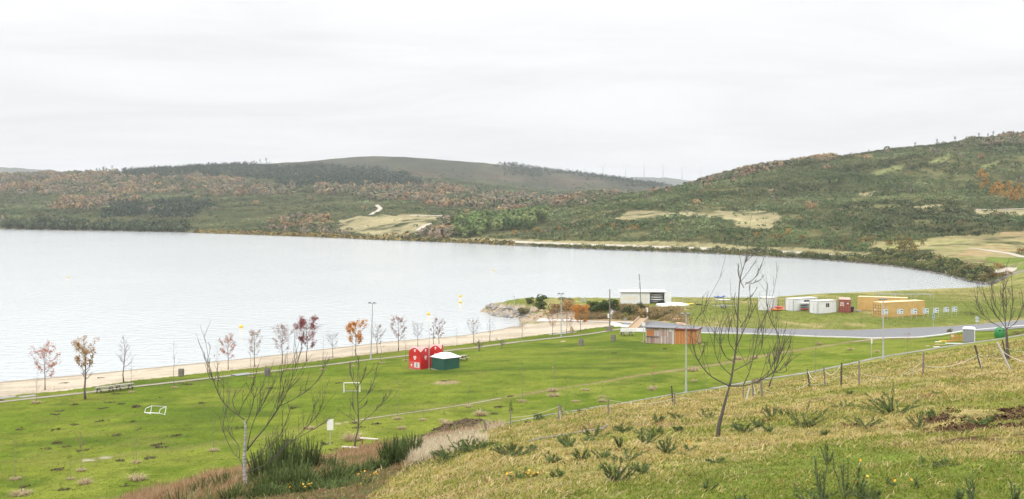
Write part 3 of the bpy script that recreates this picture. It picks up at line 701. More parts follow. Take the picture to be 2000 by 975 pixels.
# single trees of the far side
def crown_proto(seed, col, rad, hgt, n, lobes=9, base=.25, cone=0.0, size=(.22, .42), colj=.3):
    rg = np.random.default_rng(seed); mbs = []; C_ = []
    P = []; R = []; Hh = []; cl = []
    for k in range(lobes):
        a = rg.uniform(0, 2 * PI); t = rg.uniform(0, 1) ** .8; rr = rad * (1 - cone * t) * rg.uniform(.25, .75)
        P.append((rr * math.cos(a), rr * math.sin(a), hgt * (base + (1 - base) * t * .68))); R.append(rad * rg.uniform(.34, .55) * (1 - cone * t * .7)); Hh.append(hgt * rg.uniform(.26, .40)); cl.append(np.array(col) * rg.uniform(1 - colj, 1 + colj))
    V, C = clump_arrays(np.array(P), np.array(R), np.array(Hh), np.array(cl), n, rg, low=-.6, size=size, jit=.25, spread=.12, var=.18)
    return V, C
BARKF = mat('far_bark', (.11, .085, .06), (.06, .05, .035), 3, .9)
def far_proto(nm, seed, col, rad, hgt, n=14, **kw):
    V, C = crown_proto(seed, col, rad, hgt, n, **kw)
    rt = bpy.data.objects.new(nm, None); COL.objects.link(rt)
    link('crown', clump_mesh('crown', V, C, LEAFV), rt)
    mb = MB(); mb.tube([(0, 0, -.6), (.05 * rad, 0, hgt * .3), (0, .06 * rad, hgt * .72)], [hgt * .028, hgt * .02, hgt * .008], 6)
    for k in range(5):
        a = k * 1.3 + seed; mb.tube([(0, 0, hgt * (.28 + .07 * k)), (rad * .5 * math.cos(a), rad * .5 * math.sin(a), hgt * (.42 + .08 * k))], [hgt * .012, hgt * .004], 4)
    mb.build('trunk', BARKF, rt)
    return rt
def scatter(protos, spots, label, cat, group, smin=.8, smax=1.2, first=None):
    for i, p in enumerate(spots):
        j = i % len(protos); pr = protos[j]
        s = random.uniform(smin, smax); rz = random.uniform(0, 6.28)
        if not pr.get('used'):
            o = pr; pr['used'] = 1; o.location = p; o.rotation_euler.z = rz; o.scale = (s, s, s)
        else: o = dup(pr, p, None, rz, s)
        tag(o, label(i, p) if callable(label) else label, cat, group)
    for pr in protos:
        if 'used' in pr: pass
def done(protos):
    for o in list(bpy.data.objects):
        if 'used' in o: del o['used']
# grove at the foot of the right hill
gp_ = [far_proto('broadleaf_tree', 100 + k, c, 4.9, 11.5, 40, lobes=9, base=.08, size=(.28, .48)) for k, c in enumerate([(.17, .225, .08), (.125, .185, .06), (.205, .25, .095), (.09, .145, .05)])]
sp_ = []
while len(sp_) < 84:
    u = random.uniform(893, 1066); d = random.uniform(785, 925)
    if u > 1040 and d < 850: continue
    p = atd(u, d)
    if all((p[0] - q[0])**2 + (p[1] - q[1])**2 > 4.0**2 for q in sp_): sp_.append(p)
sp_.sort(key=lambda p: p[1])
scatter(gp_, sp_, 'bushy light green tree of the dense grove at the foot of the right hill', 'tree', 'trees of the green grove across the lake', .7, 1.1)
# willows on the far left shore
wp_ = [far_proto('willow_tree', 140 + k, c, 5.0, 10.5, 34, lobes=10, base=.05, size=(.26, .46)) for k, c in enumerate([(.075, .098, .052), (.088, .108, .058), (.064, .088, .048)])]
sp_ = []
for k in range(50):
    u = 14 + k * 7.0 + random.uniform(-3, 3); fs = float(np.interp(u, UG, TD[:, 15])); sp_.append(atd(u, fs + 5 + random.uniform(0, 7) + (k % 3) * 9))
scatter(wp_, sp_, 'grey green willow in the tree belt on the far left shore', 'tree', 'willows along the far left shore', .8, 1.2)
# autumn birches on the right hill
op_ = [far_proto('birch_tree', 170 + k, c, 3.0, 8.0, 22, lobes=11, base=.1, cone=.25) for k, c in enumerate([(.33, .17, .03), (.28, .15, .035), (.37, .22, .05)])]
ob = [(u + random.uniform(-5, 5), v + random.uniform(-4, 4)) for u, v in ((1922, 368), (1930, 362), (1938, 370), (1945, 360), (1952, 368), (1958, 376), (1964, 365), (1970, 378), (1976, 370), (1982, 382), (1990, 374), (1996, 386), (1935, 380), (1948, 384), (1960, 390), (1972, 391), (1985, 394), (1928, 352), (1918, 345))]
scatter(op_, [at(u, v + 6, 500, 1190) for u, v in ob], 'orange autumn birch in the bright patch near the right end of the hill', 'tree', 'orange birches on the right hill', .7, 1.15)
dots = [(1006, 462), (1030, 458), (1046, 456), (1058, 458), (1092, 452), (1106, 452), (1164, 450), (1175, 447), (1198, 450), (1234, 450), (1246, 452), (1303, 454), (1478, 466), (1527, 470), (1540, 462)]
scatter(op_, [at(u, v, 480, 900) for u, v in dots], 'small yellow orange birch scattered in the dark scrub above the lakeside track', 'tree', 'small birches above the lakeside track', .35, .6)
# pale round sallows by the lakeside track
yp_ = [far_proto('sallow_shrub', 190 + k, c, 3.0, 4.6, 20, lobes=10, base=.0) for k, c in enumerate([(.20, .15, .045), (.15, .13, .05)])]
scatter(yp_, [at(u, v, 400, 640) for u, v in ((1513, 471), (1527, 472), (1567, 472), (1651, 477), (1691, 478), (1704, 478), (1740, 480), (1758, 478), (1774, 477), (1803, 480), (1757, 490), (1775, 490), (1790, 492))], 'round yellowish sallow bush beside the lakeside track', 'bush', 'sallows beside the lakeside track', .75, 1.1)
# dark hedge of shrubs between the track and the far waterline
hp_ = [far_proto('shoreline_shrub', 210 + k, c, 2.7, 3.5, 24, lobes=11, base=-.05) for k, c in enumerate([(.09, .11, .038), (.13, .14, .05), (.065, .086, .033), (.15, .135, .055)])]
sp_ = []; u = 742.0
while u < 1935:
    fs = float(np.interp(u, UG, TD[:, 15])); dense = u > 1060
    if dense or random.random() < .62: sp_.append(atd(u, fs + random.uniform(3.5, 6.5)))
    if u > 1390 and random.random() < .9: sp_.append(atd(u + random.uniform(-2, 2), fs + random.uniform(8, 12)))
    u += random.uniform(2.2, 3.6) * F / fs * .78
for k in range(70):
    u = random.uniform(1700, 1930); fs = float(np.interp(u, UG, TD[:, 15])); sp_.append(atd(u, fs + random.uniform(10, 30 if u < 1880 else 18)))
scatter(hp_, sp_[-300:], 'dark green bush of the thick hedge above the far waterline', 'bush', 'bushes hedging the far waterline', .8, 1.25)
rp_ = [far_proto('russet_shrub', 250, (.22, .12, .04), 2.6, 3.4, 22, lobes=10, base=-.05)]
scatter(rp_, [atd(u, d) for u, d in ((1912, 384), (1922, 378), (1934, 374), (1946, 376), (1958, 378), (1969, 384), (1905, 392), (1930, 388), (1950, 392), (1995, 470), (2006, 480))], 'russet autumn shrub at the right end of the far shore', 'bush', 'russet shrubs at the end of the cove', .5, .85)
# pines on the skyline
pp_ = [far_proto('pine_tree', 270 + k, (.032, .05, .028), 2.4, 10, 16, lobes=10, base=.35, cone=.35) for k in range(3)]
def crest(u, lo, hi):
    ds = np.arange(lo, hi, 4.0); xs = (u - 1000) * ds / F; vv = VH + F * (EYE - land(xs, ds)) / ds; i = int(np.argmin(vv)); return (float(xs[i]), float(ds[i]), float(land(xs[i], ds[i])[0]))
sky_u = [1697, 1788, 1830, 1865, 1930, 1940, 1951, 1960, 1971, 1980, 1988, 1997, 1540, 1635, 1912]
scatter(pp_, [crest(u, 900, 1320) for u in sky_u], 'small dark pine standing on the skyline of the right hill', 'tree', 'pines on the skyline of the right hill', .35, .75)
scatter(pp_, [crest(u, 2000, 2700) for u in (188, 194, 201, 207, 258, 330, 348, 354, 385, 415, 420, 440, 476, 508, 520)], 'dark pine standing on the skyline of the left hills', 'tree', 'pines on the skyline of the left hills', .8, 1.25)
done(None)
# pale gravel tracks on the far side
GRAV = mat('pale_gravel', (.42, .38, .31), (.34, .30, .24), .6, .95)
def strip(name, pts, w, m, lift=.05, step=1.0, kind='structure', wv=0.0):
    """flat ribbon draped on the land along a world polyline"""
    q = []
    for (ax, ay), (bx, by) in zip(pts[:-1], pts[1:]):
        n = max(1, int(math.hypot(bx - ax, by - ay) / step)); q += [(ax + (bx - ax) * i / n, ay + (by - ay) * i / n) for i in range(n)]
    q.append(pts[-1]); q = np.array(q)
    k = 5
    for c in range(2): q[:, c] = np.convolve(np.pad(q[:, c], k, mode='edge'), np.ones(2 * k + 1) / (2 * k + 1), 'valid')
    t = np.gradient(q, axis=0); t /= np.linalg.norm(t, axis=1, keepdims=True) + 1e-9; nrm = np.stack([-t[:, 1], t[:, 0]], 1)
    rows = []
    ww = w * (1 + wv * fbm(q[:, 0] / 3, q[:, 1] / 3, 2, 5))
    for s in (-.5, -.17, .17, .5):
        p = q + nrm * (s * ww)[:, None]; rows.append(np.column_stack([p, land(p[:, 0], p[:, 1]) + lift]))
    n = len(q); V = np.concatenate(rows); i = np.arange(3)[:, None] * n + np.arange(n - 1)[None]
    o = link(name, np_mesh(name, V, np.stack([i, i + 1, i + 1 + n, i + n], -1).reshape(-1, 4)[:, ::-1], m, smooth=True)); tag(o, kind=kind); return o
for t, w in zip(TRKL, (4.5, 5, 6, 4)): strip('track', t, w, GRAV, .35, 4)
LT = []
for u in range(900, 1990, 15):
    b = float(np.interp(u, UG, TD[:, 17])); LT.append(((u - 1000) * (b + 1.5) / F, b + 1.5))
strip('track', LT, 4.2, GRAV, .18, 3)
strip('track', [at(1880, 484)[:2], at(1920, 488)[:2], at(1955, 493)[:2], at(1985, 498)[:2], at(2030, 506)[:2]], 3.4, GRAV, .12, 2)

# ------------------------------------------------------------------ wind turbines and masts on the far ridges
TWH = mat('turbine_white', (.62, .64, .66), (.55, .57, .6), .1, .5)
def turbine_proto():
    r = bpy.data.objects.new('wind_turbine', None); COL.objects.link(r)
    mb = MB(); mb.lathe([(2.6, -6), (2.0, 40), (1.5, 66)], 12); mb.build('tower', TWH, r, smooth=True)
    mb = MB(); mb.box(-1.6, 1.6, -3, 5, 65.5, 69, bev=.5); mb.build('nacelle', TWH, r)
    for k in range(3):
        mb = MB(); mb.prism([(-.5, 0), (.9, 4), (.8, 12), (.2, 31), (-.1, 31), (-.5, 10)], 'y', -.25, .25)
        b = mb.build('blade', TWH, r, (0, -3.6, 67.3)); b.rotation_euler = (0, k * 2 * PI / 3 + .1, 0)
    return r
tp = turbine_proto(); TB = [(1141, 352, 2980, .42), (1177, 350, 2990, .5), (1222, 346.5, 6150, 1.0), (1258, 345.5, 6150, 1.0), (1295, 347, 6150, 1.05), (1332, 351, 6150, .98), (1369, 355, 6150, .92)]
TL = ['wind turbine farthest left of the row behind the valley', 'small wind turbine just left of the distant blue ridge', 'wind turbine on the left end of the distant blue ridge', 'wind turbine at the highest point of the distant blue ridge', 'wind turbine right of the top of the distant blue ridge', 'wind turbine where the distant blue ridge drops to the right', 'wind turbine nearest the autumn trees of the right hill']
for k, (u, v, d, s) in enumerate(TB):
    p = ((u - 1000) * d / F, d, zv(v, d) - 2); o = tp if k == 0 else dup(tp, p)
    o.location = p; o.scale = (s, s, s); o.rotation_euler.z = .15 * math.sin(k * 2.1)
    for b in o.children:
        if b.name.startswith('blade'): b.rotation_euler.y += k * .7
    tag(o, TL[k], 'wind turbine', 'wind turbines on the skyline')
STEEL = mat('pylon_steel', (.34, .36, .37), (.26, .27, .28), .8, .5, .4)
for k, (u, d, hh) in enumerate(((203, 2180, 13), (219, 2200, 15))):
    p = crest(u, 2000, 2600); mb = MB()
    for sx in (-1, 1):
        for sy in (-1, 1): mb.tube([(sx * 1.6, sy * 1.6, -1), (sx * .3, sy * .3, hh)], .2, 4)
    for i in range(6):
        z0 = hh * i / 6; w = 1.6 - 1.3 * i / 6
        for sy in (-1, 1): mb.tube([(-w, sy * w, z0), (w * .85, sy * w * .85, z0 + hh / 6)], .12, 4); mb.tube([(w, sy * w, z0), (-w * .85, sy * w * .85, z0 + hh / 6)], .12, 4)
    for z0 in (hh * .78, hh * .92): mb.box(-3.2, 3.2, -.15, .15, z0, z0 + .3)
    r = root('lattice_pylon', p, ('shorter grey lattice pylon on the left skyline', 'taller grey lattice pylon on the left skyline')[k], 'pylon'); mb.build('lattice', STEEL, r)
for (u, v, lo, hi, hh, lb) in ((237, 345, 1700, 2300, 13, 'white mast on the wooded ridge at left'), (1201, 372, 900, 1500, 9, 'pale mast on the spur where the right hill begins')):
    p = at(u, v, lo, hi); r = root('radio_mast', p, lb, 'mast'); mb = MB(); mb.lathe([(.45, -1), (.3, hh * .6), (.2, hh)], 8); mb.build('pole', TWH, r)
    mb = MB(); mb.box(-.6, .6, -.2, .2, hh * .86, hh * .95); mb.build('antenna', TWH, r)
# ------------------------------------------------------------------ bare and autumn trees of the park
BARK = mat('bark', (.19, .16, .13), (.11, .09, .072), 9, .9, bump=.4, vary=.12)
BARKD = mat('bark_dark', (.10, .084, .07), (.055, .047, .04), 12, .9, bump=.4)
BARKW = mat('bark_birch', (.50, .47, .43), (.10, .085, .075), 7, .8, stretch=(1, 1, 3.5), bump=.3)
TWIG = mat('twig', (.125, .10, .085), (.08, .064, .055), 10, .9)
LEAF2 = mat('park_leaf', (1, 1, 1), (.8, .78, .76), 3, .75, attr='Col', trans=.5, spec=.25)
def leaves_mesh(name, pts, cols, n, spread, size, rg, m=LEAF2):
    """n leaf-sized faces round every twig point"""
    pts = np.array(pts); N = len(pts)
    c = (pts[:, None, :] + rg.normal(0, spread, (N, n, 3))).reshape(-1, 3); M = len(c)
    a = rg.normal(0, 1, (M, 3)); a /= np.linalg.norm(a, axis=1, keepdims=True); b = np.cross(a, rg.normal(0, 1, (M, 3))); b /= np.linalg.norm(b, axis=1, keepdims=True) + 1e-9
    s = rg.uniform(size * .6, size * 1.2, (M, 1))
    V = np.stack([c + a * s, c + b * s * .6, c - a * s, c - b * s * .6], 1).reshape(-1, 3)
    C = np.array(cols)[rg.integers(0, len(cols), M)] * rg.uniform(.75, 1.25, (M, 1)); C = np.repeat(C, 4, 0)
    return np_mesh(name, V, np.arange(len(V)).reshape(-1, 4), m, col=C)
def curve(p, q, sag, n=4, rg=None, w=0):
    p, q, sag = np.array(p), np.array(q), np.array(sag); out = []
    for i in range(n + 1):
        t = i / n; r = p * (1 - t) + q * t + sag * 4 * t * (1 - t)
        if rg is not None and 0 < i < n: r = r + rg.normal(0, w, 3)
        out.append(r)
    return out
def park_tree(nm, loc, h, w, seed, label, cat='tree', group=None, leaf=None, leaves=0, lsize=.16, start=.33, limbs=14, twigs=5, shape='oval', bark=None, tw=1.0, lean=(0, 0), lrange=(0, 1), pollard=False):
    rg = np.random.default_rng(seed); rt = root(nm, loc, label, cat, 0, group)
    tr = MB(); br = MB(); tips = []
    r0 = (.0115 * h + .009) * tw
    top = h * (.55 if pollard else .97)
    spine = [np.array([lean[0] * z + .008 * h * rg.normal() * (z > .1), lean[1] * z + .008 * h * rg.normal() * (z > .1), z * top]) for z in np.linspace(0, 1, 7)]
    spine[0][2] = -.25
    rad = [r0 * 1.25] + [r0 * (1 - .86 * k / 6) for k in range(1, 7)]
    if pollard: rad = [r0 * 1.5, r0 * 1.4, r0 * 1.3, r0 * 1.2, r0 * 1.1, r0 * .8, r0 * .5]
    tr.tube(spine, rad, 7)
    def sp(z):
        z = min(max(z / top, 0), 1) * 6; i = min(int(z), 5); return spine[i] * (1 - (z - i)) + spine[i + 1] * (z - i)
    for k in range(limbs):
        t = (k + .5 * rg.uniform()) / limbs
        z0 = (start + (.92 - start) * t) * (top if not pollard else h * .52); a = k * 2.4 + rg.normal() * .4
        prof = {'oval': math.sin(PI * (.18 + .75 * t)) ** .8, 'cone': 1 - .85 * t, 'vase': .55 + .5 * t, 'round': math.sin(PI * (.22 + .62 * t))}[shape]
        L = w * .5 * prof * rg.uniform(.75, 1.12); up = L * rg.uniform(.7, 1.35) if not pollard else h * rg.uniform(.1, .3)
        p = sp(z0); q = p + np.array([math.cos(a) * L, math.sin(a) * L, up])
        q[2] = min(q[2], h * 1.02)
        rr = r0 * (.42 if not pollard else .75) * (1 - .55 * t)
        cv = curve(p, q, (math.cos(a) * L * .10, math.sin(a) * L * .10, -up * .16), 4, rg, .02 * w)
        br.tube(cv, [rr, rr * .75, rr * .55, rr * .38, rr * (.2 if not pollard else .7)], 5)
        tips += cv[2:]
        for j in range(twigs):
            s = rg.uniform(.3, 1.0); i = min(int(s * 4), 3); b0 = cv[i] * (1 - (s * 4 - i)) + cv[i + 1] * (s * 4 - i) if s < 1 else cv[4]
            dl = L * rg.uniform(.25, .55) * (1.25 - .5 * s); aa = a + rg.normal() * .9
            e = b0 + np.array([math.cos(aa) * dl, math.sin(aa) * dl, dl * rg.uniform(.3, 1.3)])
            m_ = (b0 + e) / 2 + rg.normal(0, .04 * dl, 3)
            br.tube([b0, m_, e], [max(rr * .32, .009), max(rr * .22, .008), .005], 4, cap=False); tips += [m_, e]
            for jj in range(2):
                f_ = m_ + (e - m_) * rg.uniform(); e2 = f_ + np.array([rg.normal(), rg.normal(), abs(rg.normal()) + .2]) * dl * .3
                br.tube([f_, e2], [.007, .004], 3, cap=False); tips.append(e2)
    tr.build('trunk', bark or BARK, rt, smooth=True); br.build('branches', TWIG if not pollard else (bark or BARK), rt)
    if leaf and leaves:
        tz = np.array([t[2] for t in tips]); lo, hi = tz.min(), tz.max(); f = (tz - lo) / (hi - lo + 1e-6)
        ok = [tips[i] for i in range(len(tips)) if lrange[0] <= f[i] <= lrange[1]] or tips
        sel = [ok[i] for i in rg.integers(0, len(ok), leaves)]
        link('crown', leaves_mesh('crown', sel, leaf, 6, w * .042, lsize * .66, rg), rt)
    return rt
def at_tree(u, v, vt, wpx):
    p = at(u, v); s = F / p[1]; return p, (v - vt) / s, wpx / s
RED = [(.50, .17, .08), (.42, .12, .07), (.56, .26, .12)]; DRED = [(.27, .055, .055), (.33, .09, .07), (.22, .05, .05)]; ORG = [(.66, .28, .05), (.60, .22, .05), (.68, .38, .09)]
PALE = [(.46, .31, .20), (.38, .24, .16), (.52, .38, .26)]; OCH = [(.50, .31, .14), (.55, .32, .11), (.40, .26, .15)]; PUR = [(.34, .18, .15), (.28, .12, .11), (.40, .25, .19)]
BT = [  # u, v base, v top, width px, leaf, clusters, shape, label
    (88, 762, 675, 54, RED, 190, 'oval', 'young tree with orange red leaves at the left end of the beach'),
    (167, 780, 667, 52, OCH, 260, 'vase', 'stocky tree with ochre leaves beside the long picnic tables'),
    (242, 747, 645, 46, None, 0, 'cone', 'tall bare tree just behind the long picnic tables'),
    (446, 722, 652, 38, RED, 110, 'oval', 'dark red leaved young tree, first of the row right of the first wooden bin'),
    (497, 717, 640, 40, PALE, 75, 'oval', 'thin tree with pale brown leaves above the second wooden bin'),
    (551, 711, 632, 44, PUR, 130, 'oval', 'sparse purple brown tree left of the dense dark red tree'),
    (599, 706, 622, 52, DRED, 420, 'round', 'dense dark red tree, fullest crown of the beach row'),
    (650, 700, 648, 32, None, 0, 'vase', 'small bare tree between the dark red tree and the bright orange tree'),
    (695, 696, 627, 38, ORG, 430, 'round', 'bright orange tree left of the tall lamp post on the beach lawn'),
    (737, 691, 632, 34, PUR, 26, 'oval', 'nearly bare tree directly right of the tall beach lamp post'),
    (778, 686, 614, 34, PUR, 120, 'oval', 'tree with sparse russet leaves left of the red kiosks, on the beach edge'),
    (816, 679, 630, 30, None, 0, 'vase', 'small bare tree on the beach edge behind the left red kiosk'),
    (857, 678, 617, 26, PUR, 85, 'oval', 'russet leaved tree on the beach edge above the right red kiosk'),
    (847, 679, 624, 14, PUR, 24, 'oval', 'very thin russet sapling pressed against a fuller russet tree'),
    (925, 671, 620, 28, PALE, 18, 'oval', 'almost bare tree just behind the larger pollarded tree'),
    (957, 667, 613, 22, None, 0, 'cone', 'slim bare tree between the two pollarded trees'),
    (1020, 660, 620, 26, None, 0, 'vase', 'bare grey tree on the beach right of the pollarded trees'),
    (1079, 655, 612, 30, OCH, 40, 'vase', 'tree with thin ochre leaves left of the lamp post near the cove'),
    (1107, 651, 606, 32, PALE, 50, 'oval', 'pale brown tree between the lamp post and the standing stone'),
    (1134, 648, 596, 38, ORG, 340, 'round', 'vivid orange tree beside the standing stone at the cove')]
for i, (u, v, vt, wp, lf, nl, shp, lb) in enumerate(BT):
    p, h, w = at_tree(u, v, vt, wp); h *= .97; w *= .9
    park_tree('beach_tree', p, h, w, 300 + i, lb, 'tree', 'young trees along the beach', lf, nl, .15 if nl > 200 else .13, .30 if shp != 'vase' else .36, 16 if w > 2.2 else 10, 6 if w > 2.2 else 4, shp, tw=1.0 if i != 1 else 1.7, lrange=(0, 1) if i != 1 else (.25, 1))
for u, v, vt, wp, lb in ((936, 686, 650, 28, 'pollarded tree with a broad knobbly crown, the larger of two'), (980, 682, 648, 24, 'smaller pollarded tree with few knobbly stubs')):
    p, h, w = at_tree(u, v, vt, wp); park_tree('pollarded_tree', p, h, w, 350 + u, lb, 'tree', 'pollarded trees on the lawn', None, 0, shape='vase', pollard=True, limbs=13, twigs=3, tw=1.9 if u < 950 else 1.4)
# thin saplings on the lawn, many with a straw tuft at the foot
SAPB = mat('sapling_bark', (.22, .19, .165), (.14, .12, .10), 9, .9)
STRAW = mat('straw', (1, 1, 1), (.84, .82, .78), 5, .9, attr='Col', spec=.2, trans=.45)
def tuft_mesh(name, R, h, n, cols, seed, m=STRAW, lean=.6, bw=.03, upr=0.0):
    rg = np.random.default_rng(seed)
    a = rg.uniform(0, 2 * PI, n); r = R * .45 * np.sqrt(rg.uniform(0, 1, n)); b = np.stack([r * np.cos(a), r * np.sin(a), -.05 + 0 * a], 1)
    o = a + rg.normal(0, .6, n); L = h * rg.uniform(.2, 1.15, n) ** .8; out = R * lean * rg.uniform(.2, 1.0, n)
    mid = b + np.stack([np.cos(o) * out * .4, np.sin(o) * out * .4, L * .7], 1); tip = b + np.stack([np.cos(o) * out * 1.15, np.sin(o) * out * 1.15, L * (rg.uniform(.35, 1.0, n) + upr)], 1)
    w = np.stack([-np.sin(o + rg.normal(0, .7, n)), np.cos(o), 0 * o], 1) * bw
    V = np.stack([b - w, b + w, mid + w * .8, mid - w * .8, tip], 1).reshape(-1, 3)
    k = np.arange(n)[:, None] * 5; q = k + np.array([[0, 1, 2, 3]]); t = k + np.array([[3, 2, 4]])
    C = np.array(cols)[rg.integers(0, len(cols), n)] * rg.uniform(.7, 1.25, (n, 1)); C = np.repeat(C, 5, 0)
    return np_mesh(name, V, [q, t], m, col=C)
SCOL = [(.60, .50, .31), (.66, .57, .40), (.54, .43, .25), (.44, .33, .19)]
tufts = [tuft_mesh('straw_tuft', 1.0, .62, 260, SCOL, 500 + k, bw=.026, lean=1.05) for k in range(4)]
def tuft(u, v, wpx, lb, k=0, hs=1.0):
    p = at(u, v); s = 1.55 * wpx / 2 / (F / p[1]); o = link('straw_tuft', tufts[k % 4], None, (p[0], p[1], p[2] - .02), random.uniform(0, 6)); o.scale = (s, s, s * hs)
    tag(o, lb, 'grass tuft', 'straw tufts round the lawn saplings')
SAP = [  # u, v, v top, tuft px, leaf, label
    (70, 787, 715, 15, None, 'leaning thin stake sapling in front of the red leaved tree'), (257, 766, 690, 10, None, 'thin bare sapling at the right end of the long picnic tables'), (341, 757, 652, 10, None, 'tall thin bare sapling left of the first wooden bin'),
    (425, 742, 668, 8, PUR, 'thin sapling with a few russet leaves left of the first dark red tree'), (490, 736, 655, 8, None, 'thin sapling left of the second wooden bin'), (562, 722, 648, 9, None, 'thin sapling between the purple brown and the dark red tree'), (630, 722, 645, 9, None, 'thin bare sapling by the path right of the dark red tree'),
    (687, 715, 655, 9, None, 'thin sapling in front of the bright orange tree'), (745, 709, 640, 9, None, 'thin sapling by the path right of the lamp post'), (792, 704, 632, 9, None, 'thin pole sapling left of the red kiosks'), (838, 681, 620, 0, None, 'thin pole sapling rising behind the red kiosks'), (892, 678, 635, 0, None, 'thin pole sapling on the beach behind the green kiosk'),
    (30, 936, 850, 16, None, 'faint sapling at the far left of the near lawn'), (159, 919, 835, 15, PUR, 'sapling with a few dead brown leaves left of the whitish path end'), (266, 903, 840, 14, None, 'thin bare sapling at the whitish end of the lawn path'), (138, 935, 880, 12, None, 'bent thin sapling in the lower left lawn'),
    (42, 966, 910, 28, None, 'short sapling over a wide straw heap in the lower left corner'), (417, 880, 795, 16, None, 'pale bare sapling over a round brown tuft left of the birch'), (777, 818, 740, 14, None, 'sapling left of the red kiosks end of the lawn path'), (826, 820, 785, 11, None, 'small sapling on the lawn path, second from the bare soil'),
    (915, 794, 735, 13, None, 'faint sapling by the lawn path below the green kiosk'), (1020, 784, 702, 13, None, 'dark upright sapling by the lawn path'), (1082, 773, 695, 18, PALE, 'pale forked sapling over a large straw tuft by the lawn path'), (1105, 802, 727, 0, None, 'bare curved sapling near the rope fence'),
    (1143, 762, 725, 12, None, 'faint sapling on the lawn path below the third bin'), (1177, 775, 750, 10, None, 'short sapling stub in a pale tuft right of the path'), (1276, 757, 702, 12, RED, 'sapling with a few red leaves in front of the orange shed'), (1124, 784, 755, 11, None, 'short sapling in a straw tuft near the rope posts'),
    (866, 822, 795, 12, None, 'short sapling at the left edge of the bare soil'), (1355, 724, 690, 16, None, 'sapling in a straw tuft behind the left limb of the big bare tree'), (1591, 728, 648, 0, None, 'tall thin pole sapling beside the concrete drain'), (1772, 693, 648, 0, PALE, 'twiggy bare sapling on the grass left of the portable toilet'), (1377, 768, 700, 0, None, 'thin dark sapling right of the middle lamp post')]
for i, (u, v, vt, tp_, lf, lb) in enumerate(SAP):
    p, h, w = at_tree(u, v, vt, max(9, (v - vt) * .24) if u != 1772 else 36)
    park_tree('sapling', p, h, w, 400 + i, lb, 'sapling', 'thin saplings on the lawn', lf, 9 if lf else 0, .10, .4, 8, 2, 'cone' if i % 3 else 'vase', tw=.45, bark=SAPB, lean=(random.uniform(-.03, .05) * h if i else .06 * h, 0))
    if tp_: tuft(u, v + 1, tp_, 'straw tuft at the foot of a ' + lb.split(' sapling')[0].replace('thin pole', 'pole') + ' sapling' if len(lb.split()) < 9 else 'straw tuft under the ' + ' '.join(lb.split()[:11]), i)
for k, (u, v, wd, lb) in enumerate(((1354, 722, 14, 'low straw tuft beyond the middle lamp post'), (1355, 746, 10, 'small straw tuft just left of the rope cluster'), (1273, 762, 12, 'flat straw tuft in front of the red leaved sapling'), (1440, 702, 14, 'straw tuft behind the leader of the big bare tree'), (1474, 700, 12, 'pale straw tuft seen through the right limbs of the big tree'), (1600, 673, 10, 'straw tuft near the road below the white cabins'), (1660, 684, 9, 'small straw tuft left of the white notice post'), (1713, 688, 9, 'straw tuft between the notice post and the lamp post'),
                           (938, 812, 22, 'wide straw tuft behind the bare soil heap'), (872, 830, 20, 'straw tuft at the left rim of the bare soil heap'), (1078, 765, 16, 'large straw tuft behind the pale forked sapling'), (605, 838, 14, 'low straw tuft right of the white notice board'), (785, 838, 13, 'straw tuft on the lawn above the broom bush'), (1176, 785, 13, 'faint straw tuft by the concrete drain'), (690, 860, 30, 'big straw mound by the two plank benches'), (268, 938, 26, 'straw heap with brown earth below the whitish path end'), (165, 945, 22, 'twiggy tuft in the lower left lawn'))):
    tuft(u, v, wd, lb, k, 1.3)
# young conifer tied to a post
p, h, w = at_tree(998, 808, 783, 11)
r = root('young_conifer', p, 'small dark green conifer by the rope fence post', 'tree'); mb = MB(); mb.tube([(0, 0, -.2), (0, 0, h * .95)], [.03, .01], 5); mb.build('trunk', BARK, r)
rg = np.random.default_rng(4); V, C = clump_arrays(np.array([(0, 0, h * k / 7) for k in range(1, 7)]), np.array([w * .5 * (1 - k / 9) for k in range(1, 7)]), np.full(6, h * .25), np.tile((.06, .09, .03), (6, 1)), 34, rg, low=-.5, size=(.15, .3)); link('crown', clump_mesh('crown', V, C, LEAF), r)

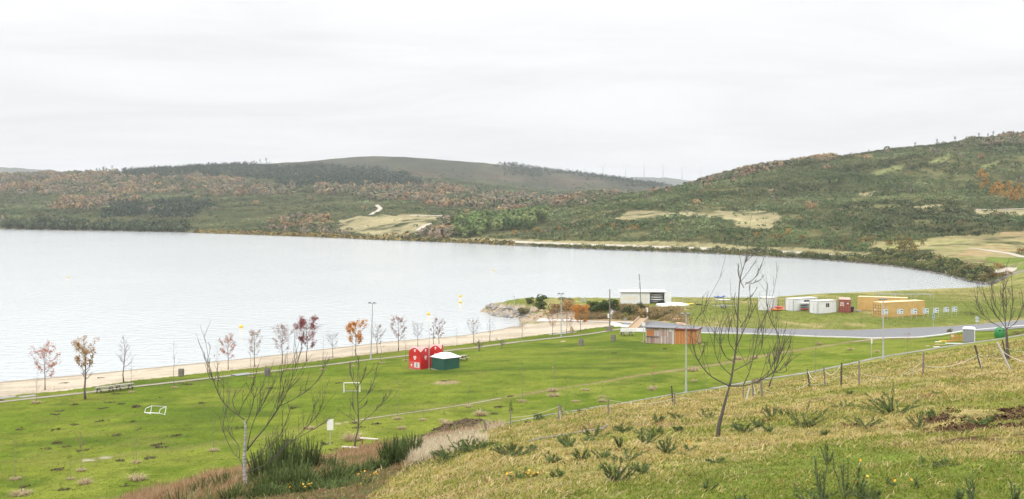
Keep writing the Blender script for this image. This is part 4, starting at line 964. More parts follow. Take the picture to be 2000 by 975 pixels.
# ------------------------------------------------------------------ the large bare trees in front, limb by limb
def traced(nm, label, base, trunk, limbs, seed, bark, tbark, r0, twig=1.0, sub=2, spread=.45, trunk_n=8):
    rg = np.random.default_rng(seed); p0 = at(*base); d = p0[1]; s = F / d
    rt = root(nm, p0, label, 'tree')
    def W(pt, off): return np.array([(pt[0] - base[0]) / s, off, (base[1] - pt[1]) / s])
    tp = [W(q, 0) for q in trunk]; tp[0][2] -= .3
    mb = MB(); n = len(tp); mb.tube(tp, [r0 * (1.12 if k == 0 else 1 - .62 * k / (n - 1)) for k in range(n)], trunk_n); mb.build('trunk', bark, rt, smooth=True)
    for li, (pts, rr) in enumerate(limbs):
        dirn = rg.uniform(-1, 1); q = [W(pts[0], 0)]; L = 0
        for k in range(1, len(pts)):
            L += math.hypot(pts[k][0] - pts[k - 1][0], pts[k][1] - pts[k - 1][1]) / s; q.append(W(pts[k], dirn * spread * L))
        # smooth
        qq = []
        for k in range(len(q) - 1):
            a = q[max(k - 1, 0)]; b = q[k]; c = q[k + 1]; e = q[min(k + 2, len(q) - 1)]
            for t in (0, .5): qq.append(.5 * (2 * b + (c - a) * t + (2 * a - 5 * b + 4 * c - e) * t * t + (3 * b - a - 3 * c + e) * t ** 3))
        qq.append(q[-1]); n = len(qq)
        mb = MB(); R = [max(rr * .58 * (1 - .80 * k / (n - 1)), .009 * d / 30) for k in range(n)]; mb.tube(qq, R, 6)
        nt_ = max(3, int(L * 4.6 * twig))
        for j in range(nt_):
            t = rg.uniform(.18, 1) * (n - 1); i = min(int(t), n - 2); b = qq[i] * (1 - t + i) + qq[i + 1] * (t - i); tan = qq[i + 1] - qq[i]; tan /= np.linalg.norm(tan) + 1e-9
            l = rg.uniform(.3, .95) * min(1.0, L * .5); side = rg.normal(0, 1, 3) * np.array([.75, .75, .35]); e = b + (tan * .8 + side * .55 + np.array([0, 0, .55])) * l
            m_ = (b + e) / 2 + rg.normal(0, .04, 3) * l + np.array([0, 0, -.06 * l])
            tk_ = d / 36.0; mb.tube([b, m_, e], [max(R[i] * .40, .0075 * tk_), .0068 * tk_, .004 * tk_], 4, cap=False)
            for jj in range(sub if rg.uniform() < .6 else 1):
                f_ = b + (e - b) * rg.uniform(.35, .95); e2 = f_ + (tan * .7 + rg.normal(0, .4, 3) + np.array([0, 0, .5])) * l * .5; mb.tube([f_, e2], [.006 * tk_, .0035 * tk_], 3, cap=False)
        mb.build('branch', tbark, rt, smooth=True)
    return rt
traced('bare_tree', 'large bare tree with a slanting dark trunk and bowl shaped crown on the dry slope', (1400, 853), [(1400, 853), (1404, 833), (1411, 805), (1418, 778), (1425, 753)], [
    ([(1425, 753), (1430, 736), (1435, 712), (1441, 683), (1445, 655), (1448, 620), (1454, 560), (1460, 536), (1470, 512), (1478, 501)], .055),
    ([(1424, 754), (1408, 746), (1390, 736), (1376, 722), (1366, 708), (1357, 688), (1352, 660), (1355, 640), (1364, 620), (1380, 606)], .036),
    ([(1426, 754), (1445, 754), (1464, 751), (1490, 740), (1510, 726), (1520, 704), (1523, 678), (1518, 650), (1507, 632), (1497, 606)], .040),
    ([(1452, 752), (1462, 730), (1469, 706), (1476, 672), (1480, 645), (1483, 622)], .026), ([(1428, 733), (1416, 722), (1404, 706), (1398, 684), (1399, 660), (1406, 636)], .024), ([(1436, 708), (1420, 700), (1410, 684), (1407, 660), (1412, 632)], .02),
    ([(1434, 724), (1452, 716), (1468, 708), (1486, 692), (1494, 668), (1496, 638)], .024), ([(1443, 668), (1455, 644), (1466, 624), (1474, 596)], .016), ([(1447, 630), (1438, 612), (1434, 590), (1437, 572)], .012), ([(1446, 640), (1462, 616), (1470, 590)], .012),
    ([(1455, 556), (1470, 547), (1482, 534), (1488, 517)], .016), ([(1453, 562), (1444, 546), (1439, 528), (1441, 518)], .011), ([(1456, 552), (1470, 553), (1484, 545)], .010), ([(1451, 588), (1464, 582), (1474, 572)], .009), ([(1480, 745), (1500, 722), (1508, 700), (1510, 672)], .02), ([(1440, 690), (1424, 672), (1420, 650), (1425, 620)], .014), ([(1498, 734), (1510, 716), (1526, 700), (1536, 680)], .014), ([(1364, 704), (1372, 690), (1374, 668)], .012)], 21, BARKD, BARKD, .062)
traced('birch_tree', 'leafless young birch with white bark and wide dark limbs among the broom', (478, 968), [(478, 968), (479, 945), (477.5, 915), (477.5, 886), (479, 860), (480, 838), (477.5, 820)], [
    ([(477.5, 820), (464.7, 810), (446.6, 795), (433, 777), (425.4, 758), (419.3, 740), (412, 722), (415, 697)], .034), ([(466, 811), (474, 792), (483, 777), (496, 756), (506, 738)], .02), ([(479, 830), (487, 812), (491, 795), (496, 776), (502, 755)], .026), ([(483, 875), (490, 850), (501, 819), (513, 798), (528, 774), (543, 750), (553, 732)], .026),
    ([(482, 880), (501, 855), (519, 834), (537, 807), (552, 783), (562, 762), (574, 725), (581, 704), (591, 678)], .046), ([(549, 792), (574, 780), (598, 765), (616, 747), (630, 729)], .024), ([(481, 905), (504, 892), (528, 871), (547, 852), (562, 825), (577, 786)], .028), ([(478, 925), (513, 910), (531, 898), (550, 880), (574, 859), (598, 834), (619, 813), (633, 785)], .032),
    ([(560, 870), (589, 852), (616, 838), (638, 825)], .016), ([(477, 922), (468, 901), (453, 889), (437, 865), (427, 840), (430, 813)], .026), ([(468, 895), (465, 871), (447, 852), (442, 834)], .016), ([(540, 803), (546, 780), (552, 750), (556, 722)], .014), ([(466, 810), (456, 796), (452, 782), (458, 768)], .012), ([(560, 765), (575, 750), (588, 738)], .012), ([(606, 826), (612, 806), (614, 790)], .010), ([(497, 776), (508, 764), (514, 742)], .012), ([(420, 742), (410, 738), (407, 720), (407, 705)], .010)], 22, BARKW, BARKD, .076, twig=.9)
traced('bare_tree', 'slim bare tree with a straight dark stem beside the two plank benches', (691, 880), [(691, 880), (695, 856), (700, 836), (700, 812), (699, 790), (698, 760), (699, 735)], [
    ([(699, 735), (699, 722), (700, 700)], .02), ([(700, 830), (692, 822), (681, 815), (666, 807)], .016), ([(700, 832), (712, 820), (724, 811), (745, 790), (752, 782)], .022), ([(699, 788), (709, 780), (716, 772), (726, 754), (730, 738)], .018), ([(698, 758), (706, 745), (713, 730), (717, 712)], .016), ([(698, 762), (691, 748), (686, 734), (683, 718)], .014), ([(700, 815), (690, 800), (687, 785)], .010), ([(699, 800), (712, 792), (718, 782)], .010)], 23, BARKD, BARKD, .075, twig=.7)
traced('bare_tree', 'bare tree with upright fan of branches beside the green igloo bin', (1968, 704), [(1968, 704), (1968, 690), (1967, 672), (1966, 652), (1965, 640)], [
    ([(1965, 640), (1961, 622), (1957, 600), (1954, 575), (1955, 552)], .05), ([(1965, 642), (1957, 628), (1946, 612), (1937, 600), (1928, 572)], .03), ([(1966, 646), (1972, 630), (1978, 610), (1982, 585), (1981, 560)], .034), ([(1966, 642), (1984, 630), (1994, 610), (2002, 590), (2004, 570)], .028), ([(1965, 644), (1945, 632), (1930, 618), (1920, 598), (1921, 582)], .024), ([(1963, 632), (1967, 610), (1970, 585), (1969, 562)], .022), ([(1960, 620), (1949, 602), (1943, 580), (1944, 560)], .02), ([(1967, 655), (1990, 648), (2006, 638)], .016)], 24, BARKD, BARKD, .13, twig=.8)
traced('bare_tree', 'small leaning bare tree with a round twiggy crown behind the big bare tree', (1499, 759), [(1499, 759), (1505, 745), (1510, 734), (1514, 724)], [
    ([(1514, 724), (1522, 708), (1530, 694), (1538, 676)], .04), ([(1513, 726), (1512, 708), (1510, 690), (1513, 668)], .03), ([(1513, 728), (1526, 722), (1538, 712), (1545, 694)], .03), ([(1514, 724), (1518, 700), (1524, 680), (1526, 658)], .03), ([(1512, 730), (1504, 716), (1500, 700), (1502, 684)], .024), ([(1514, 727), (1530, 730), (1540, 724)], .02)], 25, BARKD, BARKD, .06, twig=.8)
# ------------------------------------------------------------------ road, kerbs, paths
ASPH = mat('asphalt', (.165, .167, .174), (.13, .132, .138), 1.2, .85, bump=.3, bscale=40)
WPAINT = mat('white_kerb', (.62, .61, .58), (.50, .49, .46), 2, .8)
CONC = mat('concrete', (.36, .345, .32), (.25, .235, .21), 1.5, .9, bump=.3)
GRAVP = mat('path_gravel', (.27, .24, .18), (.20, .175, .13), 1.3, .95)
def sheet(name, u0, u1, dn, df, m, lift, n=4, step=6.0, kind='structure'):
    us_ = np.arange(u0, u1 + .1, step); a = np.interp(us_, UG, dn) if not callable(dn) else np.array([dn(u) for u in us_]); b = np.interp(us_, UG, df) if not callable(df) else np.array([df(u) for u in us_])
    rows = []
    for k in range(n + 1):
        d = a + (b - a) * k / n; x = (us_ - 1000) * d / F; rows.append(np.stack([x, d, land(x, d) + lift], 1))
    V = np.concatenate(rows); N = len(us_); i = np.arange(n)[:, None] * N + np.arange(N - 1)[None]
    o = link(name, np_mesh(name, V, np.stack([i, i + 1, i + 1 + N, i + N], -1).reshape(-1, 4), m, smooth=True)); tag(o, kind=kind); return o
def raised(name, pts, w, h, m, step=1.0, kind='structure', low=-.25):
    q = []
    for (ax, ay), (bx, by) in zip(pts[:-1], pts[1:]):
        n = max(1, int(math.hypot(bx - ax, by - ay) / step)); q += [(ax + (bx - ax) * i / n, ay + (by - ay) * i / n) for i in range(n)]
    q.append(pts[-1]); q = np.array(q); t = np.gradient(q, axis=0); t /= np.linalg.norm(t, axis=1, keepdims=True) + 1e-9; nr = np.stack([-t[:, 1], t[:, 0]], 1)
    z = land(q[:, 0], q[:, 1]); k = 3; z = np.convolve(np.pad(z, k, mode='edge'), np.ones(2 * k + 1) / (2 * k + 1), 'valid')
    rows = [np.column_stack([q + nr * (s * w), z + hh]) for s, hh in ((-.5, low), (-.5, h), (.5, h), (.5, low))]
    N = len(q); V = np.concatenate(rows); i = np.arange(3)[:, None] * N + np.arange(N - 1)[None]
    o = link(name, np_mesh(name, V, np.stack([i, i + 1, i + 1 + N, i + N], -1).reshape(-1, 4)[:, ::-1], m)); tag(o, kind=kind); return o
sheet('road', 1216, 2900, TD[:, 8] + .3, TD[:, 9] - .3, ASPH, .06, 6)
def dline(uu, D, off=0.0): return [((u - 1000) * (float(np.interp(u, UG, D)) + off) / F, float(np.interp(u, UG, D)) + off) for u in uu]
raised('kerb', dline(range(1214, 2900, 8), TD[:, 8], .15), .42, .16, WPAINT)
raised('kerb', dline(range(1270, 2900, 8), TD[:, 9], -.15), .25, .13, CONC)
sheet('parking', 1900, 2500, lambda u: float(np.interp(u, UG, TD[:, 8])) - float(pl([(1900, .3), (1930, 5.0), (2500, 7)], u)), lambda u: float(np.interp(u, UG, TD[:, 8])) - .08, ASPH, .055, 3)
PATH_P = [(-300, 818), (-150, 801), (0, 785.5), (187, 765), (262, 756), (400, 739.6), (462, 733), (528, 726), (723, 702.5), (796, 695), (855, 687.5), (1004, 669), (1098, 659), (1179, 648.5), (1222, 643)]
strip('path', [at(*p)[:2] for p in PATH_P], 1.5, GRAVP, .045, .8, wv=.15)
strip('path', [at(*p)[:2] for p in ((1042, 627), (1090, 627.5), (1150, 628), (1215, 629.5), (1255, 631))], 1.7, mat('pale_concrete', (.50, .46, .42), (.42, .38, .34), 1.2, .9), .10, .8)
strip('path', [at(*p)[:2] for p in ((690, 823), (723, 817), (800, 807), (880, 795), (940, 785.5), (990, 776))], .42, mat('trail_gravel', (.30, .275, .21), (.20, .185, .11), 1.5, .95), .035, .6, wv=.5)
strip('path', [at(*p)[:2] for p in ((1660, 668.5), (1700, 664), (1728, 660.5), (1760, 660.5), (1798, 661))], 1.3, mat('bare_earth', (.30, .23, .16), (.22, .17, .11), 1.2, .95), .05, .5, wv=.5)
DR = [(805, 866), (843, 858.5), (905, 845), (1004, 824), (1072, 811), (1174, 794.5), (1200, 791), (1308, 772), (1391, 760.5), (1492, 742), (1585, 728), (1721, 698.5), (1819, 683), (1947, 664), (2000, 655), (2100, 643)]
DRW = [at(u, v)[:2] for u, v in DR]
DRC = mat('drain_concrete', (.27, .255, .225), (.16, .145, .115), .5, .95, bump=.4, bscale=6)
raised('kerb', DRW[:5], .34, .05, DRC, .7); raised('kerb', DRW[4:9], .32, .07, DRC, .7); raised('kerb', DRW[8:], .6, .11, DRC, .7)
tag(sheet('paving', 1072, 1128, lambda u: dz0(float(pl([(1072, 654.5), (1128, 650)], u)), 1.5), lambda u: dz0(float(pl([(1072, 653.0), (1100, 649.5), (1128, 648.5)], u)), 1.5), CONC, .05, 2, 3), kind='structure')
# ------------------------------------------------------------------ materials of built things
def flat(n, c, c2=None, r=.55, **k): return mat(n, c, c2 or tuple(x * .86 for x in c), k.pop('scale', 3), r, **k)
PLK = mat('plank', (1, 1, 1), (.70, .66, .62), 7, .85, attr='Col', stretch=(3, 3, .35), bump=.25)
WOODT = mat('table_wood', (.36, .32, .28), (.22, .19, .165), 8, .85, bump=.3)
DWOOD = mat('dark_wood', (.085, .065, .05), (.05, .04, .03), 8, .85)
POSTW = mat('fence_wood', (.23, .20, .165), (.13, .11, .09), 9, .9, bump=.4)
WHITE = flat('white_paint', (.74, .74, .72)); WHITE2 = mat('white_cabin', (.72, .73, .73), (.60, .60, .585), 1.1, .55); CREAM = flat('cream_paint', (.70, .66, .58))
GALV = flat('galvanised', (.46, .47, .48), (.36, .37, .38), .5, metal=.3); DARK = flat('dark_void', (.02, .02, .022)); BLACK = flat('black_rubber', (.02, .02, .02), r=.7)
GREY = flat('grey_paint', (.25, .26, .27)); ROOFG = mat('grey_roof', (.20, .205, .215), (.155, .155, .165), 1.5, .8); RUSTW = mat('red_steel', (.27, .07, .05), (.17, .045, .035), 1.6, .6)
YELC = mat('yellow_steel', (.56, .385, .145), (.45, .28, .09), .9, .6); YELR = mat('yellow_sky_sheen', (.66, .52, .30), (.56, .42, .22), .8, .6); BROWNST = mat('rust_brown', (.12, .055, .03), (.07, .035, .02), 2, .8)  # YELR: container roofs paler, overcast sky reflection painted into the yellow
RED_ = mat('red_gloss', (.60, .018, .02), (.42, .012, .014), 1.2, .38); PINK = flat('pale_red_panel', (.60, .10, .10)); GREENK = mat('green_panel', (.016, .095, .066), (.010, .068, .047), .8, .6); GLASS = flat('dark_glass', (.03, .035, .04), r=.15)
GREENB = mat('bin_green', (.02, .20, .045), (.016, .16, .036), 1.5, .45); ORNG = flat('orange_plastic', (.72, .19, .035), r=.4); YEL = flat('yellow_plastic', (.80, .50, .03), r=.4); BLUE = flat('blue_cover', (.03, .09, .42), r=.5); REDK = flat('red_kayak', (.60, .06, .05), r=.35)
BEIGE = mat('beige_timber', (.50, .36, .22), (.38, .26, .15), 4, .8)

# ------------------------------------------------------------------ picnic tables, bins, benches, goals
def table_proto():
    r = bpy.data.objects.new('picnic_table', None); COL.objects.link(r)
    mb = MB()
    for k in range(5): mb.box(-1.2, 1.2, -.37 + k * .15, -.37 + k * .15 + .135, .72, .765, bev=.006)
    mb.build('tabletop', WOODT, r)
    for s in (-1, 1):
        mb = MB()
        for k in range(2): mb.box(-1.2, 1.2, s * .72 - .14 + k * .145, s * .72 - .14 + k * .145 + .13, .42, .465, bev=.006)
        mb.build('seat', WOODT, r)
    for sx in (-.8, .8):
        mb = MB()
        for s in (-1, 1): mb.prism([(s * .30, .72), (s * .18, .72), (s * .70, -.1), (s * .82, -.1)], 'x', sx - .045, sx + .045)
        mb.box(sx - .05, sx + .05, -.84, .84, .34, .42); mb.box(sx - .05, sx + .05, -.37, .37, .64, .72)
        mb.build('leg_frame', DWOOD, r)
    return r
tb = table_proto()
pA = at(207, 766.5); pB = at(241, 762); ang = math.atan2(pB[1] - pA[1], pB[0] - pA[0])
def place(o, p, rz, lb, cat, grp=None): o.location = (p[0], p[1], p[2]); o.rotation_euler = (0, 0, rz); return tag(o, lb, cat, grp)
pm = ((pA[0] + pB[0]) / 2, (pA[1] + pB[1]) / 2); dx, dy = math.cos(ang), math.sin(ang)
for k, s in enumerate((-1.27, 1.27)):
    x, y = pm[0] + dx * s, pm[1] + dy * s; p = (x, y, land(x, y)[0])
    o = tb if k == 0 else dup(tb, p); place(o, p, ang, ('left one of the two wooden picnic tables set end to end by the path', 'right one of the two wooden picnic tables set end to end by the path')[k], 'picnic table', 'wooden picnic tables')
place(dup(tb, (0, 0, 0)), at(1224, 656), .35, 'wooden picnic table on the grass left of the weathered kiosk', 'picnic table', 'wooden picnic tables')
place(dup(tb, (0, 0, 0)), at(899, 705), .8, 'wooden picnic table half hidden behind the green kiosk', 'picnic table', 'wooden picnic tables')
def bin_proto():
    r = bpy.data.objects.new('wooden_bin', None); COL.objects.link(r)
    mb = MB(); mb.lathe([(.36, .02), (.36, .98)], 12); mb.build('liner', GREY, r)
    for k in range(14):
        a = 2 * PI * k / 14; mb = MB(); mb.box(-.072, .072, .36, .405, -.06, 1.08, bev=.006, xf=lambda x, y, z: (x * math.cos(a) - y * math.sin(a), x * math.sin(a) + y * math.cos(a), z)); mb.build('slat', POSTW, r)
    mb = MB()
    for z in (.25, .85): mb.lathe([(.40, z), (.418, z), (.418, z + .05), (.40, z + .05), (.40, z)], 14, cap=False)
    mb.build('hoop', GREY, r); return r
bn = bin_proto()
for k, (u, v, lb) in enumerate(((354, 735.5, 'round wooden slatted bin on the beach side of the path at left'), (522, 734, 'round wooden slatted bin on the lawn by the birch tree top'), (1135, 675.5, 'round wooden slatted bin with a thin stick behind it, on open lawn'), (1198, 666.5, 'round wooden slatted bin nearest the picnic table by the kiosk'))):
    p = at(u, v); o = bn if k == 0 else dup(bn, p); place(o, p, k * .7, lb, 'bin', 'wooden slatted bins')
p = at(1190, 646.5); r = root('wooden_planter', p, 'wide wooden planter box at the foot of the tall plain pole', 'planter', .1); mb = MB(); mb.box(-.55, .55, -.4, .4, -.1, .78, bev=.02); mb.build('box', POSTW, r); mb = MB(); mb.box(-.5, .5, -.35, .35, .782, .80); mb.build('soil', DARK, r)
for u, v, lb in ((14, 777, 'pale concrete slab cut by the left picture edge'), (54, 774.5, 'pale concrete slab beside the path near the first tree')):
    p = at(u, v); mb = MB(); mb.box(-1.05, 1.05, -.6, .6, -.15, .07, bev=.02); tag(mb.build('concrete_slab', mat('old_slab', (.27, .255, .23), (.20, .19, .17), 1.5, .9), None, p, .75), lb, 'slab', None)
p = at(473, 732.5); r = root('shower_platform', p, 'low dark slatted platform lying at the edge of the path', 'platform', .75); mb = MB()
for k in range(7): mb.box(-1.3, 1.3, -.8 + k * .23, -.8 + k * .23 + .2, .08, .13)
mb.build('deck', GREY, r); mb = MB(); mb.box(-1.35, 1.35, -.85, .85, -.1, .078); mb.build('base', DWOOD, r)
def goal(name, p, rz, lb, tip=0.0, w=1.9, h=1.15, dp=.8):
    r = root(name, p, lb, 'goal', rz)
    t = bpy.data.objects.new('frame', None)
    M_ = lambda x, y, z: (x, y * math.cos(tip) - z * math.sin(tip), y * math.sin(tip) + z * math.cos(tip) + (.06 if tip else 0))
    bpy.data.objects.remove(t)
    for nm, parts in (('post', [((-w/2, 0, -.05), (-w/2, 0, h))]), ('post', [((w/2, 0, -.05), (w/2, 0, h))]), ('crossbar', [((-w/2, 0, h), (w/2, 0, h))])):
        mb = MB()
        for a, b in parts: mb.tube([M_(*a), M_(*b)], .048, 8)
        mb.build(nm, WHITE, r)
    for s in (-1, 1):
        mb = MB(); mb.tube([M_(s*w/2, 0, h), M_(s*w/2, dp*.5, h*.95), M_(s*w/2, dp, .03)], .03, 6); mb.tube([M_(s*w/2, 0, .04), M_(s*w/2, dp, .04)], .035, 6); mb.build('stay', WHITE, r)
    mb = MB(); mb.tube([M_(-w/2, dp, .04), M_(w/2, dp, .04)], .035, 6); mb.build('ground_bar', GALV, r)
goal('football_goal', at(687, 766.5), .05, 'small white football goal standing behind the slim bare tree')
goal('football_goal', at(308, 811), -.25, 'small white football goal tipped over on its back on the lawn', tip=1.25, w=1.75, h=1.2, dp=.9)
def sign_panel(name, u, v, w, h, zb, lb, rz=0.0, m=None, post=.035, marks=None, cat='sign', loc=None):
    p = loc or at(u, v); r = root(name, p, lb, cat, rz); mb = MB(); mb.tube([(0, 0, -.3), (0, 0, zb + h * .9)], post, 7); mb.build('post', GALV, r)
    mb = MB(); mb.box(-w/2, w/2, -.05, -.036, zb, zb + h, bev=.004); pn = mb.build('panel', m or WHITE, r)
    if marks:
        mb = MB()
        for a, b, c, d in marks: mb.box(-w/2 + a * w, -w/2 + b * w, -.0545, -.0515, zb + c * h, zb + d * h)
        mb.build('print', flat('print_grey', (.16, .19, .22)), pn)
    return r
sign_panel('notice_board', 645, 870, .55, .98, 1.35, 'white notice board on a grey post above the brown grass', .12, marks=None)
sign_panel('notice_board', 1702, 699.5, .28, .85, 1.9, 'narrow white notice on a thin post left of the lamp by the drain', .5)
sign_panel('notice_board', 1264, 628, .32, .95, 1.9, 'small white notice on the scrubby bank under the boat hut', .4)
for (u, v, a, lb) in ((686, 872, -.28, 'front plank bench with a pale top among the brown grass'), (721, 863, -.30, 'rear plank bench with a pale top beside the straw mound')):
    d = 96 if u < 700 else 101; x = (u - 1000) * d / F; p = (x, d, land(x, d)[0]); r = root('plank_bench', p, lb, 'bench', a)
    mb = MB(); mb.box(-.85, .85, -.14, .14, .46, .55, bev=.01); mb.build('seat', mat('bench_top', (.55, .50, .44), (.44, .38, .32), 5, .8), r)
    for s in (-.7, .7): mb = MB(); mb.box(s - .06, s + .06, -.11, .11, -.2, .46); mb.build('leg', mat('bench_leg', (.26, .14, .07), (.18, .10, .05), 6, .85), r)

# ------------------------------------------------------------------ kiosks
def boards(mb, x0, x1, z0, z1, y, cols, rg, wmin=.14, wmax=.26, th=.03, axis='x', flip=1, gap=.012):
    x = x0
    while x < x1 - .01:
        w = min(rg.uniform(wmin, wmax), x1 - x); c = tuple(np.array(cols[rg.integers(0, len(cols))]) * rg.uniform(.85, 1.15)); j = rg.uniform(0, .012)
        if axis == 'x': mb.box(x, x + w - gap, y - (th + j), y, z0, z1, col=c)
        else: mb.box(y, y + th + j, x, x + w - gap, z0, z1, col=c)
        x += w
rg = np.random.default_rng(9)
KP = at(1261, 670.5); KR = -.35
WEATH = [(.46, .36, .33), (.52, .46, .43), (.30, .19, .16), (.40, .28, .25), (.55, .50, .47), (.34, .21, .18), (.44, .36, .34)]; ORB = [(.50, .21, .065), (.46, .185, .055), (.54, .24, .08)]; TANB = [(.56, .36, .19), (.52, .32, .16), (.60, .40, .22)]
r = root('beach_kiosk', KP, 'weathered wooden kiosk with vertical planks and a shut serving hatch', 'kiosk', KR)
L, D_, Hk = 4.85, 3.2, 2.62
mb = MB(); mb.box(.04, L - .02, .04, D_, -.4, Hk - .09); mb.build('core', DWOOD, r)
mb = MB(); boards(mb, 0, L - .95, 0.05, 1.25, .038, WEATH, rg); boards(mb, 0, .18, 1.25, Hk, .038, WEATH, rg); boards(mb, 2.25, L - .95, 1.25, Hk, .038, WEATH, rg); boards(mb, .18, 2.25, 2.3, Hk, .038, [(.42, .22, .13), (.40, .28, .22)], rg); mb.build('wall', PLK, r)
mb = MB(); boards(mb, 0.02, D_, .05, Hk - .08, 0.006, WEATH, rg, axis='y'); mb.build('wall', PLK, r)
mb = MB(); mb.box(.2, 1.42, -.02, .030, 1.27, 2.18, col=(.46, .17, .05)); boards(mb, 1.44, 2.23, 1.27, 2.18, .03, [(.50, .46, .44), (.42, .36, .34)], rg); ht = mb.build('serving_hatch', PLK, r)
mb = MB(); mb.box(.1, 2.3, -.22, .0, 1.205, 1.255); mb.build('counter', WOODT, ht); mb = MB(); mb.box(.1, 2.3, -.06, -.005, 2.2, 2.27, col=(.50, .40, .32)); mb.build('lintel', PLK, ht)
mb = MB(); boards(mb, L - .93, L - .46, .1, 2.02, .03, [(.40, .32, .30), (.46, .40, .38)], rg); mb.build('door', PLK, r)
mb = MB(); boards(mb, L - .44, L - .02, .1, Hk, .03, [(.66, .62, .60), (.58, .52, .50)], rg); boards(mb, L - .93, L - .46, 2.06, Hk, .03, [(.66, .62, .60)], rg); mb.build('side_panel', PLK, r)
mb = MB(); mb.prism([(-.28, Hk + .02), (-.28, Hk + .12), (D_ + .1, Hk + .03), (D_ + .1, Hk - .07)], 'x', -.18, L - .005); mb.build('roof', ROOFG, r)
def kx(x, y, z=0): return (KP[0] + x * math.cos(KR) - y * math.sin(KR), KP[1] + x * math.sin(KR) + y * math.cos(KR), KP[2] + z)
r = root('storage_shed', kx(L + .03, 0), 'orange brown wooden shed with a maroon roof edge joined to the weathered kiosk', 'shed', KR)
L2, D2, H2 = 3.6, 3.9, 2.56
mb = MB(); mb.box(.03, L2 - .03, .04, D2, -.45, H2 - .13); mb.build('core', DWOOD, r)
mb = MB(); boards(mb, 0, L2, -.02, H2, .038, ORB, rg, .1, .16, gap=.004); mb.build('wall', PLK, r)
mb = MB(); boards(mb, 0, D2, -.02, H2 - .12, L2 - .028, TANB, rg, .12, .2, axis='y', gap=.006); mb.build('end_wall', PLK, r)
mb = MB(); mb.prism([(-.22, H2 + .02), (-.22, H2 + .10), (D2 + .1, H2 - .02), (D2 + .1, H2 - .10)], 'x', 0.0, L2 + .2); rf = mb.build('roof', ROOFG, r)
mb = MB(); mb.box(0, L2 + .22, -.26, -.222, H2 - .08, H2 + .13); mb.prism([(-.26, H2 - .08), (-.26, H2 + .13), (D2 + .1, H2 + .02), (D2 + .1, H2 - .19)], 'x', L2 + .203, L2 + .235); mb.build('fascia', flat('maroon_trim', (.20, .02, .02)), rf)
p = kx(-.25, -.35, 0); r = root('round_sign', (p[0], p[1], land(p[0], p[1])[0]), 'white round sign on a pole at the left corner of the weathered kiosk', 'sign', KR); mb = MB(); mb.tube([(0, 0, -.3), (0, 0, 3.0)], .04, 7); mb.build('post', GALV, r)
mb = MB(); mb.tube([(0, -.045, 3.15), (0, -.08, 3.15)], .33, 24); dk = mb.build('disc', WHITE, r); mb = MB(); mb.box(-.14, -.02, -.084, -.081, 3.1, 3.28); mb.box(.03, .12, -.084, -.081, 3.08, 3.2); mb.build('mark', flat('faded_mark', (.50, .52, .55)), dk)
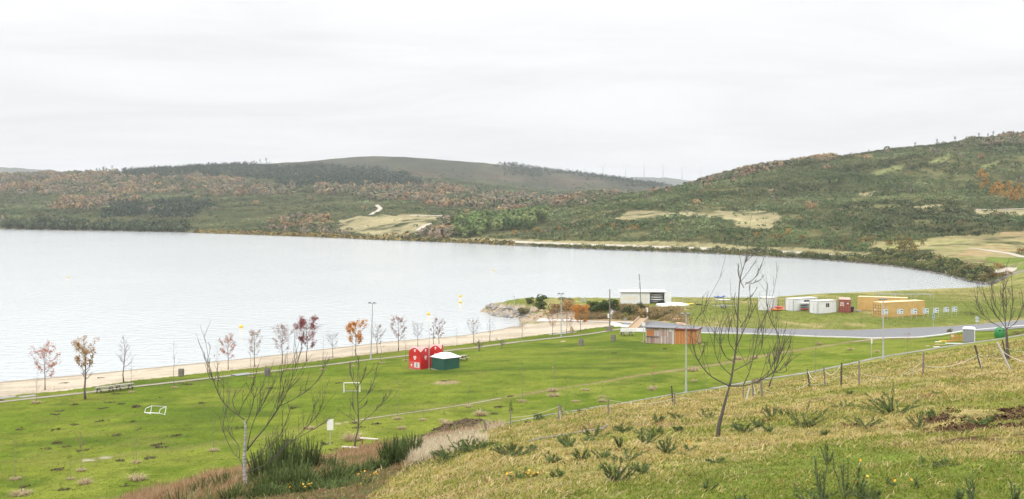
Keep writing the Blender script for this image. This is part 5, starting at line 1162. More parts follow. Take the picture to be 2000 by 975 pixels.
# red kiosks: square plan, an arched gable on every side
def arch_face(w, h0, rise, n=12): return [(0, 0), (w, 0), (w, h0)] + [(w * (1 - k / n), h0 + rise * math.sin(PI * k / n)) for k in range(1, n)] + [(0, h0)]
def emblem(mb, cx, cz, s, y):
    n = 18; mb.add([(cx + s * math.cos(2*PI*k/n) * 1.0, y, cz + s * .72 * math.sin(2*PI*k/n)) for k in range(n)], [tuple(range(n))[::-1]])
    mb.quad([(cx - s * .42, y, cz - s * 1.30), (cx + s * .42, y, cz - s * 1.30), (cx + s * .62, y, cz - s * .78), (cx - s * .62, y, cz - s * .78)])
def red_kiosk():
    r = bpy.data.objects.new('red_kiosk', None); COL.objects.link(r); w = 2.14; h0 = 2.5
    mb = MB(); mb.box(.06, w - .06, .06, w - .06, 0, h0 + .02); mb.build('body', RED_, r)
    mb = MB(); mb.box(-.05, w + .05, -.05, w + .05, -.3, .06); mb.build('plinth', CONC, r)
    rt_ = lambda k: (lambda x, y, z: [(x, y, z), (w - y, x, z), (w - x, w - y, z), (y, w - x, z)][k])
    for k in range(4):
        f = rt_(k); af = arch_face(w, h0, .52); n = len(af)
        mb = MB(); mb.add([f(x, 0, z) for x, z in af] + [f(x, .058, z) for x, z in af], [tuple(range(n)), tuple(n + i for i in range(n))[::-1]] + [((i + 1) % n, i, n + i, n + (i + 1) % n) for i in range(n)]); wl = mb.build('wall', RED_, r)
        mb = MB(); mb.box(0.0, w, -.028, -.003, 2.20, 2.27, xf=f); mb.box(0, .05, -.03, -.003, .06, 2.2, xf=f); mb.box(w - .05, w, -.03, -.003, .06, 2.2, xf=f); mb.build('moulding', RED_, wl)
        mb = MB(); mb2 = MB(); emblem(mb2, w * .5, 1.72, .27, -.006); emblem(mb2, w * .5, 2.72, .19, -.006)
        if k == 0: emblem(mb2, w * .22, .62, .14, -.022)
        mb.add([f(*p) for p in mb2.v], mb2.f); mb.build('emblem', WHITE, wl)
        mb = MB()
        for zc, s in ((1.72, .27), (2.72, .19)): mb.box(w*.5 - s*.5, w*.5 - s*.1, -.0095, -.0075, zc - s*.1, zc + s*.35, xf=f); mb.box(w*.5 + s*.05, w*.5 + s*.5, -.0095, -.0075, zc - s*.35, zc - s*.05, xf=f)
        mb.build('emblem_mark', RED_, wl)
        if k == 0:
            mb = MB(); mb.box(.06, w - .06, -.02, -.003, .12, 1.12, xf=f); pnl = mb.build('lower_panel', PINK, r)
            mb = MB(); mb.box(.98, 1.92, -.028, -.021, .30, 1.0, xf=f); po = mb.build('poster', flat('poster_paper', (.66, .63, .58), (.52, .52, .50)), pnl)
            mb = MB(); mb.prism([(1.30, .42), (1.62, .42), (1.5, .72), (1.6, .86), (1.44, .95), (1.34, .84), (1.4, .7)], 'y', -.031, -.029); mb.build('picture', flat('poster_ink', (.10, .12, .10)), po)
    # four barrel vault roofs crossing
    mb = MB(); n = 12; hh = .50
    for ax in (0, 1):
        vs = []
        for t in (-.07, w + .07):
            for k in range(n + 1): a = w * k / n; z = h0 + hh * math.sin(PI * k / n) + .03; vs.append((a, t, z) if ax == 0 else (t, a, z))
        mb.add(vs, [((k, k + 1, n + 2 + k, n + 1 + k) if ax == 0 else (k + 1, k, n + 1 + k, n + 2 + k)) for k in range(n)])
    mb.build('roof', flat('pale_red_roof', (.66, .30, .28), (.55, .16, .15), .4), r); return r
rk = red_kiosk(); place(rk, at(799, 720.5), -.62, 'front red kiosk with arched gables and white emblems', 'kiosk', 'red kiosks')
p2 = at(838.5, 718); o = place(dup(rk, p2), (p2[0] + .02, p2[1] + .9, p2[2]), -.10, 'rear red kiosk partly hidden by the green kiosk', 'kiosk', 'red kiosks'); o.scale = (.74, .9, 1.0)
p = at(838, 721); r = root('flag_pole', p, 'thin grey pole standing between the two red kiosks', 'pole'); mb = MB(); mb.tube([(0, 0, -.2), (0, 0, 2.95)], .045, 8); mb.build('pole', GALV, r); mb = MB(); mb.box(-.15, .15, -.15, .15, -.1, .04); mb.build('base', CONC, r)
p = at(843, 721); r = root('green_kiosk', p, 'low dark green kiosk with a white pyramid roof beside the red kiosks', 'kiosk', -.86); w = 2.8; hh = 1.72
mb = MB(); mb.box(0, w, 0, w, .02, hh, bev=.02); wl = mb.build('wall', GREENK, r)
mb = MB()
for k in range(1, 5): mb.box(w * k / 5 - .012, w * k / 5 + .012, -.012, -.002, .1, hh - .02); mb.box(w + .002, w + .012, w * k / 5 - .012, w * k / 5 + .012, .1, hh - .02)
mb.build('seam', mat('green_seam', (.008, .05, .036)), wl)
mb = MB(); mb.box(.3, 2.5, -.03, -.014, .95, 1.0); mb.build('shutter_rail', mat('green_rail', (.02, .11, .08)), wl)
mb = MB(); mb.box(-.05, w + .05, -.05, w + .05, -.3, .07); mb.build('plinth', WPAINT, r)
mb = MB(); o_ = .16; i_ = .85
mb.add([(-o_, -o_, hh), (w+o_, -o_, hh), (w+o_, w+o_, hh), (-o_, w+o_, hh), (-o_, -o_, hh+.06), (w+o_, -o_, hh+.06), (w+o_, w+o_, hh+.06), (-o_, w+o_, hh+.06), (i_, i_, hh+.62), (w-i_, i_, hh+.62), (w-i_, w-i_, hh+.62), (i_, w-i_, hh+.62)],
       [(3, 2, 1, 0), (0, 1, 5, 4), (1, 2, 6, 5), (2, 3, 7, 6), (3, 0, 4, 7), (4, 5, 9, 8), (5, 6, 10, 9), (6, 7, 11, 10), (7, 4, 8, 11), (8, 9, 10, 11)]); mb.build('roof', flat('white_sheet_roof', (.74, .75, .73)), r)

# ------------------------------------------------------------------ lamp posts and poles
def lamp(u, v, vt, lb, lean=0.0):
    p = at(u, v); h = (v - vt) / (F / p[1]); r = root('lamp_post', p, lb, 'lamp post', .2, 'grey lamp posts'); r.rotation_euler[1] = lean
    mb = MB(); mb.lathe([(.13, -.3), (.125, .9), (.10, 1.0), (.075, h * .6), (.06, h)], 10); mb.build('pole', GALV, r, smooth=False)
    mb = MB(); mb.box(-.2, .2, -.2, .2, -.1, .05); mb.build('base_plate', CONC, r)
    mb = MB(); mb.box(-.62, .62, -.035, .035, h - .06, h + .02); mb.build('bracket', GREY, r)
    for s in (-.48, .22): mb = MB(); mb.box(s - .18, s + .18, -.30, .05, h + .02, h + .16, bev=.02); mb.build('lamp_head', GREY, r)
    mb = MB(); mb.lathe([(.115, h * .30), (.115, h * .30 + .12)], 10); mb.build('band', GREY, r)
lamp(724, 703, 592, 'grey lamp post right of the bright orange tree, slightly leaning', .035)
lamp(1096, 659.5, 574, 'grey lamp post by the beach near the cove'); lamp(1340, 766, 614, 'tall grey lamp post in front of the orange shed'); lamp(1725, 701, 585, 'grey lamp post standing at the concrete drain in front of the yellow containers')
p = at(1191, 641); h = 76 / (F / p[1]); r = root('wooden_pole', p, 'tall plain pole with a white box, above the wooden planter', 'pole'); mb = MB(); mb.lathe([(.15, -.3), (.12, h * .5), (.09, h)], 8); mb.build('pole', POSTW, r); mb = MB(); mb.box(-.42, -.12, -.16, .14, 1.95, 2.75, bev=.02); mb.build('meter_box', WHITE, r)
p = at(1252, 597); h = 62 / (F / p[1]); r = root('leaning_mast', p, 'dark mast leaning in front of the white boat hut', 'mast'); mb = MB(); mb.tube([(0, 0, -.3), (-.26, 0, h * .74)], [.14, .12], 8); mb.tube([(-.285, 0, h * .78), (-.42, 0, h)], [.12, .09], 8); mb.build('pole', GREY, r); mb = MB(); mb.tube([(-.26, 0, h * .74), (-.285, 0, h * .78)], .13, 8); mb.box(-.9, -.2, -.02, .02, h * .80, h * .805); mb.build('band', WHITE, r)
p = at(1005, 597); r = root('beacon_lamp', p, 'tiny lamp standard on the rocky spit', 'lamp post'); mb = MB(); mb.tube([(0, 0, -.2), (0, 0, 2.1)], .04, 6); mb.build('pole', GALV, r); mb = MB(); mb.box(-.45, .1, -.06, .06, 2.1, 2.2); mb.build('lamp_head', GREY, r)
def round_road_sign(u, v, h, lb, back=False):
    p = at(u, v); r = root('road_sign', p, lb, 'road sign', .1); mb = MB(); mb.tube([(0, 0, -.3), (0, 0, h)], .04, 7); mb.build('post', GALV, r)
    mb = MB(); mb.tube([(0, -.045, h - .32), (0, -.07, h - .32)], .34, 22); d = mb.build('disc', flat('sign_back', (.42, .48, .52)), r); mb = MB(); mb.box(-.045, .045, -.074, -.071, h - .55, h - .10); mb.build('mark', GREY, d)
    mb = MB(); mb.box(-.28, .28, -.07, -.045, h - 1.02, h - .70, bev=.005); mb.build('plate', flat('sign_plate', (.50, .53, .55)), r)
round_road_sign(1908, 640.5, 2.1, 'round road sign with a small plate at the far side of the road'); sign_panel('road_sign', 1221, 648, .62, .5, 2.05, 'small grey square sign on a post left of the weathered kiosk', -.2, m=GREY, cat='road sign')
sign_panel('road_sign', 1823, 638.5, .42, 1.15, 1.35, 'narrow blue grey sign at the far road edge under the information boards', .1, m=flat('sign_blue', (.30, .38, .44)), cat='road sign', marks=[(.2, .8, .12, .3), (.3, .7, .5, .88)])
# information boards in a row before the yellow containers
bl = ['leftmost, half hidden by the lamp post', 'second from the left, before the container side', 'third from the left, near the container end', 'fourth from the left, at the container corner', 'fifth from the left, clear of the container', 'sixth from the left', 'rightmost and highest']
IBM = flat('board_print', (.52, .58, .62), (.62, .66, .68), scale=1.5)
def board_proto():
    r = bpy.data.objects.new('information_board', None); COL.objects.link(r)
    for s in (-.5, .5): mb = MB(); mb.tube([(s, 0, -.3), (s, 0, 1.95)], .035, 6); mb.build('post', GALV, r)
    mb = MB(); mb.box(-.56, .56, -.06, -.036, 1.0, 1.95, bev=.006); pn = mb.build('panel', IBM, r)
    mb = MB()
    for a, b, c, d in ((-.5, -.2, 1.72, 1.86), (-.5, -.05, 1.30, 1.38), (.05, .48, 1.55, 1.80), (.1, .42, 1.12, 1.30), (-.45, -.12, 1.10, 1.16), (-.48, -.02, 1.5, 1.56)): mb.box(a, b, -.0645, -.0615, c, d)
    mb.build('print', flat('print_blue', (.09, .13, .17)), pn); return r
bp_ = board_proto()
for k, (u, v) in enumerate(((1728, 624), (1758, 623.5), (1785, 623), (1808, 622.2), (1828, 621), (1848, 619.5), (1864, 618.5))):
    p = at(u, v); o = bp_ if k == 0 else dup(bp_, p); place(o, p, -.15 + .05 * k, 'information board on two posts, ' + bl[k], 'sign', 'information boards by the yellow containers')
# ------------------------------------------------------------------ cabins and containers on the meadow
def container(nm, p, rz, L, Wd, Hc, body, roofm, lb, cat='container', doors='left', frame=None, rib=.28, print_=None, grp=None):
    r = root(nm, p, lb, cat, rz, grp); fr = frame or body
    mb = MB(); mb.box(.05, L - .05, .05, Wd - .05, .10, Hc - .06); mb.build('floor_box', BROWNST if frame is None else GREY, r)
    def corr(x0, x1, y, s):
        mb = MB(); n = int((x1 - x0) / rib); prof = []
        for k in range(n):
            a = x0 + (x1 - x0) * k / n; w = (x1 - x0) / n
            prof += [(a, 0), (a + w * .35, 0), (a + w * .5, .035), (a + w * .85, .035)]
        prof.append((x1, 0)); N = len(prof)
        return prof, N
    def wallx(y, s):
        prof, N = corr(.10, L - .10, y, s); mb = MB()
        mb.add([(a, y - s * (.012 - b), .16) for a, b in prof] + [(a, y - s * (.012 - b), Hc - .10) for a, b in prof], [((i, i + 1, N + i + 1, N + i) if s > 0 else (i + 1, i, N + i, N + i + 1)) for i in range(N - 1)]); mb.build('side_wall', body, r)
    def wally(x, s):
        prof, N = corr(.10, Wd - .10, x, s); mb = MB()
        mb.add([(x - s * (.012 - b), a, .16) for a, b in prof] + [(x - s * (.012 - b), a, Hc - .10) for a, b in prof], [((i + 1, i, N + i, N + i + 1) if s > 0 else (i, i + 1, N + i + 1, N + i)) for i in range(N - 1)]); mb.build('end_wall', body, r)
    wallx(.02, 1); wallx(Wd - .02, -1)
    mb = MB()
    for x in (0, L - .10):
        for y in (0, Wd - .10): mb.box(x, x + .10, y, y + .10, -.25, Hc)
    for y in (0, Wd - .08): mb.box(.10, L - .10, y, y + .08, 0, .16); mb.box(.10, L - .10, y, y + .08, Hc - .12, Hc - .02)
    for x in (0, L - .08): mb.box(x, x + .08, .10, Wd - .10, 0, .16); mb.box(x, x + .08, .10, Wd - .10, Hc - .12, Hc - .02)
    mb.build('frame', fr, r)
    mb = MB(); mb.box(.04, L - .04, .04, Wd - .04, Hc - .058, Hc + .012); mb.build('roof', roofm, r)
    for side in ('left', 'right'):
        x = .03 if side == 'left' else L - .03; s = 1 if side == 'left' else -1
        if side != doors: wally(x - s * .01, s); continue
        for k in range(2):
            y0 = .11 + k * (Wd - .22) / 2; y1 = y0 + (Wd - .22) / 2 - .02
            mb = MB(); mb.box(min(x, x - s * .05), max(x, x - s * .05), y0, y1, .17, Hc - .13, bev=.01); dr = mb.build('door', body, r)
            mb = MB()
            for q in (.28, .72): yy = y0 + (y1 - y0) * q; mb.tube([(x - s * .08, yy, .2), (x - s * .08, yy, Hc - .16)], .022, 6); mb.box(x - s * .08 - .02, x - s * .08 + .02, yy - .1, yy + .16, 1.02, 1.08)
            for zz in (.55, 1.1, 1.65, 2.2): mb.box(min(x - s * .05, x - s * .062), max(x - s * .05, x - s * .062), y0 + .04, y1 - .04, zz, zz + .05)
            mb.build('locking_rod', print_ and print_[2] or GALV, dr)
            if print_:
                mb = MB()
                for a, b, c, d in print_[k]: mb.box(min(x - s * .0645, x - s * .0675), max(x - s * .0645, x - s * .0675), y0 + (y1 - y0) * a, y0 + (y1 - y0) * b, c, d)
                if print_[k]: mb.build('print', WHITE, dr)
    return r
YP = at(1723, 620.0)
container('shipping_container', at(1675, 606), .02 - .42, 9.6, 2.44, 2.78, YELC, YELR, 'rear yellow shipping container, mostly hidden by the nearer one', doors='right', frame=YELC)
container('shipping_container', YP, .45, 11.2, 2.7, 2.85, YELC, YELR, 'front yellow shipping container with doors on its left end', doors='left', frame=YELC, print_=([], [(.2, .6, 1.18, 1.5)], BROWNST))
RCP = at(1638.5, 610.5); RCA = -PI / 2 - .27
container('shipping_container', (RCP[0] - 6.06 * math.cos(RCA), RCP[1] - 6.06 * math.sin(RCA), RCP[2]), RCA, 6.06, 2.3, 2.6, RUSTW, mat('rusty_roof', (.46, .36, .29), (.34, .22, .16), .8, .7), 'rust red shipping container with barred doors between white and yellow', doors='right', frame=RUSTW,
          print_=([(.12, .85, 1.95, 2.06), (.12, .85, 1.76, 1.86), (.12, .4, 1.36, 1.6), (.55, .85, 1.36, 1.6)], [(.4, .7, 1.72, 1.95)], mat('rod_pink', (.42, .14, .12), (.36, .10, .08), 3, .5)))
def cabin(p, rz, L, Wd, Hc, lb, window=True, door='left', frame=GREY, body=WHITE2, grp='white site cabins'):
    r = root('site_cabin', p, lb, 'cabin', rz, grp)
    mb = MB(); mb.box(.06, L - .06, .06, Wd - .06, .0, Hc - .08); wl = mb.build('wall', body, r)
    mb = MB()
    for x in (0, L - .09):
        for y in (0, Wd - .09): mb.box(x, x + .09, y, y + .09, -.25, Hc - .06)
    mb.box(.09, L - .09, .02, .08, -.02, .10); mb.box(.02, .08, .09, Wd - .09, -.02, .10); mb.box(L - .08, L - .02, .09, Wd - .09, -.02, .10); mb.build('frame', frame, r)
    mb = MB(); mb.box(-.03, L + .03, -.03, Wd + .03, Hc - .10, Hc, bev=.02); mb.build('roof', flat('cabin_roof', (.62, .60, .57), (.52, .49, .46), .6), r)
    x = .06 if door == 'left' else L - .06; s = -1 if door == 'left' else 1
    y0 = Wd * .16
    mb = MB(); mb.box(min(x + s * .003, x + s * .028), max(x + s * .003, x + s * .028), y0, y0 + .86, .10, 2.08); dr = mb.build('door', flat('cabin_door', (.64, .66, .67)), r)
    mb = MB(); mb.box(min(x + s * .032, x + s * .06), max(x + s * .032, x + s * .06), y0 + .72, y0 + .80, 1.0, 1.08); mb.build('handle', BLACK, dr)
    mb = MB(); mb.box(min(x, x + s * .02), max(x, x + s * .02), y0 - .05, y0 - .006, .1, 2.13); mb.box(min(x, x + s * .02), max(x, x + s * .02), y0 + .866, y0 + .91, .1, 2.13); mb.build('door_frame', GREY, dr)
    if window:
        for (xa, xb, za, zb) in window:
            mb = MB(); mb.box(xa, xb, .03, .057, za, zb); wd = mb.build('window', GLASS, r); mb = MB(); mb.box(xa - .05, xb + .05, .024, .029, za - .05, za); mb.box(xa - .05, xb + .05, .024, .029, zb, zb + .05); mb.box((xa + xb) / 2 - .03, (xa + xb) / 2 + .03, .022, .029, za, zb); mb.build('frame', WHITE, wd)
    return r
cabin(at(1550, 608.3), .58, 7.2, 2.3, 2.52, 'left white site cabin with a narrow strip window and kayaks leaning on it', [(3.1, 4.5, 1.78, 2.1)])
cabin(at(1597.5, 613.7), .50, 5.1, 2.45, 2.60, 'front white site cabin with a square dark window beside the red container', [(2.2, 3.05, 1.28, 2.05)])
cabin(at(1481, 605.5), -.62, 2.95, 2.55, 2.62, 'pale square cabin standing alone left of the orange kayaks', [], 'right', frame=WHITE2, body=mat('pale_cabin', (.62, .62, .61), (.54, .54, .53), 1, .5))
# boat hut by the water
HP = at(1213.5, 594); HR = -.04; r = root('boat_hut', HP, 'long white boat hut with an open bay of stacked kayaks by the water', 'hut', HR); Lh, Dh, Hh = 9.7, 4.0, 2.62
mb = MB(); mb.box(0, 6.15, 0, .12, -.4, Hh); mb.box(0, .12, .12, Dh, -.4, Hh); mb.box(9.45, 9.57, .0, Dh, -.4, Hh); mb.box(.12, 9.45, Dh - .12, Dh, -.4, Hh); mb.box(6.15, 6.27, .0, Dh - .12, -.4, Hh); mb.build('wall', WHITE2, r)
mb = MB(); mb.prism([(-.35, Hh + .02), (-.35, Hh + .20), (Dh + .3, Hh + .30), (Dh + .3, Hh + .12)], 'x', -.3, 9.9); mb.build('roof', WHITE, r)
mb = MB(); mb.box(6.27, 9.45, .3, Dh - .14, -.3, .04); mb.build('floor', DARK, r)
mb = MB(); mb.box(9.6, 10.95, -.25, -.19, .05, Hh - .05); mb.build('door', WHITE2, r)
mb = MB(); mb.box(4.55, 5.5, -.03, -.003, .05, 2.1); d_ = mb.build('door', CREAM, r); mb = MB(); mb.box(5.36, 5.43, -.07, -.032, 1.0, 1.1); mb.build('handle', BLACK, d_)
mb = MB(); mb.box(.35, 3.6, -.025, -.003, .85, 1.75); mb.build('shutter', CREAM, r)
def kayak_mesh(nm, L, w, h, m, seed=0):
    mb = MB(); n = 12; k = 9; vs = []; fs = []
    for i in range(n + 1):
        t = i / n * 2 - 1; s = max(0.0, 1 - abs(t) ** 2.4) ** .75 + .015; lift = .28 * h * abs(t) ** 3
        for j in range(k):
            a = 2 * PI * j / k; vs.append((t * L / 2, w / 2 * s * math.cos(a), h * .5 + lift + h * .5 * (s ** .5) * math.sin(a) * (1 if math.sin(a) < 0 else .62)))
    for i in range(n):
        for j in range(k): fs.append((i*k + j, (i+1)*k + j, (i+1)*k + (j+1) % k, i*k + (j+1) % k))
    fs.append(tuple(range(k))); fs.append(tuple(n*k + j for j in range(k))[::-1]); mb.add(vs, fs)
    me = mb.mesh(nm, m, True); return me
def hl(x, y, z): return (HP[0] + x * math.cos(HR) - y * math.sin(HR), HP[1] + x * math.sin(HR) + y * math.cos(HR), HP[2] + z)
KW = kayak_mesh('kayak', 3.05, .62, .34, WHITE); KD_ = kayak_mesh('kayak', 3.0, .6, .34, GREY)
r = root('kayak_rack', hl(7.85, .65, 0), 'dark metal kayak rack inside the open bay of the boat hut', 'rack', HR); mb = MB()
for sx in (-1.2, 1.2):
    mb.box(sx - .03, sx + .03, .55, .61, -.2, 2.3)
    for z in (.28, .80, 1.32, 1.84): mb.box(sx - .03, sx + .03, -.45, .55, z - .05, z)
mb.build('frame', GREY, r)
for k, (z, me, lb, dx_) in enumerate(((1.84, KW, 'white kayak on the top shelf in the boat hut', -.05), (1.32, KW, 'white kayak on the second shelf from the top in the boat hut', -.1), (.80, KW, 'white kayak on the third shelf in the boat hut', .05), (.28, KD_, 'grey kayak on the lowest shelf in the boat hut', 0))):
    o = link('kayak', me, None, hl(7.85 + dx_, .62, z), HR); tag(o, lb, 'kayak', 'kayaks in the boat hut')
r = root('motor_scooter', hl(8.6, -.35, 0), 'dark trolley with wheels parked in the bay of the boat hut', 'trolley', HR + .3); mb = MB(); mb.prism([(-.7, .3), (.6, .3), (.85, .75), (.2, .95), (-.5, .8)], 'y', -.2, .2); mb.build('body', GLASS, r); r.name = 'launch_trolley'
for s in (-.55, .6): mb = MB(); mb.tube([(s, -.07, .27), (s, .07, .27)], .27, 14); mb.build('wheel', BLACK, r)
def hull_mesh(nm, L, w, h, m):
    mb = MB(); n = 14; k = 7; vs = []; fs = []
    for i in range(n + 1):
        t = i / n; s = (1 - max(0, (t - .45) / .55) ** 2.2) * (.82 + .18 * min(1, t / .3)); hh = h * (.75 + .25 * (1 - t)) 
        for j in range(k): a = PI * j / (k - 1); vs.append(((t - .5) * L, w / 2 * s * math.cos(a), hh * math.sin(a) ** .7 * (.35 + .65 * s)))
    for i in range(n):
        for j in range(k - 1): fs.append((i*k + j, (i+1)*k + j, (i+1)*k + j + 1, i*k + j + 1))
    fs.append(tuple(range(k))); fs.append(tuple(n*k + j for j in range(k))[::-1]); mb.add(vs, fs); return mb.mesh(nm, m, True)
HULL = hull_mesh('dinghy', 4.4, 1.5, .75, WHITE)
for u, v, rz, lb, sc in ((1302, 598.5, .22, 'white dinghy lying upturned on the grass right of the boat hut, left one', 1.0), (1325, 597, -.15, 'white dinghy lying upturned on the grass, right one of the pair', 1.08)):
    o = link('dinghy', HULL, None, at(u, v), rz); o.scale = (sc,) * 3; tag(o, lb, 'dinghy', 'upturned white dinghies')
BEA = hull_mesh('rowing_boat', 2.6, 1.1, .5, CREAM)
for u, v, rz, lb in ((1203, 634.5, .1, 'pale beached boat nearest the cove, left of the ramp'), (1226, 639, -.1, 'pale beached boat right beside the timber ramp'), (1212, 638, .3, 'small pale beached boat between two others by the ramp')):
    o = link('rowing_boat', BEA, None, at(u, v), rz); tag(o, lb, 'boat', 'pale boats beached by the ramp')
YK = kayak_mesh('kayak', 2.0, .6, .5, YEL); tag(link('kayak', YK, None, at(1348, 596), .4), 'yellow kayak on the grass right of the upturned dinghies', 'kayak')
p = at(1364, 596); r = root('tyre_stack', p, 'dark heap of old tyres by the shore fence', 'tyres'); 
for k in range(3): mb = MB(); a = k * 2.1; mb.lathe([(.18, .0), (.36, .02), (.38, .12), (.34, .22), (.18, .22), (.18, 0)], 14, (.35 * math.cos(a), .2 * math.sin(a)), cap=False); mb.build('tyre', BLACK, r)
def trailer(p, rz, lb, L=4.3):
    r = root('boat_trailer', p, lb, 'trailer', rz); mb = MB()
    for s in (-.55, .55): mb.box(-L / 2, L / 2 - .6, s - .04, s + .04, .5, .6)
    for x in (-L / 2 + .1, -.6, .5, L / 2 - .9): mb.box(x, x + .08, -.51, .51, .505, .595)
    mb.box(L / 2 - .6, L / 2 + .9, -.05, .05, .52, .6); mb.build('frame', GALV, r)
    for s in (-.72, .72): mb = MB(); mb.tube([(0, s - .09, .3), (0, s + .09, .3)], .30, 16); w_ = mb.build('wheel', BLACK, r); mb = MB(); mb.tube([(0, s - .1, .3), (0, s + .1, .3)], .15, 12); mb.build('rim', WHITE, w_); mb = MB(); mb.box(-.4, .4, s - .12, s + .12, .63, .67); mb.build('mudguard', GALV, r)
    mb = MB(); mb.tube([(L / 2 + .6, 0, -.1), (L / 2 + .6, 0, .52)], .04, 6); mb.build('jockey_stand', GALV, r); return r
trailer(at(1413, 602), .05, 'low silver boat trailer with a white rimmed wheel on the meadow')
p = at(1416, 593); r = root('canoe_rack', p, 'tall grey canoe rack with blue covers near the shore', 'rack', .05); mb = MB()
for x in (-2.0, 0, 2.4): mb.tube([(x, 0, -.2), (x, 0, 1.25)], .035, 6); mb.box(x - .03, x + .03, -.5, .5, .55, .6)
mb.box(-2.3, 2.9, -.03, .03, 1.22, 1.28); mb.box(-2.3, 2.9, -.47, -.41, .6, .66); mb.build('frame', GALV, r)
for x, z, s_, rr, lb in ((-1.75, 1.28, .8, .05, 'blue kayak lying on the left end of the canoe rack'), (-.55, 1.30, 1.0, .25, 'bright blue kayak raised on the middle of the canoe rack')): o = link('kayak', kayak_mesh('kayak', 1.6 * s_, .5, .34, BLUE), None, (p[0] + x, p[1], p[2] + z), rr); o.rotation_euler[1] = -rr; tag(o, lb, 'kayak', 'blue kayaks on the canoe rack')
o = link('kayak', kayak_mesh('kayak', 3.4, .55, .36, WHITE), None, (p[0] - .4, p[1] - .35, p[2] + .66), .05); tag(o, 'long white kayak on the lower arm of the canoe rack', 'kayak')
# kayaks lying by the cabins
OK_ = kayak_mesh('kayak', 2.9, .75, .52, ORNG); RK_ = kayak_mesh('kayak', 2.2, .7, .5, REDK)
p = at(1516, 607); tag(link('kayak', OK_, None, p, .12), 'orange kayak on the grass between the pale and the white cabin', 'kayak'); tag(link('kayak', RK_, None, (p[0] + .55, p[1] + .2, p[2] + .46), .5), 'red kayak heaped on top of the orange one', 'kayak')
tag(link('kayak', RK_, None, (at(1532, 605)[0], at(1532, 605)[1] + .6, at(1532, 605)[2]), -.3), 'red kayak half behind the left white cabin', 'kayak')
tag(link('kayak', kayak_mesh('kayak', 2.4, .6, .4, CREAM), None, (p[0] + .9, p[1] + .9, p[2]), -.2), 'pale kayak behind the orange and red ones', 'kayak')
cp = at(1550, 608.3)
for k, (z, m_, lb) in enumerate(((.12, REDK, 'red kayak lowest in the pile before the left white cabin'), (.52, flat('green_kayak', (.16, .26, .22)), 'grey green kayak second in the pile before the left white cabin'), (.92, flat('black_kayak', (.05, .05, .055)), 'dark kayak third in the pile before the left white cabin'), (1.32, WHITE, 'white kayak on top of the pile before the left white cabin'))):
    c_, s_ = math.cos(.62), math.sin(.62); x, y = 2.9 - .05 * k, -.55; tag(link('kayak', kayak_mesh('kayak', 2.9, .58, .36, m_), None, (cp[0] + x * c_ - y * s_, cp[1] + x * s_ + y * c_, land(cp[0] + x * c_ - y * s_, cp[1] + x * s_ + y * c_)[0] + z), .62), lb, 'kayak', 'kayaks piled before the left white cabin')
p = at(1662, 609); r = root('hand_cart', p, 'dark cart with black wheels beside the red container', 'cart', .3); mb = MB(); mb.box(-.5, .5, -.35, .35, .45, 1.05, bev=.05); mb.build('body', GLASS, r); mb = MB(); mb.tube([(.5, 0, .7), (1.2, 0, .2)], .04, 6); mb.build('handle', BEIGE, r)
for s in (-.42, .42): mb = MB(); mb.tube([(0, s - .06, .3), (0, s + .06, .3)], .30, 14); mb.build('wheel', BLACK, r)
p = at(1677, 608.5); r = MB(); r.lathe([(.1, 0), (.36, .02), (.42, .26), (.38, .26), (.33, .06), (0.05, .05)], 14); tag(r.build('water_basin', flat('basin_blue', (.38, .46, .56)), None, p), 'small pale blue basin on the grass right of the red container', 'basin')
p = at(1668, 607.5); mb = MB(); mb.box(-.9, .9, -.12, .12, 0, .12, bev=.01); tag(mb.build('timber_beam', BEIGE, None, p, -.5), 'yellowish timber lying between the cart and the blue basin', 'beam')
# steel frames out on the meadow and the shore fence
p = at(1770, 584); r = root('steel_frame', p, 'thin grey steel frame standing behind the yellow containers', 'frame', .0); mb = MB()
for x in (-6.5, -2.5, 2.0, 6.5):
    for y in (0, 2.4): mb.tube([(x, y, -.3), (x, y, 1.1)], .05, 6)
mb.build('posts', GALV, r); mb = MB()
for y in (0, 2.4): mb.box(-6.6, 6.6, y - .04, y + .04, 1.0, 1.1)
for x in (-2.5, 2.0): mb.box(x - .04, x + .04, 0, 2.4, 1.0, 1.1)
mb.build('rails', GALV, r)
fpx = [(1333, 596), (1361, 596), (1387, 596)]; fps = [at(u, v) for u, v in fpx]
for k, q in enumerate(fps): mb = MB(); mb.tube([(0, 0, -.3), (0, 0, 1.75)], .045, 6); tag(mb.build('fence_post', GALV, None, q), ('thin grey shore fence post, left of three', 'thin grey shore fence post, middle of three', 'thin grey shore fence post, right of three')[k], 'post', 'thin shore fence posts')
for k in range(2): mb = MB(); a, b = fps[k], fps[k + 1]; mb.tube([(0, 0, 0), (b[0] - a[0], b[1] - a[1], b[2] - a[2])], .012, 4); tag(mb.build('fence_wire', GALV, None, (a[0], a[1], a[2] + 1.65)), ('wire between the left and middle shore fence posts', 'wire between the middle and right shore fence posts')[k], 'wire')
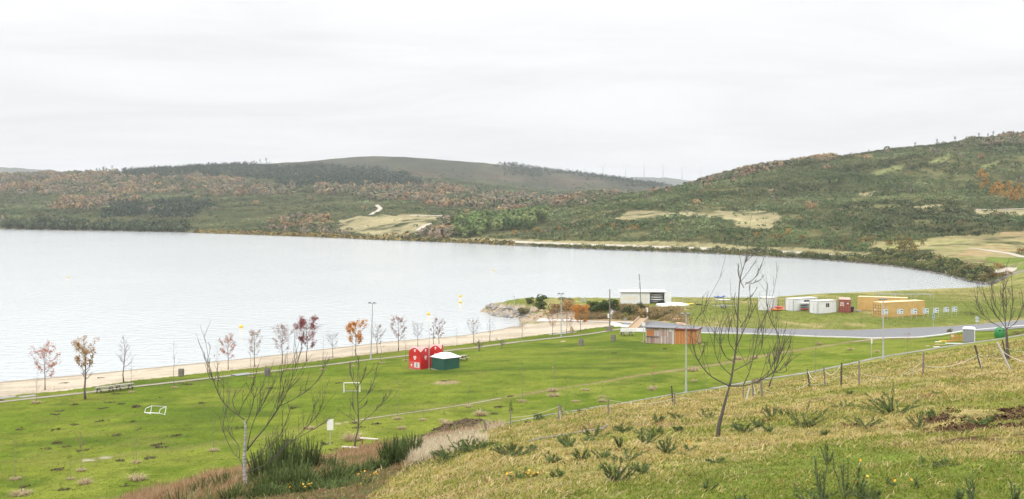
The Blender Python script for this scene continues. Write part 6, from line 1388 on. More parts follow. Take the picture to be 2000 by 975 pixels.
# ramp, wall, steps and stones by the cove
p0 = at(1233, 645); p1 = at(1257, 630.5); ra = math.atan2(p1[1] - p0[1], p1[0] - p0[0]); Lr = math.hypot(p1[0] - p0[0], p1[1] - p0[1]); sl = (p1[2] + .9 - p0[2] - .1) / Lr
r = root('timber_ramp', p0, 'orange timber ramp with pale side rails rising left of the weathered kiosk', 'ramp', ra); mb = MB()
n = int(Lr / .45)
for k in range(n): x = k * Lr / n; mb.box(x, x + .38, -.8, .8, .1 + sl * x, .16 + sl * x)
mb.build('deck', BEIGE, r)
for s in (-.88, .88): mb = MB(); mb.prism([(0, -.3), (Lr, -.3), (Lr, .5 + sl * Lr), (0, .35)], 'y', s - .07, s + .07); mb.build('side_rail', mat('pale_timber', (.48, .39, .28), (.39, .30, .20), 3, .8), r)
a = at(1212, 648.5); b = at(1260, 647.5); mb = MB(); mb.box(0, math.hypot(b[0] - a[0], b[1] - a[1]), -.1, .1, -.3, .62, bev=.02); tag(mb.build('low_wall', WHITE, None, a, math.atan2(b[1] - a[1], b[0] - a[0])), 'low white wall between the picnic table and the weathered kiosk', 'wall')
p = at(1201, 622); r = root('stone_steps', p, 'pale stone steps climbing the bank behind the tall plain pole', 'steps', -.12)
for k in range(6): 
    z = land(p[0] + .12 * k, p[1] + .75 * k)[0] - p[2]; mb = MB(); mb.box(-1.0, 1.0, .75 * k, .75 * k + .55, z - .35, z + .30, bev=.02); mb.build('step', WPAINT, r)
def rock_mesh(nm, seed, m, s=(1, 1, .8)):
    rg = np.random.default_rng(seed); import bmesh
    bm = bmesh.new(); bmesh.ops.create_icosphere(bm, subdivisions=2, radius=1)
    pl_ = [(lambda v: v / np.linalg.norm(v))(rg.normal(0, 1, 3)) for _ in range(9)]; ds = rg.uniform(.52, .85, 9)
    for v in bm.verts:
        c = np.array(v.co)
        for q, dd in zip(pl_, ds):
            e = c @ q - dd
            if e > 0: c = c - q * e
        v.co = c * np.array(s) * (1 + .04 * rg.normal())
    me = bpy.data.meshes.new(nm); bm.to_mesh(me); bm.free(); me.materials.append(m); return me
ROCK = mat('spit_rock', (.31, .285, .25), (.17, .155, .135), 1.6, .95, bump=.7, vary=.22); OCHR = mat('ochre_rock', (.44, .31, .20), (.33, .22, .14), 1.6, .95, bump=.6, vary=.15)
RMS = [rock_mesh('boulder', 600 + k, ROCK, (1.25, 1, .75)) for k in range(6)]; RMO = [rock_mesh('boulder', 620 + k, OCHR, (1.2, 1, .7)) for k in range(4)]
cnt = 0; tries = 0
while cnt < 290 and tries < 16000:
    tries += 1; u = random.uniform(950, 1075); d = random.uniform(236, 290); x = (u - 1000) * d / F; z = float(land(x, d)[0])
    if not (-.35 < z < (2.0 if u < 1035 else 1.7)) or spit_h(np.array([x]), np.array([d]))[0] < -.45: continue
    if d > 278 and random.random() > .4: continue
    o = link('boulder', RMS[cnt % 6], None, (x, d, z), random.uniform(0, 6)); s = (.22 + .5 * random.random() ** 2) * (1 if u < 1030 else .75); o.scale = (s * random.uniform(.9, 1.4), s, s); tag(o, 'grey boulder in the rock armour round the tip of the spit', 'boulder', 'boulders of the rocky spit'); cnt += 1
cnt = 0; tries = 0
while cnt < 46 and tries < 5000:
    tries += 1; u = random.uniform(1028, 1120); d = random.uniform(240, 254); x = (u - 1000) * d / F; z = float(land(x, d)[0])
    if not (.7 < z < 3.1): continue
    o = link('boulder', RMO[cnt % 4], None, (x, d, z), random.uniform(0, 6)); s = random.uniform(.25, .6); o.scale = (s * 1.3, s, s); tag(o, 'ochre boulder on the bank above the cove', 'boulder', 'ochre boulders above the cove'); cnt += 1
for k, (u, v, s, lb) in enumerate(((1330, 633, .9, 'pale boulder at the right end of the scrubby bank'), (1322, 625, 1.0, 'large pale boulder high on the scrubby bank'), (1337, 636, .6, 'small pale boulder by the road under the scrubby bank'), (1310, 617, .8, 'pale boulder at the top of the scrubby bank'), (1100, 667.5, .42, 'tan stone on the lawn in front of the beach lamp post'), (1146, 643, .4, 'tan stone on the beach right of the standing stone'), (1372, 673, .3, 'pale stone at the right foot of the orange shed'), (1314, 672.5, .25, 'white stone where kiosk and shed meet'), (1254, 668.5, .35, 'flat pale stone left of the kiosk corner'))):
    p = at(u, v); o = link('boulder', RMO[k % 4], None, (p[0], p[1], p[2]), k); o.scale = (s * 1.3, s, s * .8); tag(o, lb, 'boulder')
p = at(1117, 651); me = rock_mesh('standing_stone', 640, OCHR, (.42, .34, .95)); o = link('standing_stone', me, None, (p[0], p[1], p[2] + .55), .3); tag(o, 'upright ochre standing stone between two trees by the beach', 'stone')
# shrubs of the spit and the bank
def bush(u, v, w, h, col, lb, nm='shrub', k=0, grp=None, n=60, d=None):
    p = at(u, v) if d is None else atd(u, d); s = F / p[1]; V, C = crown_proto(700 + k, col, w / s / 2, h / s, n, lobes=12, base=-.02, size=(.16, .32), colj=.2)
    r = root(nm, p, lb, 'bush', 0, grp); link('foliage', clump_mesh('foliage', V, C, LEAF), r); mb = MB()
    for q in range(4): a = q * 1.7; mb.tube([(0, 0, -.2), (w / s * .2 * math.cos(a), w / s * .2 * math.sin(a), h / s * .5)], [.05, .02], 4)
    mb.build('stem', BARKF, r)
DG = (.045, .075, .022); TAN = (.26, .17, .075); OLV = (.15, .135, .05)
for k, (u, v, w, h, c, lb) in enumerate(((1057, 592, 27, 20, (.055, .085, .022), 'round dark green bush crowning the spit, the tallest there'), (1034, 594, 17, 14, DG, 'smaller dark green bush left of the tallest one on the spit'), (1054, 607, 28, 19, (.06, .085, .028), 'dark green bush on the slope below the tallest one on the spit'), (1022, 617, 26, 18, (.14, .125, .045), 'olive brown bush among the boulders of the spit'),
    (1103, 589, 26, 9, (.06, .075, .025), 'low dark green bush on the skyline behind the beach lamp post'), (1088, 611, 36, 20, TAN, 'tan shrub on the bank left of the beach lamp post'), (1108, 606, 34, 22, (.28, .17, .07), 'tan orange shrub on the bank behind the beach lamp post'), (1128, 610, 30, 16, OLV, 'olive shrub on the bank behind the vivid orange tree'),
    (1160, 609, 28, 22, DG, 'left part of the dark hedge below the boat hut, rounded'), (1178, 609, 30, 23, (.04, .066, .02), 'middle of the dark hedge below the boat hut'), (1199, 608, 30, 24, DG, 'right part of the dark hedge below the boat hut by the steps'), (1229, 616, 30, 20, (.05, .07, .028), 'dark green bush right of the stone steps'), (1252, 607, 16, 18, (.055, .075, .028), 'narrow dark green bush at the foot of the leaning mast'),
    (1243, 616, 22, 18, (.22, .17, .07), 'tan shrub between the two dark bushes by the steps'), (1262, 622, 30, 20, (.25, .18, .085), 'tan shrub around the small white notice'), (1282, 622, 34, 20, (.22, .17, .075), 'tan olive shrub on the scrubby bank left of its boulders'), (1300, 617, 22, 12, (.20, .16, .09), 'low brownish shrub near the top of the scrubby bank'), (1312, 612, 14, 8, (.08, .09, .04), 'small dark tuft bush at the top right of the scrubby bank'), (1215, 622, 22, 10, (.24, .17, .09), 'low tan shrub at the foot of the stone steps'), (1150, 622, 34, 9, (.27, .19, .11), 'low tan scrub along the foot of the bank'), (1178, 622, 30, 10, (.25, .18, .10), 'low tan scrub under the dark hedge'),
    (1857, 651, 14, 9, (.12, .11, .045), 'olive tuft bush at the road edge left of the portable toilet'), (1893, 616, 62, 7, (.09, .075, .035), 'long low dark scrub behind the information boards'), (1990, 655, 40, 9, (.14, .09, .045), 'brown heath clump right of the green igloo bin'))): bush(u, v, w, h, c, lb, k=k, n=60 if w > 20 else 40)
# portable toilet, green igloo, building rubbish
p = at(1880.5, 669); r = root('portable_toilet', p, 'grey portable toilet with a white domed roof at the roadside', 'toilet', -.42); w = 1.62; w2 = 1.5; hh = 1.95
mb = MB(); mb.box(0, w, 0, w2, .05, hh, bev=.03); wl = mb.build('wall', mat('toilet_grey', (.24, .25, .27), (.20, .21, .225), 1, .6), r); mb = MB()
for k in range(8): mb.box(.1 + k * .185, .15 + k * .185, -.02, -.003, .15, hh - .1)
mb.build('rib', mat('toilet_rib', (.28, .29, .31), None, 1, .6), wl)
mb = MB(); mb.box(w + .003, w + .03, .25, 1.2, .12, 1.9); dr = mb.build('door', mat('toilet_door', (.30, .31, .33), None, 1, .6), r); mb = MB(); mb.box(w + .033, w + .06, .32, .38, .95, 1.1); mb.build('handle', BLACK, dr)
mb = MB(); mb.box(w - .06, w + .035, -.03, .06, .05, hh); mb.build('corner_strip', WHITE, r)
mb = MB()
for k in range(4): mb.box(.2 + k * .35, .4 + k * .35, -.024, -.004, hh - .09, hh - .03)
mb.build('vent', DARK, r)
mb = MB(); mb.add([(-.06, -.06, hh), (w + .06, -.06, hh), (w + .06, w2 + .06, hh), (-.06, w2 + .06, hh), (-.04, -.04, hh + .14), (w + .04, -.04, hh + .14), (w + .04, w2 + .04, hh + .14), (-.04, w2 + .04, hh + .14), (.3, .3, hh + .30), (w - .3, .3, hh + .30), (w - .3, w2 - .3, hh + .30), (.3, w2 - .3, hh + .30)],
    [(3, 2, 1, 0), (0, 1, 5, 4), (1, 2, 6, 5), (2, 3, 7, 6), (3, 0, 4, 7), (4, 5, 9, 8), (5, 6, 10, 9), (6, 7, 11, 10), (7, 4, 8, 11), (8, 9, 10, 11)]); mb.build('roof', WHITE, r)
p = at(1952.5, 660); r = root('igloo_bin', p, 'green igloo recycling bin in front of the bare tree at right', 'recycling bin'); mb = MB(); mb.lathe([(.62, -.1), (.72, .1), (.78, .7), (.72, 1.1), (.54, 1.42), (.25, 1.60), (.06, 1.64)], 18); by = mb.build('body', GREENB, r, smooth=True)
mb = MB(); mb.tube([(-.25, -.60, 1.16), (-.25, -.69, 1.13)], .14, 14); mb.tube([(.3, -.58, 1.16), (.3, -.67, 1.13)], .14, 14); mb.build('opening', DARK, by); mb = MB(); mb.tube([(-.2, 0, 1.6), (-.1, 0, 1.78), (.1, 0, 1.78), (.2, 0, 1.6)], .025, 6); mb.build('lifting_hook', GALV, by)
p = at(1874, 667); r = root('safety_netting', p, 'orange safety netting strung in front of the portable toilet', 'netting'); mb = MB(); rg = np.random.default_rng(3)
for k in range(15):
    x = -1.3 + k * .26; mb.box(x, x + .05, -.03 * math.sin(k), .02 - .03 * math.sin(k), .02, .95 + .18 * math.sin(k * .9))
for k in range(7): mb.tube([(-1.3 + .26 * j, -.012 + .02 * math.sin(j + k), .10 + .15 * k + .05 * math.sin(j * .9)) for j in range(15)], .022, 4)
mb.build('net', mat('net_orange', (.62, .20, .05), (.5, .15, .04), 3, .6), r)
for x in (-1.3, 0, 1.4): mb = MB(); mb.tube([(x, .04, -.2), (x, .04, 1.1)], .03, 5); mb.build('stake', POSTW, r)
for k, (u, v, L, rz, m, lb) in enumerate(((1846, 667, 1.7, -.2, YEL, 'yellow orange barrier plank lying left of the portable toilet'), (1858, 666.5, 1.3, .3, ORNG, 'orange barrier plank lying near the portable toilet'), (1868, 672, 3.0, -.12, WHITE, 'long white plank on the ground before the portable toilet'), (1833, 668.5, 1.0, .1, CREAM, 'short pale plank lying leftmost of the planks by the toilet'), (1836, 674, 1.6, -.05, BEIGE, 'brownish plank lying on the grass below the yellow barrier'), (1829, 678.5, .9, .1, CREAM, 'pale board lying nearest the drain by the planks'), (1812, 677, .8, .7, BEIGE, 'straw coloured board on the grass left of the planks'))):
    mb = MB(); mb.box(-L / 2, L / 2, -.14, .14, .0, .12, bev=.01); tag(mb.build('plank', m, None, at(u, v), rz), lb, 'plank', None)
p = at(1860.5, 665); r = root('barrier_sign', p, 'small white panel standing on the orange barrier planks', 'sign'); mb = MB(); mb.box(-.2, .2, -.02, .02, .55, .85); mb.build('panel', WHITE, r); mb = MB(); mb.tube([(0, .03, -.1), (0, .03, .8)], .02, 5); mb.build('post', GALV, r)
# buoys
def buoy_proto():
    r = bpy.data.objects.new('buoy', None); COL.objects.link(r); mb = MB(); mb.lathe([(.12, -.25), (.42, -.08), (.52, .18), (.50, .44), (.34, .66), (.08, .76)], 16); mb.build('float', YEL, r, smooth=True); mb = MB(); mb.tube([(-.1, 0, .74), (0, 0, .92), (.1, 0, .74)], .025, 6); mb.build('ring', GALV, r); return r
by = buoy_proto()
for k, (u, v, lb) in enumerate(((471, 640, 'yellow buoy above the purple brown tree, largest in view'), (837, 615, 'yellow buoy above the red kiosks'), (899, 592, 'yellow buoy, nearer of two close together'), (899, 580, 'yellow buoy, farther of two close together'), (133, 542.5, 'tiny yellow buoy far out at the left'), (963, 529, 'tiny pale yellow buoy far out before the opposite shore'))):
    d = dz0(v); p = ((u - 1000) * d / F, d, 0); o = by if k == 0 else dup(by, p); o.location = p; s = .78 if k < 4 else .65; o.scale = (s, s, s); tag(o, lb, 'buoy', 'yellow buoys on the lake')
d = dz0(590); mb = MB()
p = at(1141, 590); r = root('branch_heap', p, 'heap of bare grey branches at the water edge of the spit', 'branches'); mb = MB(); rg = np.random.default_rng(8)
for k in range(22): a = rg.uniform(0, 6.28); mb.tube([(rg.normal() * .5, rg.normal() * .3, 0), (math.cos(a) * rg.uniform(.4, 1.4), math.sin(a) * .5, rg.uniform(.2, 1.5))], [.03, .01], 4, cap=False)
mb.build('twigs', GALV, r)
# ------------------------------------------------------------------ grass of the near slope
GRASS = mat('grass_blade', (1, 1, 1), (.86, .86, .82), 3, .85, attr='Col', spec=.2, trans=.4)
def slope_color(x, y, u, v, rg):
    """the colour a tuft takes from the ground patch it grows in"""
    n1 = fbm(x / 2.5, y / 2.5, 4, 61); n2 = fbm(x / 9, y / 9, 4, 62); n4 = fbm(x / .7, y / .7, 3, 64); N = len(x)
    straw = np.array([(.43, .34, .13), (.49, .39, .17), (.38, .305, .10), (.53, .43, .24), (.33, .27, .085)])[rg.integers(0, 5, N)]
    green = np.array([(.20, .235, .04), (.165, .21, .03), (.25, .265, .055), (.14, .185, .026)])[rg.integers(0, 4, N)]
    brown = np.array([(.29, .19, .10), (.24, .15, .08)])[rg.integers(0, 2, N)]
    near = (1 - sstep(19, 25, y + 5 * n2 + (1700 - u) * .010)) * sstep(900, 1150, u)
    pg = np.clip(.30 + .45 * sstep(-.25, .35, n2 + .35 * n1) + .72 * near * sstep(-.5, .15, n1 + .5 * n4) + .75 * (1 - sstep(3, 34, np.interp(u, UG, TD[:, 4]) - y)), 0, .9)
    pb = .30 * sstep(.05, .5, fbm(x / 5, y / 2.2, 4, 66) + .25 * n4)
    q = rg.uniform(0, 1, N); q2 = rg.uniform(0, 1, N)
    c = np.where((q < pg)[:, None], green, np.where((q2 < pb)[:, None], brown, straw))
    return c * rg.uniform(.8, 1.2, (N, 1)), (q < pg)
def blades(P, col, hgt, spread, width, nb, rg, lean=.7):
    """tufts of nb blades at the points P"""
    N = len(P); M = N * nb
    a = rg.uniform(0, 2 * PI, (N, nb)); r = spread[:, None] * np.sqrt(rg.uniform(0, 1, (N, nb)))
    b = np.stack([P[:, None, 0] + r * np.cos(a), P[:, None, 1] + r * np.sin(a), np.repeat(P[:, 2:3], nb, 1) - .02], -1).reshape(M, 3)
    h = (hgt[:, None] * rg.uniform(.45, 1.15, (N, nb))).ravel(); o = rg.uniform(0, 2 * PI, M); l = h * lean * rg.uniform(.2, 1.3, M)
    dx, dy = np.cos(o) * l, np.sin(o) * l
    mid = b + np.stack([dx * .35, dy * .35, h * .62], 1); tip = b + np.stack([dx, dy, h * .92], 1)
    w_ = np.repeat(width, nb)[:, None] * np.stack([-np.sin(o + .8), np.cos(o + .8), 0 * o], 1)
    V = np.stack([b - w_, b + w_, mid + w_ * .7, mid - w_ * .7, tip], 1).reshape(-1, 3)
    k = np.arange(M)[:, None] * 5
    C = np.repeat(np.repeat(col, nb, 0) * rg.uniform(.78, 1.22, (M, 1)), 5, 0)
    return V, [k + np.array([[0, 1, 2, 3]]), k + np.array([[3, 2, 4]])], C
rg = np.random.default_rng(31)
n = 80000
u = rg.uniform(-60, 2080, n); t = rg.uniform(0, 1, n); d = 1 / (1 / 9.5 + t * (1 / 150 - 1 / 9.5))     # even in the picture, denser close by
d = np.where(rg.uniform(0, 1, n) < .45, rg.uniform(14, 120, n), d)
kd = np.interp(u, UG, TD[:, 4]); ok = d < kd - .5
u, d = u[ok], d[ok]; x = (u - 1000) * d / F; z = land(x, d); v = VH + F * (EYE - z) / d
dirt = in_poly(u, v, DIRT) & (fbm(x / 1.3, d / 1.3, 4, 67) > -.05); ok = ~(dirt & (rg.uniform(0, 1, len(u)) > .15)) & (v < 1010)
u, d, x, z, v = u[ok], d[ok], x[ok], z[ok], v[ok]
c, isg = slope_color(x, d, u, v, rg); br_ = in_poly(u + 14 * fbm(x / 2.5, d / 2.5, 4, 61), v, BRUSH) & (rg.uniform(0, 1, len(u)) < .9); c[br_] = np.array([(.13, .14, .05), (.27, .165, .09), (.16, .16, .06), (.24, .15, .08)])[rg.integers(0, 4, int(br_.sum()))]
hg = rg.uniform(.045, .125, len(u)) * (1 + .5 * sstep(.1, .5, fbm(x / 3, d / 3, 3, 95))) * np.where(isg, .8, 1.0) * np.clip(d / 26, .75, 1.5)
V, Fq, C = blades(np.stack([x, d, z], 1), c, hg, .13 + .005 * d, .004 + .00040 * d, 6, rg, 1.7)
tag(link('dry_grass', np_mesh('dry_grass', V, Fq, GRASS, col=C)), 'matted straw and green grass covering the near slope', None, None, 'stuff')
# clods of bare earth in the grubbed patch
rg = np.random.default_rng(33); n = 2600
u = rg.uniform(1490, 2060, n); v_ = rg.uniform(780, 905, n); d = rg.uniform(24, 42, n); x = (u - 1000) * d / F; z = land(x, d); v = VH + F * (EYE - z) / d
ok = (in_poly(u, v, DIRT) & (fbm(x / 1.3, d / 1.3, 4, 67) > -.12)) | (fbm(x / 1.7, d / 1.4, 4, 68) > .47); x, d, z = x[ok], d[ok], z[ok]; s_ = rg.uniform(.03, .11, len(x))
V, C = clump_arrays(np.stack([x, d, z - .02], 1), s_ * 1.3, s_, np.array([.10, .056, .033]) * rg.uniform(.6, 1.4, (len(x), 1)), 7, rg, size=(.5, .9), jit=.4)
tag(link('dirt', clump_mesh('dirt', V, C, LEAF)), 'brown clods of grubbed up earth on the slope at right', None, None, 'stuff')
rg = np.random.default_rng(34); n = 2600
u = rg.uniform(805, 980, n); d = rg.uniform(98, 125, n); x = (u - 1000) * d / F; z = land(x, d); v = VH + F * (EYE - z) / d
ok = in_poly(u, v, [(815, 858), (850, 838), (905, 818), (945, 820), (925, 835), (965, 836), (935, 852), (870, 866), (820, 872)]); x, d, z = x[ok], d[ok], z[ok]; s_ = rg.uniform(.07, .20, len(x))
V, C = clump_arrays(np.stack([x, d, z - .04], 1), s_ * 1.4, s_, np.array([.15, .11, .072]) * rg.uniform(.6, 1.5, (len(x), 1)), 8, rg, size=(.5, .9), jit=.4)
tag(link('soil_heap', clump_mesh('soil_heap', V, C, LEAF)), 'heap of dug over brown soil beside the concrete drain', None, None, 'stuff')
# molehills and fallen leaves on the lawn
rg = np.random.default_rng(38); mp = np.array(MOLE); mp = mp[mp[:, 1] > np.interp(ucol(mp[:, 0], mp[:, 1]), UG, TD[:, 4]) + 2]; i = rg.integers(0, len(mp), 900); x = mp[i, 0] + rg.normal(0, .28, 900); d = mp[i, 1] + rg.normal(0, .3, 900); z = land(x, d); s_ = rg.uniform(.05, .14, 900)
V, C = clump_arrays(np.stack([x, d, z - .03], 1), s_ * 1.4, s_, np.array([.105, .082, .05]) * rg.uniform(.6, 1.4, (900, 1)), 7, rg, size=(.5, .9), jit=.4)
tag(link('molehill_soil', clump_mesh('molehill_soil', V, C, LEAF)), 'dark crumbs of molehill soil dotted over the lawn', None, None, 'stuff')
tr_ = np.array([o.location[:] for o in bpy.data.objects if o.name.startswith('beach_tree')]); i = rg.integers(0, len(tr_), 2600); x = tr_[i, 0] + rg.normal(0, 2.0, 2600); d = tr_[i, 1] + rg.normal(0, 2.4, 2600); z = land(x, d) + .03; a = rg.uniform(0, 6.28, 2600); s_ = rg.uniform(.04, .10, 2600)
c_, q_ = np.cos(a) * s_, np.sin(a) * s_; V = np.stack([np.stack([x + c_, d + q_, z], 1), np.stack([x - q_, d + c_, z + .03], 1), np.stack([x - c_, d - q_, z], 1), np.stack([x + q_, d - c_, z + .02], 1)], 1).reshape(-1, 3)
C = np.repeat(np.array([(.36, .17, .07), (.28, .11, .06), (.40, .25, .11), (.22, .14, .08)])[rg.integers(0, 4, 2600)], 4, 0); tag(link('fallen_leaves', clump_mesh('fallen_leaves', V, C, LEAF)), 'fallen brown and orange leaves under the beach trees', None, None, 'stuff')
# short grass standing up from the lawn and the meadow
rg = np.random.default_rng(35); n = 26000
u = rg.uniform(-80, 2060, n); t = rg.uniform(0, 1, n); d = 1 / (1 / 80 + t * (1 / 230 - 1 / 80)); kd = np.interp(u, UG, TD[:, 4]); ed = np.interp(u, UG, TD[:, 8]); ok = (d > kd + .8) & (d < ed - 1.5) & (line_dist((u - 1000) * d / F, d, TRAIL) > .9)
u, d = u[ok], d[ok]; x = (u - 1000) * d / F; z = land(x, d)
c = np.array([(.13, .18, .025), (.16, .20, .03), (.11, .155, .02), (.21, .22, .05), (.19, .215, .04)])[rg.integers(0, 5, len(u))]
V, Fq, C = blades(np.stack([x, d, z], 1), c, rg.uniform(.05, .13, len(u)), np.full(len(u), .30), np.full(len(u), .028), 4, rg, 1.3)
tag(link('lawn_grass', np_mesh('lawn_grass', V, Fq, GRASS, col=C)), 'short green grass tufts of the lawn', None, None, 'stuff')
rg = np.random.default_rng(36); n = 16000
u = rg.uniform(1030, 2060, n); d = rg.uniform(205, 330, n); b_ = np.interp(u, UG, TD[:, 9]); w_ = np.interp(u, UG, TD[:, 11]); ok = (d > b_ + 1) & (d < np.where(u > 1940, 380, w_ - 2)) & (land((u - 1000) * d / F, d) > .5) & ~((u < 1150) & (d < 246)); u, d = u[ok], d[ok]; x = (u - 1000) * d / F; z = land(x, d); nn = fbm(x / 9, d / 9, 4, 62)
c = np.where((rg.uniform(0, 1, len(u)) < .35 + .5 * sstep(0, .5, nn))[:, None], np.array((.34, .28, .13)), np.array((.19, .21, .05))) * rg.uniform(.8, 1.2, (len(u), 1))
V, Fq, C = blades(np.stack([x, d, z], 1), c, rg.uniform(.10, .30, len(u)), np.full(len(u), .45), np.full(len(u), .045), 4, rg, 1.1)
tag(link('meadow_grass', np_mesh('meadow_grass', V, Fq, GRASS, col=C)), 'rough yellowish grass of the meadow beyond the road', None, None, 'stuff')
rg = np.random.default_rng(39); n = 9000
u = rg.uniform(1125, 1352, n); s_ = np.interp(u, UG, TD[:, 9]); b_ = np.interp(u, UG, TD[:, 10]); d = s_ + (b_ - s_ + np.interp(u, [1125, 1300, 1352], [3, 4, 0])) * rg.uniform(.02, .82, n); x = (u - 1000) * d / F; z = land(x, d); ok = (fbm(x / 3, d / 3, 3, 97) > -.10) & (rg.uniform(0, 1, n) < np.interp(u, [1270, 1352], [1, .15])) & (d > s_ + 1.6); u, d, x, z = u[ok], d[ok], x[ok], z[ok]
c = np.array([(.40, .28, .15), (.46, .35, .20), (.34, .22, .11), (.30, .26, .11), (.24, .22, .09)])[rg.integers(0, 5, len(u))]
V, Fq, C = blades(np.stack([x, d, z], 1), c, rg.uniform(.4, 1.0, len(u)), np.full(len(u), .4), np.full(len(u), .045), 6, rg, .55)
tag(link('bank_grass', np_mesh('bank_grass', V, Fq, GRASS, col=C)), 'tan dead grass and bracken on the bank between beach and meadow', None, None, 'stuff')
# tall dead grass along the foot of the slope at left
rg = np.random.default_rng(37); n = 30000
u = rg.uniform(60, 985, n); kd = np.interp(u, UG, TD[:, 4]); d = kd - rg.uniform(.01, 1, n) ** .8 * np.interp(u, [60, 200, 300, 600, 720, 850, 940, 985], [20, 40, 52, 62, 52, 40, 34, 20]); x = (u - 1000) * d / F; z = land(x, d)
pat = fbm(x / 4, d / 4, 3, 96); ok = (pat > -.25) & (rg.uniform(0, 1, n) < np.interp(u, [60, 250, 850, 930, 985], [.35, 1, 1, .6, .2])); u, d, x, z, kd, pat = [q[ok] for q in (u, d, x, z, kd, pat)]
rus = np.array([(.36, .215, .115), (.42, .275, .15), (.30, .17, .085), (.46, .34, .205)])[rg.integers(0, 4, len(u))]; pale = np.array([(.56, .47, .34), (.62, .54, .40), (.48, .38, .25)])[rg.integers(0, 3, len(u))]; grn = np.array([(.17, .19, .06), (.13, .16, .05), (.22, .21, .08)])[rg.integers(0, 3, len(u))]
q = rg.uniform(0, 1, len(u)); low = kd - d
isp = (u > 790) & (q < .85); isgr = ~isp & (rg.uniform(0, 1, len(u)) < sstep(12, 34, low) * .8)
c = np.where(isp[:, None], pale, np.where(isgr[:, None], grn, rus))
V, Fq, C = blades(np.stack([x, d, z], 1), c, np.interp(low, [14, 34], [1, .62]) * rg.uniform(.5, 1.2, len(u)) * np.where(isgr, .7, 1) * np.where(isp, .75, 1), rg.uniform(.12, .35, len(u)), .010 + .00016 * d, 9, rg, .42)
tag(link('tall_grass', np_mesh('tall_grass', V, Fq, GRASS, col=C)), 'tall russet and straw coloured dead grass along the foot of the slope', None, None, 'stuff')

rg = np.random.default_rng(40); n = 2600
u = rg.uniform(792, 972, n); d = rg.uniform(38, 78, n); x = (u - 1000) * d / F; z = land(x, d); v = VH + F * (EYE - z) / d
ok = in_poly(u + 12 * fbm(x / 1.5, d / 1.5, 3, 94), v, [(800, 915), (815, 880), (880, 862), (965, 868), (972, 885), (900, 900), (840, 915)]); x, d, z = x[ok], d[ok], z[ok]
V, Fq, C = blades(np.stack([x, d, z], 1), np.array([(.58, .49, .35), (.64, .56, .42), (.50, .40, .26)])[rg.integers(0, 3, len(x))], rg.uniform(.25, .6, len(x)), np.full(len(x), .22), np.full(len(x), .016), 9, rg, .7)
tag(link('pale_straw', np_mesh('pale_straw', V, Fq, GRASS, col=C)), 'patch of pale bleached straw right of the broom thicket', None, None, 'stuff')
# ------------------------------------------------------------------ broom and gorse
BROOM = mat('broom_green', (1, 1, 1), (.84, .86, .8), 4, .85, attr='Col', trans=.2, spec=.2)
YFL = mat('gorse_flower', (.78, .42, .02), (.70, .33, .02), 8, .6)
def broom(nm, loc, w, h, n, seed, lb, cat, col=(.055, .085, .030), grp=None, fan=.35):
    rg = np.random.default_rng(seed); r = root(nm, loc, lb, cat, 0, grp)
    V = []; N = n
    a = rg.uniform(0, 2 * PI, N); rr = w * .40 * np.sqrt(rg.uniform(0, 1, N)); hh = h * (.22 + .86 * rg.uniform(0, 1, N) ** 2.3) * (1 - .30 * (rr / (w * .5)) ** 2)
    b = np.stack([rr * np.cos(a) * .6, rr * np.sin(a) * .6, np.full(N, -.1)], 1); o = a + rg.normal(0, .5, N); l = fan * hh * rg.uniform(.1, .7, N) + rr * .4
    m_ = b + np.stack([np.cos(o) * l * .35, np.sin(o) * l * .35, hh * .55], 1); t_ = b + np.stack([np.cos(o) * l, np.sin(o) * l, hh], 1)
    sd_ = np.stack([-np.sin(o + .6), np.cos(o + .6), 0 * o], 1) * (.012 + .00022 * loc[1])
    Vv = np.stack([b - sd_, b + sd_, m_ + sd_, m_ - sd_, t_ + sd_ * .4, t_ - sd_ * .4], 1).reshape(-1, 3); k = np.arange(N)[:, None] * 6
    C = np.repeat(np.array(col) * rg.uniform(.5, 1.7, (N, 1)), 6, 0); F1 = k + np.array([[0, 1, 2, 3]]); F2 = k + np.array([[3, 2, 4, 5]])
    # side sprigs
    S = N * 5; i = rg.integers(0, N, S); t = rg.uniform(.25, 1, S)[:, None]; p = np.where(t < .55, b[i] + (m_[i] - b[i]) * t / .55, m_[i] + (t_[i] - m_[i]) * (t - .55) / .45)
    oo = rg.uniform(0, 2 * PI, S); ll = rg.uniform(.05, .16, S) * (h / 2) ** .5; e = p + np.stack([np.cos(oo) * ll * .55, np.sin(oo) * ll * .55, ll], 1); s2 = np.stack([-np.sin(oo), np.cos(oo), 0 * oo], 1) * (.008 + .0002 * loc[1])
    V2 = np.stack([p - s2, p + s2, e], 1).reshape(-1, 3); C2 = np.repeat(np.array(col) * rg.uniform(.7, 1.7, (S, 1)), 3, 0)
    link('wands', np_mesh('wands', np.concatenate([Vv, V2]), [F1, F2, len(Vv) + np.arange(S)[:, None] * 3 + np.array([[0, 1, 2]])], BROOM, col=np.concatenate([C, C2])), r); mb = MB()
    for q in range(4): aa = q * 1.6 + seed; mb.tube([(0, 0, -.2), (w * .12 * math.cos(aa), w * .12 * math.sin(aa), h * .3)], [.03, .012], 5)
    mb.build('stem', BARKD, r); return r
